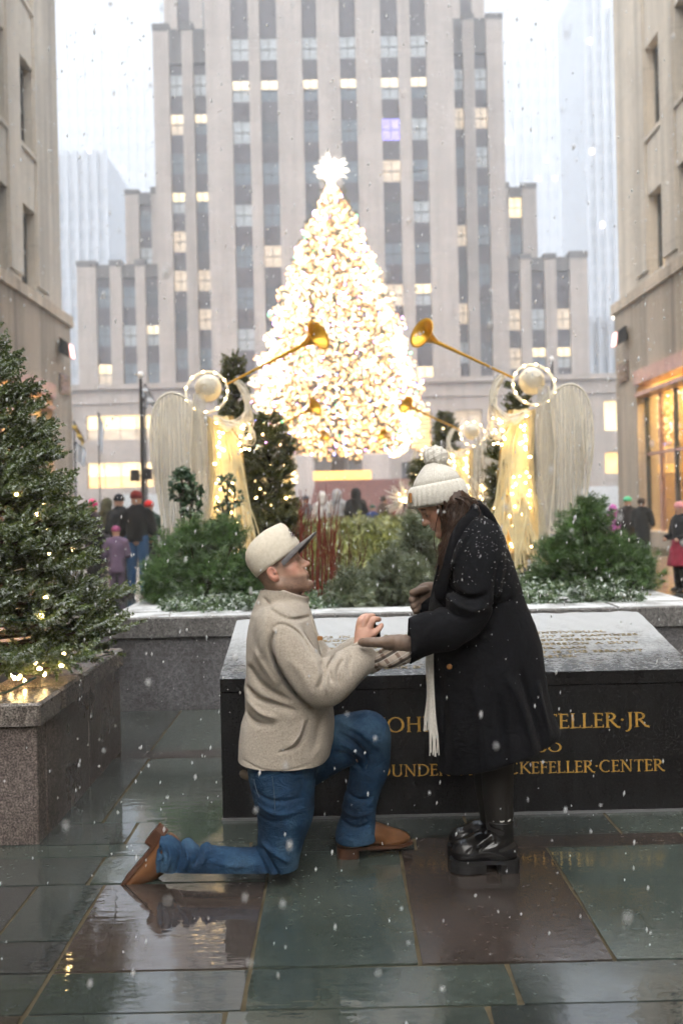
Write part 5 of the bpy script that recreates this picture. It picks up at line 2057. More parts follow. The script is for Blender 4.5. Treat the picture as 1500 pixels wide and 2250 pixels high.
def ring_loft(rings, caps=True, close=False):
    """rings: list of (n,3) arrays -> verts, quads"""
    n = len(rings[0])
    v = np.concatenate(rings)
    f = [[i * n + k, i * n + (k + 1) % n, (i + 1) * n + (k + 1) % n, (i + 1) * n + k] for i in range(len(rings) - 1) for k in range(n)]
    if caps: f += [list(range(n))[::-1], list(range((len(rings) - 1) * n, len(rings) * n))]
    return v, f


def head_field(T, h, man=True):
    """head, face, ears and neck stub around pose T"""
    s = T.sc
    c = T(0, 0, 0)
    F_ = Field(c - .235, c + .235, h)
    E = lambda p, r, k=.02, mode='add': F_.ell(T(*p), np.array(r) * s, k, mode, T.R)
    C = lambda a, b, ra, rb, k=.02, mode='add', flat=None: F_.cone(T(*a), T(*b), ra * s, rb * s, k, mode, flat)
    E((.002, 0, .042), (.088, .075, .096), 0)
    E((.03, 0, -.025), (.066, .06, .085), .03)
    E((.058, 0, .045), (.045, .058, .05), .02)
    for y in (-1, 1):
        C((-.005, y * .052, -.05), (.07, y * .022, -.098), .026 if man else .022, .02, .02)
        E((.058, y * .038, -.022), (.028, .022, .024), .02)
        E((.068, y * .03, -.06), (.024, .022, .03), .02)
    E((.082, 0, -.1), (.022, .024, .02), .018)
    E((.08, 0, .026), (.019, .048, .013), .014)
    for y in (-1, 1):
        E((.1, y * .03, .006), (.017, .019, .013), .01, 'cut')
        E((.08, y * .03, .004), (.0155, .017, .0135), .003)
        E((.088, y * .03, .013), (.009, .018, .0045), .004)
    C((.088, 0, .018), (.113, 0, -.026), .009, .0105, .012)
    E((.114, 0, -.028), (.0125, .0115, .0105), .008)
    for y in (-1, 1):
        E((.103, y * .013, -.031), (.01, .0075, .0075), .005)
        E((.107, y * .0075, -.0385), (.005, .004, .004), .002, 'cut')
    E((.087, 0, -.06), (.016, .03, .02), .014)
    E((.0955, 0, -.0565), (.008, .02, .0055), .005)
    E((.0935, 0, -.0685), (.0085, .018, .0062), .005)
    E((.106, 0, -.0625), (.012, .026, .0018), .002, 'cut')
    E((.1, 0, -.082), (.01, .022, .005), .008, 'cut')
    for y in (-1, 1):
        E((-.008, y * .079, -.002), (.02, .009, .032), .006)
        E((-.004, y * .0895, .003), (.0125, .0085, .021), .002, 'cut')
        E((.004, y * .083, -.002), (.006, .006, .008), .002)
        E((-.001, y * .082, -.024), (.009, .007, .01), .004)
    # neck
    C((-.015, 0, -.05), (-.04, 0, -.2), .06 if man else .047, .066 if man else .052, .03)
    return F_


def local(T, v):
    return ((v - T(0, 0, 0)) @ T.R) / T.sc


def sstep(a, b, x):
    t = np.clip((x - a) / (b - a), 0, 1)
    return t * t * (3 - 2 * t)


def eyes(T, parent, lid=.5):
    for y in (-1, 1):
        c = T(.082, y * .03, .004)
        MB().ball(c, (.0125 * T.sc,) * 3, 12, 8).build('eye', EYEW, parent, True)
        d = T.R @ np.array([.95, y * -.02, .12 if lid > .4 else -.5]); d /= np.linalg.norm(d)
        MB().lathe([(0, .0006), (.0055, .0004), (.006, -.001)], c + d * .0122 * T.sc, 14, d).build('iris', EYED, parent, True)


def eyebrow(T, parent, mat):
    for y in (-1, 1):
        b = MB()
        b.tube([T(.098, y * .012, .024), T(.099, y * .028, .03), T(.09, y * .048, .024)], [.0035, .004, .002], 5)
        b.build('eyebrow', mat, parent, True)


# ================================================================== the kneeling man
MYC = 3.97
man = thing('person', 'man in cream cap, oatmeal fleece and jeans kneeling on one knee holding a ring box', 'person', (P(620, 1900, 3.9)[0], 3.95, 0))
TM = pose(P(610, 1255, MYC), radians(26), 1, 1.03, yaw=radians(-6))
hf = head_field(TM, .0032, True)
hf.plane(P(610, 1350, MYC), (0, 0, -1), .0)


def man_attr():
    def beard(v):
        q = local(TM, v)
        zt_ = -.047 + .33 * (.06 - q[:, 0])
        low = sstep(.012, -.012, q[:, 2] - zt_)
        frontal = sstep(-.01, .02, q[:, 0])
        jaw = low * frontal * sstep(-.16, -.115, q[:, 2])
        side = sstep(.05, .066, np.abs(q[:, 1])) * sstep(.04, .015, np.abs(q[:, 0] - .02)) * sstep(-.06, -.02, q[:, 2]) * .5
        must = sstep(.03, .015, np.abs(q[:, 1])) * sstep(.012, .004, np.abs(q[:, 2] + .047)) * .6
        cheek = 1.0
        return np.clip((jaw * cheek * 1.0 + side * .7 + must * .9), 0, .95)

    def hair(v):
        q = local(TM, v)
        back = sstep(.0, -.035, q[:, 0] + .2 * (q[:, 2] - .02)) * sstep(-.1, -.06, q[:, 2])
        temple = sstep(.045, .02, q[:, 0]) * sstep(.0, .02, q[:, 2])
        ear = (np.abs(q[:, 1]) > .0795) & (np.abs(q[:, 0] + .008) < .022)
        return np.where(ear, 0, np.clip(np.maximum(back, temple) * .8, 0, 1))

    def flush(v):
        q = local(TM, v)
        ear = sstep(.076, .084, np.abs(q[:, 1])) * (np.abs(q[:, 2]) < .04)
        cheek = np.exp(-((q[:, 0] - .065) ** 2 + (np.abs(q[:, 1]) - .05) ** 2 + (q[:, 2] + .02) ** 2) / .0009)
        nose = np.exp(-((q[:, 0] - .115) ** 2 + q[:, 1] ** 2 + (q[:, 2] + .03) ** 2) / .0004)
        return np.clip(.7 * ear + .5 * cheek + .35 * nose, 0, 1)

    def lip(v):
        q = local(TM, v)
        return np.exp(-(q[:, 2] + .0625) ** 2 / .00009) * sstep(.026, .018, np.abs(q[:, 1])) * sstep(.088, .096, q[:, 0])
    return dict(beard=beard, hair=hair, flush=flush, lip=lip)


# one body mesh: fine head and hand, coarse trunk and limbs under the clothes
hv, hfc = hf.mesh()


def relax_v(v, f, n=1):
    for _ in range(n):
        acc = np.zeros_like(v); cnt = np.zeros(len(v))
        for a, b in ((0, 1), (1, 2), (2, 3), (3, 0)):
            np.add.at(acc, f[:, a], v[f[:, b]]); np.add.at(cnt, f[:, a], 1)
            np.add.at(acc, f[:, b], v[f[:, a]]); np.add.at(cnt, f[:, b], 1)
        v = v * .5 + acc / np.maximum(cnt, 1)[:, None] * .5
    return v


hv = relax_v(hv, hfc)
Q = lambda px, py, Y: P(px, py, Y)
# right hand, back towards the camera, fingers closing over the box
hd = Field(Q(760, 1450, 3.76), Q(860, 1330, 4.02), .0028)
hd.tube([Q(790, 1440, 3.86), Q(797, 1412, 3.865), Q(802, 1392, 3.872)], [.027, .029, .03], .01, 3, flat=((0, 1, 0), .62))
hd.ell(Q(803, 1392, 3.875), (.041, .019, .036), .012)
for base, mid, tip, r_ in (((787, 1382, 3.875), (792, 1361, 3.875), (806, 1352, 3.905), .0105), ((798, 1376, 3.87), (806, 1357, 3.872), (820, 1353, 3.905), .0108),
                           ((811, 1378, 3.868), (821, 1362, 3.87), (833, 1361, 3.9), .0105), ((819, 1394, 3.865), (831, 1383, 3.868), (838, 1373, 3.89), .0098)):
    hd.tube([Q(*base), Q(*mid), Q(*tip)], [r_ * 1.08, r_, r_ * .82], .006, 4)
hd.tube([Q(795, 1400, 3.895), Q(812, 1395, 3.925), Q(828, 1388, 3.935)], [.014, .012, .01], .008, 4)
hdv, hdf = hd.mesh(); hdv = relax_v(hdv, hdf)
cb_ = Field(Q(230, 1960, 3.6), Q(860, 1290, 4.3), .016)
cb_.tube([Q(620, 1320, MYC), Q(625, 1400, MYC), Q(630, 1520, MYC), Q(622, 1680, MYC)], [.08, .13, .12, .12], .03, 3)
cb_.tube([Q(612, 1375, 3.82), Q(700, 1505, 3.78), Q(806, 1440, 3.87)], [.055, .045, .03], .03, 2)
cb_.tube([Q(640, 1385, 4.12), Q(715, 1485, 4.15), Q(790, 1428, 4.05)], [.055, .045, .03], .03, 2)
cb_.tube([Q(618, 1690, 3.88), Q(608, 1895, 3.84), Q(370, 1882, 3.88)], [.1, .05, .04], .03, 2)
cb_.tube([Q(650, 1680, 4.06), Q(805, 1615, 4.12), Q(785, 1840, 4.13)], [.09, .06, .045], .03, 2)
cv, cf = cb_.mesh()
bv, bf = merge([(hv, hfc), (hdv, hdf), (cv, cf)])
ob = mobj('body', bv, bf, SKIN_M, man, True)
nh = len(hv)
for k_, fn in man_attr().items():
    a_ = np.zeros(len(bv), np.float32); a_[:nh] = fn(hv)
    if k_ == 'flush': a_[nh:nh + len(hdv)] = .22
    at = ob.data.attributes.new(k_, 'FLOAT', 'POINT'); at.data.foreach_set('value', a_)
eyes(TM, man)
eyebrow(TM, man, simple('brown_brow', (.05, .03, .02), .8))

# cap: crown rings, brim, button, small embroidered mark
rows_c = [(.014, -.084, .110, .084), (.035, -.091, .121, .087), (.065, -.095, .127, .088), (.095, -.092, .122, .085), (.12, -.079, .115, .077), (.14, -.054, .110, .064), (.153, -.02, .104, .048), (.161, .012, .095, .028), (.163, .035, .075, .008)]
rings = []
nk = 48
for (z, xa, xb, ry) in rows_c:
    cx_, rx_ = (xa + xb) / 2, (xb - xa) / 2
    ring = []
    for k in range(nk):
        a = 2 * pi * k / nk
        ca, sa = cos(a), sin(a)
        pinch = 1 - .035 * math.exp(-((abs(a if a < pi else a - 2 * pi) - 1.15) / .12) ** 2) * (1 if z < .14 else .4)
        zz_ = z + (.03 * (ca * .5 + .5) if z < .02 else .014 * (ca * .5 + .5) if z < .04 else 0)
        ring.append(TM(cx_ + rx_ * np.sign(ca) * abs(ca) ** .93 * pinch, ry * sa * pinch, zz_))
    rings.append(np.array(ring))
v_, f_ = ring_loft(rings, True)
cap = mobj('cap', v_, f_, CAPW, man, True)
for a in (pi / 2, -pi / 2, 0.62, -.62, 2.3, -2.3):   # panel seams
    pts = []
    for (z, xa, xb, ry) in rows_c:
        cx_, rx_ = (xa + xb) / 2, (xb - xa) / 2
        pts.append(TM(cx_ + rx_ * cos(a) * 1.002, ry * sin(a) * 1.002, z + (.03 * (cos(a) * .5 + .5) if z < .02 else .014 * (cos(a) * .5 + .5) if z < .04 else 0)))
    MB().tube(pts, .0011, 4).build('seam', CAPW, cap)
vs, fs = [], []
ni, nj = 12, 26
for layer in (0, 1):
    for i in range(ni + 1):
        for j in range(nj + 1):
            u = i / ni; w = (j / nj - .5) * 2
            ang = w * 1.32
            x0_, y0_ = .016 + .106 * cos(ang), .085 * sin(ang)
            ln = .082 * (cos(w * pi / 2) ** .75)
            x_ = x0_ + ln * u; y_ = y0_ * (1 - .02 * u)
            z_ = .056 - .031 * abs(w) ** 2.0 + .014 * u - .03 * u * abs(w) ** 1.5 - (.0035 if layer else 0)
            vs.append(TM(x_, y_, z_))
m_ = (ni + 1) * (nj + 1)
for i in range(ni):
    for j in range(nj):
        a = i * (nj + 1) + j
        fs.append([a, a + 1, a + nj + 2, a + nj + 1]); fs.append([m_ + a, m_ + a + nj + 1, m_ + a + nj + 2, m_ + a + 1])
for j in range(nj):
    a = ni * (nj + 1) + j
    fs.append([a, a + 1, m_ + a + 1, m_ + a])
MB().add(vs, fs).build('brim', CAPB, cap, True)
MB().ball(TM(.028, 0, .161), (.008, .008, .005), 10, 6).build('button', STITCH, cap, True)
em = MB()
for (x_, y_, z_, L_, a) in ((.119, -.03, .112, .018, .4), (.117, -.036, .104, .02, -.3), (.121, -.026, .1, .02, .9), (.118, -.038, .094, .015, 0), (.123, -.022, .09, .014, .7), (.116, -.034, .118, .01, 1.2)):
    p_ = TM(x_ + .0015, y_ - .001, z_); d_ = TM.R @ np.array([-.25 * sin(a), .75 * cos(a), -sin(a)]); d_ = unit(d_)
    em.tube([p_ - d_ * L_ * .5, p_, p_ + d_ * L_ * .5], [.0006, .003, .0006], 5, True)
em.build('embroidered_mark', STITCH, cap)

# jacket
jk = Field(Q(500, 1730, 3.55), Q(850, 1270, 4.4), .0048)
jrows = [(1308, 600, 660, .06), (1318, 588, 668, .1), (1330, 571, 677, .16), (1346, 556, 684, .205), (1372, 547, 692, .225), (1400, 542, 700, .232), (1440, 540, 709, .23), (1480, 541, 718, .225), (1510, 537, 724, .22),
         (1535, 540, 729, .218), (1562, 540, 733, .218), (1590, 530, 735, .223), (1625, 525, 732, .23), (1660, 524, 724, .232), (1690, 527, 708, .228), (1712, 530, 700, .222)]
zpx = lambda px, py, Y: float(P(px, py, Y)[2])
jk.loft([(zpx(620, py, MYC), P(a, py, MYC)[0], P(b, py, MYC)[0], MYC, ry) for py, a, b, ry in jrows], 0, 2.25)
jk.tube([Q(607, 1372, 3.81), Q(630, 1425, 3.765), Q(672, 1482, 3.755), Q(702, 1503, 3.76), Q(730, 1492, 3.775), Q(772, 1462, 3.82), Q(812, 1438, 3.865)],
        [.076, .083, .083, .086, .081, .067, .054], .03, 5)
jk.tube([Q(640, 1380, 4.12), Q(690, 1450, 4.18), Q(722, 1476, 4.17), Q(758, 1452, 4.12), Q(790, 1428, 4.05)], [.078, .08, .076, .066, .054], .03, 4)
# collar
ct, cd = Q(630, 1297, MYC), unit(np.array([.36, 0, .93]))
jk.cone(ct - cd * .125, ct + cd * .03, .102, .095, .012, 'add', ((0, 1, 0), .92))
jk.plane(ct + cd * .004, cd, .004, (Q(560, 1345, 3.7), Q(720, 1250, 4.3)))
jk.cone(ct - cd * .06, ct + cd * .06, .086, .084, .004, 'cut', ((0, 1, 0), .92))
# folds drawn from the photograph
ff = lambda pts, a, w: jk.fold(pts, a * 1.75, w * .9, 3.78, MYC - .02)
ff([(604, 1385), (598, 1420), (612, 1462), (645, 1515), (682, 1552)], -.02, .011)         # back edge of the arm
ff([(600, 1376), (625, 1368), (660, 1392), (690, 1440)], -.006, .006)                     # armhole seam
ff([(735, 1440), (722, 1462), (730, 1490)], -.012, .008)
ff([(752, 1446), (741, 1470), (746, 1500)], -.009, .007)
ff([(706, 1450), (712, 1476), (704, 1500)], -.012, .009)
ff([(690, 1440), (700, 1468), (694, 1492)], .007, .010)
ff([(728, 1455), (717, 1490), (722, 1515)], .006, .008)
ff([(770, 1440), (764, 1460), (768, 1480)], -.006, .006)
ff([(545, 1470), (570, 1500), (600, 1520), (640, 1540)], -.010, .016)
ff([(540, 1518), (565, 1535), (600, 1545), (650, 1560)], -.012, .013)
ff([(541, 1545), (570, 1565), (610, 1575)], .008, .013)
ff([(560, 1430), (585, 1465), (610, 1500)], .007, .018)
ff([(535, 1575), (560, 1590), (600, 1592)], -.007, .012)
ff([(668, 1578), (660, 1608), (640, 1636)], .009, .006)                                    # pocket welt
ff([(676, 1580), (667, 1612), (650, 1638), (612, 1650)], -.010, .006)
ff([(572, 1318), (600, 1342), (640, 1360), (684, 1362)], -.006, .008)
ff([(590, 1345), (580, 1390), (572, 1440)], .006, .02)
ff([(720, 1560), (700, 1600), (690, 1650)], -.007, .018)
ff([(640, 1440), (665, 1470), (690, 1520)], .006, .016)
ff([(530, 1675), (600, 1690), (690, 1676)], -.003, .004)                                   # hem stitch
jk.ripple(.0035, 26, 4)
hemn = unit(np.array([0.02, 0, -1.0]))
jk.plane(Q(600, 1700, MYC), (.03, 0, -1), .014)
jk.cone(Q(806, 1440, 3.86), Q(832, 1426, 3.88), .044, .044, .004, 'cut')
jk.plane(Q(815, 1437, 3.866), unit(Q(830, 1428, 3.88) - Q(790, 1452, 3.84)), .006, (Q(800, 1490, 3.7), Q(870, 1390, 3.97)))
jacket = sdf_obj('jacket', jk, FLEECE, man, clean=True)
zp = [Q(676, 1338, 3.915), Q(688, 1372, 3.885), Q(700, 1410, 3.87), Q(714, 1462, 3.85)]
MB().tube(smooth_pts(zp, 5), .0035, 5).build('zip', FLEECE_TRIM, jacket)
MB().bbox(*(lambda c: (c[0] - .012, c[0] + .008, c[1] - .008, c[1], c[2] - .008, c[2] + .008))(Q(704, 1402, 3.83)), .002).build('zip_pull', TAN, jacket)
MB().tube(smooth_pts([Q(768, 1426, 3.83), Q(785, 1414, 3.83), Q(803, 1414, 3.85)], 5), .007, 6).build('cuff_tab', FLEECE_TRIM, jacket, True)

# jeans
je = Field(Q(320, 1965, 3.6), Q(880, 1480, 4.34), .0058)
je.ell(Q(620, 1690, MYC), (.132, .185, .12), 0)
je.tube([Q(618, 1695, 3.885), Q(625, 1745, 3.86), Q(626, 1795, 3.845), Q(615, 1855, 3.835), Q(608, 1898, 3.832)], [.128, .113, .1, .08, .078], .03, 4)
je.tube([Q(608, 1898, 3.832), Q(560, 1904, 3.84), Q(480, 1903, 3.85), Q(400, 1893, 3.865), Q(345, 1879, 3.875)], [.078, .07, .07, .076, .08], .02, 4)
je.tube([Q(655, 1668, 4.06), Q(735, 1632, 4.1), Q(807, 1612, 4.12)], [.125, .105, .09], .03, 4)
je.tube([Q(807, 1612, 4.12), Q(815, 1660, 4.125), Q(806, 1710, 4.122), Q(790, 1770, 4.112), Q(781, 1848, 4.105)], [.089, .078, .071, .067, .084], .02, 4)
fj = lambda pts, a, w, Y=3.84, near=3.93: je.fold(pts, a * 2.1, w * .85, Y, near)
fj([(365, 1845), (380, 1870), (372, 1905)], .010, .010); fj([(384, 1845), (398, 1872), (392, 1910)], -.012, .008)
fj([(405, 1850), (418, 1872), (412, 1900)], .010, .010); fj([(425, 1852), (438, 1872), (430, 1890)], -.010, .008)
fj([(448, 1856), (455, 1870), (450, 1888)], .008, .009); fj([(350, 1850), (362, 1880), (355, 1918)], -.007, .006)
fj([(580, 1850), (600, 1880), (625, 1925)], -.008, .008); fj([(572, 1868), (590, 1900), (600, 1935)], -.008, .008)
fj([(575, 1840), (610, 1860), (640, 1880)], .006, .009)
fj([(548, 1725), (600, 1745), (670, 1738)], -.005, .008); fj([(556, 1755), (610, 1772), (670, 1765)], .005, .009)
fj([(560, 1780), (600, 1790), (640, 1782)], -.004, .007)
fj([(470, 1880), (520, 1890), (570, 1882)], .005, .012); fj([(470, 1925), (520, 1915), (560, 1922)], -.005, .010)
g4 = lambda pts, a, w: je.fold(pts, a * 2.1, w * .85, 4.08, 4.16)
g4([(740, 1600), (775, 1620), (800, 1650), (806, 1690)], -.010, .008); g4([(735, 1640), (770, 1655), (795, 1690)], -.010, .009)
g4([(740, 1580), (790, 1600), (830, 1640)], .006, .012); g4([(745, 1620), (775, 1640), (800, 1672)], .007, .009)
g4([(760, 1740), (790, 1752), (820, 1748)], -.006, .008); g4([(750, 1800), (780, 1812), (812, 1806)], -.006, .008); g4([(748, 1775), (780, 1786), (815, 1780)], .006, .009)
je.ripple(.003, 30, 9)
je.plane(Q(349, 1880, 3.87), (-1, 0, .12), .004, (Q(300, 1960, 3.6), Q(420, 1780, 4.1)))
je.cone(Q(352, 1880, 3.873), Q(330, 1876, 3.873), .068, .07, .004, 'cut')
je.plane(Q(781, 1845, 4.12), (0, 0, -1), .004, (Q(690, 1900, 4.0), Q(860, 1800, 4.3)))
je.cone(Q(781, 1840, 4.105), Q(781, 1870, 4.105), .072, .074, .004, 'cut')
je.plane((0, 0, .001), (0, 0, -1), .004)
jeans = sdf_obj('jeans', je, JEANS, man, clean=True)
DTHREAD = simple('denim_thread', (.06, .09, .12), .7)
st = MB()
st.tube(smooth_pts([Q(598, 1706, 3.735), Q(602, 1740, 3.745), Q(604, 1780, 3.742)], 4), .0016, 4)
st.build('side_seam', DTHREAD, jeans)
st = MB(); st.tube(smooth_pts([Q(558, 1712, 3.775), Q(563, 1735, 3.77), Q(570, 1752, 3.765)], 4), .0015, 4)
st.build('pocket_seam', DTHREAD, jeans)
st = MB(); st.tube(smooth_pts([Q(806, 1680, 4.052), Q(796, 1720, 4.06), Q(786, 1780, 4.062), Q(776, 1838, 4.045)], 4), .0016, 4)
st.build('side_seam', DTHREAD, jeans)
MB().tube(smooth_pts([Q(534, 1700, 3.96), Q(541, 1705, 3.9), Q(558, 1708, 3.85)], 5), .016, 8).build('shirt_tail', simple('olive_shirt', (.1, .075, .045), .9), man, True)


# boots: local x toe, z up, built once
def boot_field(L, dims):
    pass


bo = Field((-.05, -.075, -.01), (.33, .075, .22), .0042)
bo.loft([(.03, -.01, .055, 0, .036), (.08, .004, .1, 0, .037), (.125, .01, .1, 0, .042)], 0, 2.1)
bo.ell((.035, 0, .055), (.045, .037, .035), .02)
bo.tube([(.05, 0, .06), (.13, 0, .062), (.2, 0, .044), (.265, 0, .03)], [.046, .045, .036, .026], .03, 4, flat=((0, 1, 0), 1.05))
bo.ell((.225, 0, .026), (.075, .046, .024), .02)
bo.plane((0, 0, .016), (0, 0, -1), .003)
bo.fold([], 0, 1, 1) if False else None
bv_, bf_ = bo.mesh(); bv_ = relax_v(bv_, bf_, 2)
boot_me = raw_mesh('boot', bv_, bf_, LEATHER, True)


def outline_plate(pts, z0, z1, mat, name):
    n_ = len(pts)
    return MB().prism(pts, 'z', z0, z1).mesh(name, mat)


sole_pts = smooth_pts([(-.012, .0), (.0, -.033), (.06, -.034), (.12, -.034), (.2, -.05), (.26, -.047), (.302, -.025), (.308, 0), (.302, .025), (.26, .047), (.2, .05), (.12, .034), (.06, .034), (.0, .033)], 3, True)
sole_me = outline_plate([(p_[0], p_[1]) for p_ in sole_pts], .006, .018, LEATHER_D, 'sole')
heel_pts = smooth_pts([(-.012, 0), (-.004, -.03), (.03, -.033), (.07, -.033), (.072, 0), (.07, .033), (.03, .033), (-.004, .03)], 3, True)
heel_me = outline_plate([(p_[0], p_[1]) for p_ in heel_pts], -.026, .0059, LEATHER_D, 'heel')


def put_boot(parent, Rm, c):
    from mathutils import Matrix
    o = bpy.data.objects.new('boot', boot_me); link(o, parent)
    mm = Matrix([[*Rm[i], (c - wloc(parent))[i]] for i in range(3)] + [[0, 0, 0, 1]])
    o.matrix_local = mm
    for nme, me in (('sole', sole_me), ('heel', heel_me)):
        q_ = bpy.data.objects.new(nme, me); link(q_, o)
    return o


# forward boot, flat on the paving
p0, p1 = P(741, 1886, 4.09), P(900, 1868, 4.16)
fw = unit(np.array([p1[0] - p0[0], p1[1] - p0[1], 0]))
put_boot(man, np.stack([fw, np.cross((0, 0, 1), fw), (0, 0, 1)], 1), np.array([p0[0], p0[1], .027]) + fw * .012)
# trailing boot on its toe
hp, tp = P(349, 1808, 3.9), P(256, 1921, 3.9)
fw = unit(tp - hp); upv = unit(np.cross(fw, (0, 1, 0)))
if upv[0] < 0: upv = -upv
put_boot(man, np.stack([fw, np.cross(upv, fw), upv], 1), hp + upv * .03 + fw * .012)

# the ring box in his hand
rb = MB(); c_ = Q(827, 1387, 3.915)
rb.bbox(c_[0] - .012, c_[0] + .014, c_[1] - .022, c_[1] + .022, c_[2] - .024, c_[2] + .022, .004)
rbo = thing('ring_box', 'small dark ring box between the man\'s bare fingers', 'ring box', (c_[0], c_[1], c_[2] - .024))
rb.build('box_base', simple('ring_box_velvet', (.012, .01, .02), .7), rbo)
lid = MB(); lid.bbox(c_[0] - .012, c_[0] - .004, c_[1] - .022, c_[1] + .022, c_[2] + .0225, c_[2] + .06, .003)
lid.build('lid', simple('ring_box_velvet_lid', (.012, .01, .02), .7), rbo)
# ================================================================== the woman
WYC = 3.95
woman = thing('person', 'woman in long black coat and cream pompom hat leaning over the kneeling man', 'person', (P(1085, 1900, 3.92)[0], 3.95, 0))
TW = pose(P(975, 1104, WYC), radians(-32), -1, .97, yaw=radians(-8))
hf = head_field(TW, .0032, False)
hf.cone(TW(-.02, 0, -.05), P(1030, 1165, WYC), .05, .055, .02)
hv, hfc = hf.mesh(); hv = relax_v(hv, hfc)
cb_ = Field(P(880, 1900, 3.6), P(1220, 1090, 4.3), .018)
cb_.tube([P(1035, 1150, WYC), P(1050, 1230, WYC), P(1060, 1400, WYC), P(1080, 1560, WYC)], [.07, .12, .12, .13], .03, 3)
cb_.tube([P(1062, 1195, 3.8), P(1015, 1365, 3.74), P(915, 1405, 3.76)], [.05, .04, .02], .03, 2)
cb_.tube([P(1050, 1195, 4.1), P(1000, 1330, 4.14), P(940, 1318, 4.1)], [.05, .04, .03], .03, 2)
cb_.tube([P(1085, 1560, 3.9), P(1092, 1700, 3.92), P(1098, 1860, 3.92)], [.09, .05, .03], .03, 2)
cb_.tube([P(1075, 1560, 4.02), P(1080, 1700, 4.06), P(1085, 1840, 4.06)], [.09, .05, .03], .03, 2)
cv, cf = cb_.mesh()
bv, bf = merge([(hv, hfc), (cv, cf)])
ob = mobj('body', bv, bf, SKIN_W, woman, True)
ql = local(TW, hv)
fl = np.exp(-((ql[:, 0] - .065) ** 2 + (np.abs(ql[:, 1]) - .045) ** 2 + (ql[:, 2] + .025) ** 2) / .0009) * .5
lp = np.exp(-(ql[:, 2] + .0625) ** 2 / .00009) * sstep(.026, .018, np.abs(ql[:, 1])) * sstep(.088, .096, ql[:, 0])
for k_, arr in (('flush', fl), ('lip', lp)):
    a_ = np.zeros(len(bv), np.float32); a_[:len(hv)] = arr
    at = ob.data.attributes.new(k_, 'FLOAT', 'POINT'); at.data.foreach_set('value', a_)
# lowered eyelids with lashes, brows, smile
for y in (-1, 1):
    MB().ball(TW(.083, y * .03, .004), (.0135 * TW.sc,) * 3, 12, 8).build('eyelid', SKIN_W, woman, True)
    b = MB()
    b.tube(smooth_pts([TW(.0945, y * .018, -.001), TW(.098, y * .03, -.004), TW(.091, y * .043, -.001)], 4), .0016, 4)
    b.build('eyelash', EYED, woman)
eyebrow(TW, woman, HAIRM)
MB().tube(smooth_pts([TW(.094, -.017, -.0615), TW(.0995, 0, -.063), TW(.094, .017, -.0615)], 4), .0024, 5).build('teeth', TEETH, woman, True)

# coat
ck = Field(P(915, 1780, 3.5), P(1260, 1085, 4.4), .006)
crow = [(1098, 1028, 1056, .05), (1112, 1010, 1064, .085), (1130, 998, 1078, .125), (1152, 985, 1094, .165), (1180, 974, 1107, .2), (1220, 964, 1119, .212), (1270, 953, 1134, .212), (1320, 943, 1150, .208), (1370, 937, 1172, .208),
        (1420, 936, 1187, .215), (1470, 942, 1194, .222), (1520, 947, 1201, .23), (1570, 953, 1211, .23), (1605, 957, 1226, .235), (1640, 959, 1230, .235), (1700, 960, 1230, .235), (1760, 961, 1230, .235)]
ck.loft([(zpx(1050, py, WYC), P(a, py, WYC)[0], P(b, py, WYC)[0], WYC, ry) for py, a, b, ry in crow], 0, 2.15)
ck.tube([P(1058, 1190, 3.8), P(1055, 1240, 3.745), P(1045, 1300, 3.725), P(1022, 1350, 3.715), P(985, 1378, 3.715), P(935, 1392, 3.73), P(850, 1432, 3.765)],
        [.08, .086, .085, .082, .078, .074, .08], .035, 5)
ck.tube([P(1045, 1195, 4.1), P(1015, 1290, 4.15), P(985, 1345, 4.15), P(945, 1330, 4.1)], [.08, .08, .075, .06], .03, 4)
fc = lambda pts, a, w, near=WYC - .02: ck.fold(pts, a * 1.5, w, 3.74, near)
fc([(1040, 1110), (1015, 1150), (985, 1210), (962, 1290), (945, 1345)], -.014, .010)      # lapel edge
fc([(1060, 1125), (1030, 1165), (1000, 1215), (978, 1270)], .008, .012)
fc([(985, 1275), (1000, 1300), (1030, 1310), (1060, 1300)], -.016, .010)
fc([(975, 1300), (995, 1322), (1030, 1335), (1065, 1325)], .012, .012)
fc([(970, 1325), (990, 1345), (1025, 1352)], -.012, .009)
fc([(1090, 1230), (1080, 1290), (1085, 1345), (1060, 1400)], -.016, .012)                 # behind the arm
fc([(1060, 1320), (1085, 1330), (1130, 1318)], -.008, .010)
fc([(1010, 1420), (1045, 1405), (1080, 1385)], -.012, .012)
fc([(1040, 1404), (1060, 1408), (1078, 1414)], -.008, .005)                                # pocket
fc([(1110, 1480), (1140, 1540), (1160, 1600), (1178, 1670)], .012, .016)
fc([(1140, 1470), (1165, 1550), (1185, 1620), (1195, 1660)], -.016, .014)
fc([(1185, 1500), (1200, 1570), (1215, 1630)], .012, .012)
fc([(960, 1440), (975, 1520), (985, 1600), (985, 1700)], -.008, .012)
fc([(1040, 1500), (1050, 1580), (1060, 1690)], .009, .022)
fc([(1085, 1520), (1100, 1600), (1110, 1690)], -.009, .020)
fc([(940, 1360), (920, 1385), (905, 1420)], -.004, .012)
fc([(1010, 1180), (995, 1230), (985, 1270)], .006, .016)
ck.ripple(.0035, 22, 12)
ck.plane(P(963, 1692, WYC), unit(np.array([.3, 0, -1.0])), .008)
ax_s = unit(P(858, 1428, 3.765) - P(935, 1394, 3.73))
cut_n = unit(np.array([P(845, 1395, 3.76)[2] - P(893, 1452, 3.76)[2], 0, -(P(845, 1395, 3.76)[0] - P(893, 1452, 3.76)[0])]))
if cut_n[0] > 0: cut_n = -cut_n
ck.plane(P(869, 1423, 3.76), cut_n, .003, (P(780, 1520, 3.5), P(905, 1340, 3.93)))
ck.tube([P(925, 1398, 3.735), P(880, 1418, 3.755), P(835, 1438, 3.77)], [.03, .057, .058], .004, 2, 'cut')
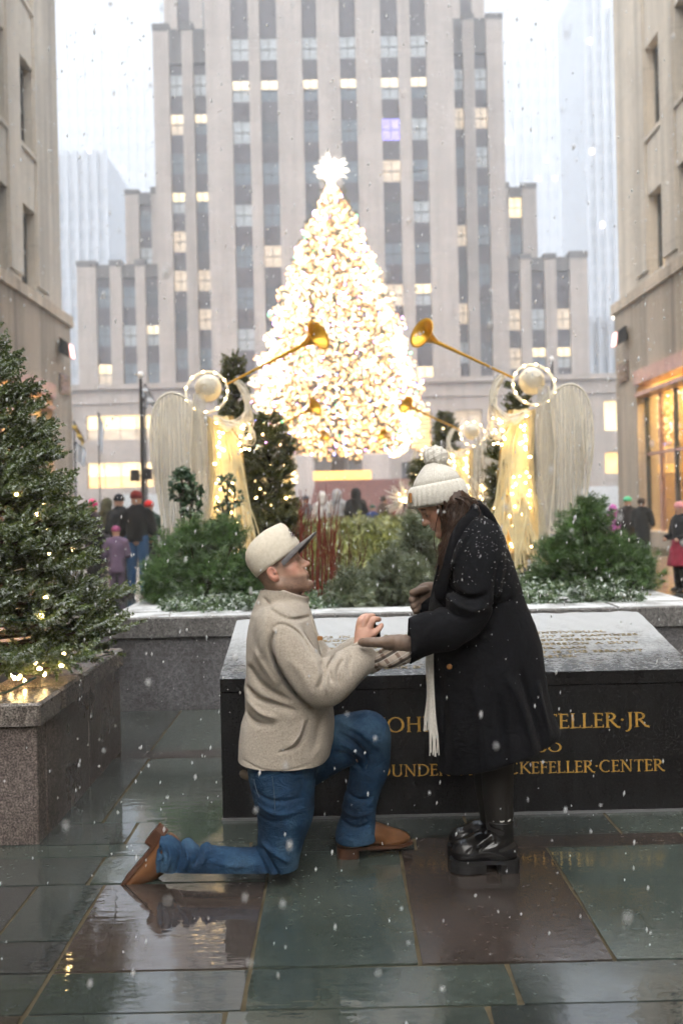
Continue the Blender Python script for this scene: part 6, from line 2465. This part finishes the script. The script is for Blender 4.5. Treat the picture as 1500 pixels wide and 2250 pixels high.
coat = sdf_obj('coat', ck, COATM, woman, clean=True)
# collar leaf and lapel as raised cloth
lp_ = Field(P(940, 1350, 3.6), P(1110, 1085, 4.1), .005)
lp_.tube([P(1050, 1118, 3.84), P(1030, 1145, 3.79), P(1008, 1185, 3.765), P(986, 1240, 3.765), P(962, 1310, 3.785)], [.016, .021, .021, .018, .01], .01, 4, flat=((0, 1, 0), .3))
lp_.ripple(.002, 40, 3)
sdf_obj('lapel', lp_, COATM, coat)
co_ = Field(P(1000, 1200, 3.6), P(1120, 1070, 4.3), .005)
for Y_ in (3.84, 3.9, 3.96, 4.02):
    co_.tube([P(1038, 1118, Y_), P(1056, 1116, Y_), P(1074, 1138, Y_), P(1086, 1162, Y_)], [.012, .014, .017, .014], .02, 3)
co_.ripple(.002, 40, 5)
sdf_obj('collar', co_, COATM, coat)
bt = Q(985, 1462, 3.78)
MB().lathe([(0, .006), (.009, .006), (.011, .003), (.011, 0)], bt + np.array([0, -.03, 0]), 14, (-.3, -1, .1)).build('button', TAN, coat, True)

# snow caught on shoulder and sleeve
cv_ = np.array([v_.co for v_ in coat.data.vertices]) + wloc(coat)
px_ = 740 + cv_[:, 0] / cv_[:, 1] * F
zx = cv_[:, 2]
wgt = sstep(1.02, 1.36, zx) * (cv_[:, 1] < 3.93) + .05 * (cv_[:, 1] < 3.9) * (zx > .75)
wgt = wgt * (np.sin(cv_[:, 0] * 60) * np.sin(cv_[:, 2] * 47 + cv_[:, 1] * 50) * .5 + .6).clip(.05)
idx = N.choice(len(cv_), 460, replace=False, p=wgt / wgt.sum())
szs = N.uniform(.0004, .0018, 460)
vf = (octv[None] * szs[:, None, None] + cv_[idx][:, None, :] + np.array([0, -.002, .001])).reshape(-1, 3)
fl_ = (octf[None] + (np.arange(460) * 6)[:, None, None]).reshape(-1, 3)
so = mobj('snow_flecks', vf, fl_, SNOW, coat, True); so['kind'] = 'stuff'

# hat: ribbed crown, turned cuff, pompom, tag
def hat_rings(levels, ribs, amp, n_=168):
    out = []
    for (l, r_, ry, g) in levels:
        a_, b_ = P(*l, WYC), P(*r_, WYC)
        c_, h_ = (a_ + b_) / 2, (b_ - a_) / 2
        ring = []
        for k in range(n_):
            t = 2 * pi * k / n_
            m_ = 1 + amp * g * (abs(cos(t * ribs / 2)) - .5)
            ring.append(c_ + h_ * cos(t) * m_ + np.array([0, -ry * sin(t) * m_, 0]))
        out.append(np.array(ring))
    return out


cuff = hat_rings([((905, 1112), (1016, 1098), .088, 0), ((899, 1119), (1024, 1101), .1, .6), ((896, 1112), (1028, 1092), .106, 1), ((896, 1094), (1025, 1074), .107, 1), ((898, 1078), (1018, 1056), .104, 1), ((903, 1071), (1011, 1050), .096, .6), ((912, 1071), (1000, 1052), .08, 0)], 32, .055)
v_, f_ = ring_loft(cuff, True)
hat = mobj('hat', v_, f_, KNIT, woman, True)
crown = hat_rings([((906, 1076), (1008, 1056), .092, 1), ((910, 1060), (1007, 1046), .092, 1), ((917, 1046), (1001, 1036), .085, 1), ((925, 1033), (990, 1027), .07, 1), ((934, 1021), (977, 1021), .05, .8), ((941, 1012), (966, 1015), .026, .4)], 60, .05)
v_, f_ = ring_loft(crown, True)
mobj('hat_crown', v_, f_, KNIT, hat, True)
pc = P(957, 1005, WYC)
pf_ = Field(pc - .07, pc + .07, .0028)
pf_.ell(pc, (.05, .05, .046), 0)
pf_.ripple(.0028, 230, 31); pf_.ripple(.003, 480, 32)
pom = sdf_obj('pompom', pf_, KNIT, hat, None, 0)
tg = P(900, 1094, WYC - .03)
MB().bbox(tg[0] - .005, tg[0] + .006, tg[1] - .03, tg[1] + .012, tg[2] - .019, tg[2] + .019, .002).build('leather_tag', TAN, hat)

# hair: a mass under the hat with many locks
hr = Field(P(930, 1270, 3.68), P(1075, 1070, 4.15), .0045)
hr.ell(P(1000, 1118, WYC), (.05, .08, .042), 0)
hr.tube([P(1000, 1105, 3.9), P(1004, 1140, 3.87), P(992, 1180, 3.84), P(976, 1215, 3.82), P(970, 1240, 3.82)], [.06, .05, .036, .022, .008], .03, 4)
hr.tube([P(1008, 1110, 3.93), P(1034, 1114, 3.92), P(1048, 1126, 3.92)], [.036, .026, .012], .03, 3)
hr.tube([P(1000, 1110, 4.0), P(1005, 1150, 4.02), P(985, 1190, 4.03)], [.05, .04, .02], .03, 3)
hr.ripple(.005, 90, 6, (1.6, 1, .25))
hr.ripple(.003, 200, 8, (1.6, 1, .2))
hair = sdf_obj('hair', hr, HAIRM, woman)
lk = MB()
for k in range(120):
    y0 = R.uniform(3.81, 3.9)
    j = lambda s_: R.uniform(-s_, s_)
    kind = R.random()
    if kind < .45:
        pts = [(990 + j(18), 1100), (988 + j(22), 1135 + j(6)), (985 + j(16), 1172 + j(8)), (972 + j(12), 1210 + j(14)), (964 + j(10), 1238 + j(22))]
    elif kind < .62:
        pts = [(962 + j(4), 1108), (968 + j(5), 1130), (975 + j(6), 1160), (978 + j(5), 1190), (970 + j(9), 1228 + j(16))]
        y0 = R.uniform(3.84, 3.87)
    elif kind < .9:
        pts = [(1005 + j(14), 1094), (1022 + j(12), 1112 + j(5)), (1012 + j(16), 1145 + j(8)), (994 + j(14), 1180 + j(10)), (985 + j(12), 1215 + j(20))]
    else:
        pts = [(1015 + j(8), 1090), (1038 + j(6), 1098 + j(5)), (1052 + j(4), 1112 + j(6)), (1050 + j(6), 1130 + j(8)), (1040 + j(6), 1145)]
    lk.tube(smooth_pts([P(a, b_, y0 - .012 * i + j(.01)) for i, (a, b_) in enumerate(pts)], 4), [R.uniform(.0012, .003) * (1 - .75 * q / 16) for q in range(17)], 4, False)
lk.tube(smooth_pts([P(966, 1118, 3.86), P(958, 1150, 3.855), P(953, 1185, 3.85), P(956, 1208, 3.85), P(966, 1218, 3.84)], 5), .0016, 4)
lk.build('hair_locks', HAIRM, hair, True)

# near glove: thumb over his cuff, plaid back and fingers under his hand
gl = Field(P(770, 1490, 3.66), P(925, 1375, 3.98), .003)
gl.tube([P(900, 1415, 3.765), P(876, 1412, 3.775), P(852, 1414, 3.785)], [.027, .027, .025], .01, 3, flat=((0, 1, 0), .75))
gl.tube([P(858, 1410, 3.77), P(832, 1411, 3.765), P(808, 1411, 3.77), P(793, 1412, 3.785)], [.02, .0155, .0135, .0105], .012, 4)
gl.ripple(.0014, 230, 3, (1.4, 1, .4))
gl.plane(P(905, 1420, 3.77), (1, 0, 0), .002)
glove = sdf_obj('glove', gl, GLOVE, woman)
pf = Field(P(780, 1510, 3.66), P(925, 1385, 4.0), .003)
pf.tube([P(892, 1434, 3.785), P(866, 1440, 3.795), P(846, 1446, 3.805)], [.038, .038, .036], .01, 3, flat=((0, 1, 0), .7))
for dy, dp, L_ in ((-.0, 0, 0), (.0, 12, -4), (.02, 20, 4), (.035, 27, 10)):
    pf.tube([P(852, 1436 + dp * .5, 3.80 + dy), P(828, 1450 + dp * .6, 3.82 + dy), P(806 + L_, 1462 + dp * .5, 3.85 + dy)], [.0145, .0135, .0105], .008, 3)
pf.ripple(.001, 200, 5)
sdf_obj('plaid_glove_back', pf, PLAID, glove)

# far glove: a loose fist at her chest
fg = Field(P(885, 1370, 3.95), P(965, 1270, 4.25), .003)
fg.tube([P(955, 1300, 4.1), P(938, 1302, 4.09), P(925, 1312, 4.08)], [.034, .036, .036], .012, 3, flat=((0, 1, 0), .7))
for a_, b_, c_, r_ in (((922, 1298), (908, 1303), (908, 1314), .0135), ((918, 1310), (905, 1318), (909, 1327), .013), ((918, 1322), (908, 1332), (914, 1338), .0125), ((921, 1333), (912, 1342), (918, 1348), .011)):
    fg.tube([P(*a_, 4.07), P(*b_, 4.045), P(*c_, 4.07)], [r_, r_, r_ * .85], .006, 3)
fg.tube([P(935, 1296, 4.06), P(918, 1298, 4.035), P(905, 1303, 4.04)], [.015, .0125, .0105], .008, 3)
sdf_obj('glove', fg, GLOVE, woman)

# scarf tails with fringe
def scarf_tail(pts, fringe, Y, mat=SCARF):
    vs, fs = [], []
    p = smooth_pts(np.array(pts, float), 5)
    for i, (xl, xr, py) in enumerate(p):
        for k in range(6):
            u = k / 5
            vs.append(P(xl + (xr - xl) * u, py, Y + .008 * sin(u * 9 + i * .3)))
    n0 = len(vs)
    vs += [q + np.array([0, .006, 0]) for q in vs]
    m_ = len(p)
    for i in range(m_ - 1):
        for k in range(5):
            a = i * 6 + k
            fs.append([a, a + 6, a + 7, a + 1]); fs.append([n0 + a, n0 + a + 1, n0 + a + 7, n0 + a + 6])
    for i in range(m_ - 1):
        a = i * 6
        fs.append([a, n0 + a, n0 + a + 6, a + 6]); b = a + 5
        fs.append([b, b + 6, n0 + b + 6, n0 + b])
    o = MB().add(vs, fs).build('scarf_tail', mat, woman, True)
    xl, xr, py = p[-1]
    for k in range(9):
        u = (k + .5) / 9
        a = P(xl + (xr - xl) * u, py - 2, Y + .003)
        e = P(xl + (xr - xl) * u + R.uniform(-3, 3), py + fringe * R.uniform(.85, 1.05), Y + R.uniform(-.01, .01))
        MB().tube([a, (a + e) / 2 + np.array([R.uniform(-.003, .003), 0, 0]), e], .0022, 4).build('fringe', mat, o)


scarf_tail([(934, 950, 1425), (935, 950, 1470), (937, 948, 1530), (931, 946, 1580)], 26, 3.86)
scarf_tail([(936, 952, 1428), (938, 953, 1500), (940, 957, 1570), (943, 962, 1612)], 48, 3.845)

# legs in tights, chunky boots
tf_ = Field(P(1030, 1870, 3.75), P(1150, 1600, 4.2), .005)
tf_.tube([P(1092, 1620, 3.93), P(1092, 1690, 3.925), P(1093, 1735, 3.925), P(1096, 1800, 3.92), P(1098, 1850, 3.92)], [.072, .06, .057, .05, .045], .02, 4)
tf_.tube([P(1080, 1620, 4.06), P(1078, 1690, 4.06), P(1080, 1735, 4.06), P(1084, 1800, 4.06), P(1086, 1840, 4.06)], [.075, .068, .064, .05, .045], .02, 4)
sdf_obj('tights', tf_, TIGHTS, woman)

wb = Field((-.07, -.085, -.01), (.3, .085, .24), .0042)
wb.loft([(.05, -.02, .085, 0, .045), (.1, -.012, .1, 0, .046), (.14, -.008, .104, 0, .05), (.2, -.01, .108, 0, .055)], 0, 2.2)
wb.ell((.03, 0, .085), (.055, .046, .045), .02)
wb.tube([(.06, 0, .09), (.13, 0, .1), (.19, 0, .082), (.225, 0, .078)], [.05, .05, .042, .036], .03, 4, flat=((0, 1, 0), 1.15))
wb.ell((.2, 0, .078), (.068, .054, .038), .02)
wb.plane((0, 0, .05), (0, 0, -1), .003)
sl_, g_ = wb.sub((-.07, -.09, 0), (.3, .09, .25))
Xg, Yg_, Zg = g_
for (xa, za, xb, zb, am, w_) in ((.1, .15, .165, .115, .006, .008), (.085, .125, .15, .1, -.006, .007), (.1, .175, .05, .16, -.004, .007), (-.01, .12, .06, .1, -.004, .008), (.17, .11, .2, .09, -.004, .006)):
    ab = np.array([xb - xa, zb - za]); L2 = ab @ ab
    t_ = np.clip(((Xg - xa) * ab[0] + (Zg - za) * ab[1]) / L2, 0, 1)
    wb.d[sl_] -= (am * np.exp(-((Xg - xa - t_ * ab[0]) ** 2 + (Zg - za - t_ * ab[1]) ** 2) / w_ ** 2)).astype(np.float32) * np.ones_like(wb.d[sl_])
wb.cone((.05, 0, .18), (.05, 0, .25), .047, .05, .004, 'cut')
v_, f_ = wb.mesh(); v_ = relax_v(v_, f_, 2)
wboot_me = raw_mesh('boot', v_, f_, BOOTB, True)
so_pts = smooth_pts([(-.028, 0), (-.018, -.042), (.05, -.046), (.12, -.046), (.19, -.056), (.24, -.05), (.272, -.02), (.274, .0), (.272, .02), (.24, .05), (.19, .056), (.12, .046), (.05, .046), (-.018, .042)], 3, True)
b = MB(); b.prism([(p_[0], p_[1]) for p_ in so_pts], 'z', .036, .052)
b.prism([(p_[0] * 1.003 + .0, p_[1] * 1.02) for p_ in so_pts if p_[0] > .1] , 'z', .004, .0358)
for k in range(11):
    x_ = .12 + k * .0135
    b.box(x_, x_ + .007, -.058 + max(0, x_ - .2) * .22, -.05, .002, .034)
wsole_me = b.mesh('sole', SOLEB)
b = MB(); b.prism([(p_[0], p_[1]) for p_ in smooth_pts([(-.03, 0), (-.02, -.042), (.03, -.046), (.062, -.045), (.062, .045), (.03, .046), (-.02, .042)], 3, True)], 'z', .0, .0358)
wheel_me = b.mesh('heel', SOLEB)
b = MB(); b.tube(smooth_pts([(-.012, 0, .19), (-.024, 0, .196), (-.027, 0, .182), (-.022, 0, .168), (-.012, 0, .17)], 4), .005, 6)
loop_me = b.mesh('pull_loop', SOLEB, True)
b = MB()
fr_ = []
for k in range(64):
    t_ = 2 * pi * k / 64
    fr_.append((.049 + .052 * cos(t_) * (1 + .05 * sin(9 * t_)), .05 * sin(t_) * (1 + .05 * sin(9 * t_)), .207 + .0018 * sin(11 * t_)))
b.tube(fr_ + [fr_[0]], .0036, 5)
frill_me = b.mesh('sock_frill', SOCKW, True)
from mathutils import Matrix
for (px_, Y_, yaw) in ((1124, 3.915, 0), (1116, 4.06, .06)):
    c_ = P(px_, 1900, Y_); c_[2] = .001
    fw = np.array([-cos(yaw), sin(yaw), 0]); lat = np.cross((0, 0, 1), fw)
    o = bpy.data.objects.new('boot', wboot_me); link(o, woman)
    Rm = np.stack([fw * .89, lat * .92, (0, 0, 1)], 1)
    c_ = c_ - wloc(woman)
    o.matrix_local = Matrix([[*Rm[i], c_[i]] for i in range(3)] + [[0, 0, 0, 1]])
    for nme, me in (('sole', wsole_me), ('heel', wheel_me), ('pull_loop', loop_me)):
        link(bpy.data.objects.new(nme, me), o)
    q_ = bpy.data.objects.new('sock_frill', frill_me); link(q_, o)
# ------------------------------------------------------------------ passers-by
def cloth(name, c): return fabric(name, np.array(c) * .85, np.array(c) * 1.1, 200, .9, .3, .1, 40)


C_SKIN = simple('skin_far', (.48, .28, .2), .55, .08)


def bystander(label, px, Y, h, face, top, legs, hat=None, hood=False, skirt=None, hair=(.05, .03, .02), bag=None, arms=0.1, coat_len=.5):
    """face: direction the person looks, radians from +X; top/legs/hat colours"""
    X = float(P(px, 1110, Y)[0])
    t = thing('person', label, 'person', (X, Y, 0))
    s = h / 1.75
    fx_, fy_ = cos(face), sin(face)
    lx, ly = -fy_, fx_                        # the person's left
    V = lambda f, l, z: np.array([X + (fx_ * f + lx * l) * s, Y + (fy_ * f + ly * l) * s, z * s])
    hstep = .016
    lo, hi = np.array([X - .45 * s, Y - .45 * s, 0]), np.array([X + .45 * s, Y + .45 * s, h + .12])
    b = Field(lo, hi, hstep)
    b.ell(V(.01, 0, 1.62), np.array([.092, .085, .12]) * s, 0)
    b.ell(V(.09, 0, 1.6), np.array([.025, .02, .03]) * s, .02)
    b.tube([V(0, 0, 1.55), V(0, 0, 1.4), V(0, 0, 1.1), V(0, 0, .95)], np.array([.055, .1, .11, .12]) * s, .03, 2)
    for q in (-1, 1):
        b.tube([V(0, q * .1, .95), V(.02, q * .1, .5), V(-.01, q * .11, .06)], np.array([.08, .055, .04]) * s, .02, 2)
        b.tube([V(0, q * .2, 1.38), V(.02, q * .26, 1.1), V(.1 + arms, q * .2, .95 + arms)], np.array([.05, .045, .032]) * s, .03, 2)
        b.ell(V(.13 + arms, q * .19, .93 + arms), np.array([.045, .045, .05]) * s, .01)
    sdf_obj('body', b, C_SKIN, t)
    j = Field(lo, hi, hstep)
    zb = .95 - (coat_len - .5)
    ax_l = abs(lx)
    j.tube([V(0, 0, 1.42), V(0, .0, 1.25), V(0, 0, 1.05), V(0, 0, zb)], np.array([.15, .18, .175, .185]) * s, .04, 3, flat=((fx_, fy_, 0), .78))
    for q in (-1, 1):
        j.ell(V(0, q * .16, 1.4), np.array([.09, .09, .085]) * s, .05)
        j.tube([V(0, q * .2, 1.37), V(.02, q * .265, 1.1), V(.09 + arms, q * .205, .97 + arms)], np.array([.078, .07, .055]) * s, .04, 3)
    if hood: j.tube([V(-.06, 0, 1.48), V(-.03, 0, 1.62), V(.0, 0, 1.68)], np.array([.12, .135, .12]) * s, .04, 2); j.ell(V(.13, 0, 1.62), np.array([.08, .08, .1]) * s, .02, 'cut')
    else: j.tube([V(-.05, -.06, 1.47), V(-.07, 0, 1.49), V(-.05, .06, 1.47)], np.array([.05, .05, .05]) * s, .04, 2)
    j.plane((X, Y, (zb - .03) * s), (0, 0, -1), .01)
    j.ripple(.006, 24, int(px))
    sdf_obj('jacket', j, cloth('jacket_cloth', top), t, clean=True)
    tr = Field(lo, hi, hstep)
    for q in (-1, 1):
        tr.tube([V(0, q * .085, .98), V(.015, q * .1, .52), V(-.01, q * .11, .09)], np.array([.115, .085, .072]) * s, .03, 3)
        tr.ell(V(.05, q * .11, .05), np.array([.12, .055, .05]) * s, .02) if False else None
    if skirt is not None:
        k = Field(lo, hi, hstep); k.tube([V(0, 0, .95), V(0, 0, .55)], np.array([.17, .26]) * s, .02, 2); k.plane((X, Y, .5 * s), (0, 0, -1), .01); k.ripple(.012, 45, 3)
        sdf_obj('skirt', k, cloth('skirt_cloth', skirt), t)
    sdf_obj('trousers', tr, cloth('trouser_cloth', legs), t)
    for q in (-1, 1):
        sh_ = Field(V(0, q * .11, 0) - .2 * s, V(0, q * .11, 0) + .2 * s, .012)
        a_, c_ = V(-.06, q * .11, .045), V(.13, q * .12, .035)
        sh_.cone(a_, c_, .05 * s, .042 * s, 0); sh_.plane((0, 0, .002), (0, 0, -1), .004)
        sdf_obj('shoe', sh_, SOLEB, t)
    if hat is not None:
        k = Field(lo, hi, .012)
        k.ell(V(0, 0, 1.68), np.array([.108, .108, .105]) * s, 0); k.plane(V(0, 0, 1.645), (0, 0, -1), .01); k.ripple(.004, 60, 2)
        sdf_obj('hat', k, cloth('hat_cloth', hat), t)
    elif not hood:
        k = Field(lo, hi, .012)
        k.ell(V(-.02, 0, 1.66), np.array([.1, .1, .1]) * s, 0); k.plane(V(.05, 0, 1.6), (fx_, fy_, -.5), .01); k.ripple(.006, 70, 2)
        sdf_obj('hair', k, simple('hair_far', hair, .6), t)
    if bag is not None:
        g = Field(lo - .2, hi + .1, .014); c_ = V(.05, .3, .75)
        g.ell(c_, np.array([.12, .12, .2]) * s, 0); g.ripple(.008, 40, 5)
        sdf_obj('shopping_bag', g, cloth('bag_cloth', bag), t)
    return t


UP = pi / 2
BLK, NAVY = (.012, .012, .013), (.012, .02, .045)
bystander('man from behind in black jacket, red cap and blue jeans on the walk', 300, 16.6, 1.74, UP, BLK, (.03, .085, .19), hat=(.16, .02, .018))
bystander('person in dark jacket and dark cap beyond the red-capped man', 262, 18.5, 1.72, UP + .9, (.02, .022, .025), (.02, .02, .025), hat=(.02, .022, .03))
bystander('child in lavender coat close to the red-capped man', 254, 15.8, 1.18, UP + .3, (.16, .11, .18), (.1, .07, .11), hat=(.3, .06, .16), coat_len=.75)
bystander('passer-by with bright pink hat half hidden by the snowy fir', 203, 17.2, 1.62, UP - .8, (.03, .022, .03), BLK, hat=(.75, .06, .2))
bystander('passer-by in red hood seen past the red-capped man\'s shoulder', 327, 19.5, 1.6, UP + .5, (.02, .05, .03), BLK, hat=(.6, .03, .03))
bystander('person in white hooded jacket beyond the red stems', 708, 29.5, 1.82, UP + .3, (.62, .6, .58), (.1, .09, .09), hood=True)
bystander('person in pale grey hooded jacket next to the white one', 741, 30.2, 1.9, UP - .4, (.36, .37, .39), (.12, .08, .07), hood=True)
bystander('person in black hooded coat in front of the red wall', 782, 29.0, 1.9, UP, BLK, BLK, hood=True, coat_len=.7)
bystander('child in blue jacket in front of the red wall', 818, 29.0, 1.42, -UP + .6, (.03, .06, .2), (.02, .03, .08), hat=(.1, .16, .12))
bystander('figure in rust coloured coat in front of the red wall', 868, 30.0, 1.5, UP + 1.2, (.2, .05, .03), (.05, .02, .02), hat=(.04, .02, .02))
bystander('passer-by in olive parka behind the dark-capped one', 236, 23.0, 1.7, UP - .3, (.07, .07, .04), (.03, .03, .04), hood=True)
bystander('passer-by in grey coat left of the white hooded one', 672, 31.5, 1.75, UP + .6, (.14, .14, .15), BLK, hat=(.05, .05, .06))
bystander('passer-by in brown coat between the blue jacket and rust coat', 843, 31.0, 1.7, UP - .9, (.1, .06, .04), BLK, hair=(.03, .02, .01))
bystander('child in magenta jacket near the golden shop window', 1345, 23.5, 1.3, UP, (.4, .1, .36), (.03, .03, .04), hood=True)
bystander('person in dark coat with mint green headband near the shop', 1378, 22.0, 1.48, UP + .2, (.022, .018, .018), BLK, hat=(.1, .5, .28), coat_len=.75)
bystander('person in long charcoal coat beside the shop window', 1409, 21.5, 1.46, UP - .6, (.02, .022, .024), BLK, coat_len=.8)
bystander('girl in pink hat, black puffer coat and red skirt at the picture edge', 1492, 15.4, 1.37, pi + .3, (.01, .011, .014), BLK, hat=(.72, .32, .34), skirt=(.3, .03, .06), coat_len=.72)

# shop display behind the glass: golden drape and a mannequin
DRAPE = simple('gold_drape', (.5, .33, .04), .6, .2, 2)
dx = XR + 1.4
t = thing('shop_drape', 'golden arched drape inside the shop window', 'drape', (dx, 29.4, .47))
MB().prism([(27.6, .47), (30.6, .47), (30.6, 1.6), (30.1, 2.3), (29.2, 2.75), (28.3, 2.3), (27.6, 1.6)], 'x', dx, dx + .3).build('drape_panel', DRAPE, t)
t = thing('shop_mannequin', 'pale mannequin in amber dress inside the shop window', 'mannequin', (XR + .9, 27.2, .47))
mq = Field((XR + .5, 26.8, .4), (XR + 1.3, 27.6, 2.6), .02)
mq.tube([(XR + .9, 27.2, 2.25), (XR + .9, 27.2, 1.9), (XR + .9, 27.2, 1.5), (XR + .9, 27.2, 1.35), (XR + .9, 27.2, .5)], [.05, .15, .1, .16, .24], .03, 3)
sdf_obj('dress', mq, simple('amber_dress', (.5, .22, .05), .5), t)
MB().ball((XR + .9, 27.2, 2.42), (.1, .1, .13), 12, 8).build('head', WIRE, t, True)

# ------------------------------------------------------------------ falling snow
rs = np.random.default_rng(21)
FLAKE = M('snowflake'); FLAKE.set(Roughness=.6)
FLAKE.b.inputs['Base Color'].default_value = (.9, .92, .95, 1)
_tl = FLAKE.n('ShaderNodeBsdfTranslucent'); _tl.inputs['Color'].default_value = (.95, .97, 1, 1)
_mx = FLAKE.n('ShaderNodeMixShader'); _mx.inputs[0].default_value = .55
FLAKE.l(FLAKE.b.outputs[0], _mx.inputs[1]).l(_tl.outputs[0], _mx.inputs[2])
_tp = FLAKE.n('ShaderNodeBsdfTransparent')
_m2 = FLAKE.n('ShaderNodeMixShader'); _m2.inputs[0].default_value = .38
FLAKE.l(_mx.outputs[0], _m2.inputs[1]).l(_tp.outputs[0], _m2.inputs[2]).l(_m2.outputs[0], FLAKE.nt.nodes['Material Output'].inputs[0])
FLAKE = FLAKE.m
bands = [(.95, 2.3, 110, .0025, .0045), (2.3, 5.2, 1500, .0018, .0048), (5.2, 12, 3400, .0035, .0075), (12, 45, 4200, .006, .012)]
vv_, ff_, base_ = [], [], 0
for (a, b_, n_, r0, r1) in bands:
    y = (rs.uniform(a ** 3, b_ ** 3, n_)) ** (1 / 3)
    px_, py_ = rs.uniform(-150, 1650, n_), rs.uniform(-150, 2300, n_)
    c_ = np.stack([(px_ - 740) * y / F, y, EYE - (py_ - 1110) * y / F], 1)
    ok = c_[:, 2] > .02
    c_ = c_[ok]
    m_ = len(c_)
    r_ = rs.uniform(r0, r1, m_)
    ax_ = unit(np.stack([rs.normal(.12, .1, m_), rs.normal(0, .2, m_), np.ones(m_)], 1))
    s1_ = unit(np.cross(ax_, rs.normal(size=(m_, 3)))); s2_ = np.cross(ax_, s1_)
    el = rs.uniform(1.2, 2.6, m_)
    o_ = np.stack([s1_, -s1_, s2_, -s2_, ax_ * el[:, None], -ax_ * el[:, None]], 1) * r_[:, None, None]
    vv_.append((c_[:, None, :] + o_).reshape(-1, 3))
    ff_.append((octf[None] + (np.arange(m_) * 6)[:, None, None]).reshape(-1, 3) + base_)
    base_ += m_ * 6
tag(mobj('falling_snow', np.concatenate(vv_), np.concatenate(ff_), FLAKE, None, True), 'white snowflakes falling through the air', 'snow', kind='stuff')

# ------------------------------------------------------------------ snow-filled air
hz = bpy.data.materials.new('snow_air')
hz.use_nodes = True
hz.node_tree.nodes.clear()
pv = hz.node_tree.nodes.new('ShaderNodeVolumePrincipled')
pv.inputs['Color'].default_value = (.93, .955, 1, 1)
pv.inputs['Density'].default_value = HAZE_D
pv.inputs['Anisotropy'].default_value = .2
ho = hz.node_tree.nodes.new('ShaderNodeOutputMaterial')
hz.node_tree.links.new(pv.outputs[0], ho.inputs['Volume'])
hb = MB().box(-202, 202, -92, 462, -1.1, 232)
tag(hb.build('haze', hz), 'pale snow haze filling the air', 'haze', kind='stuff')
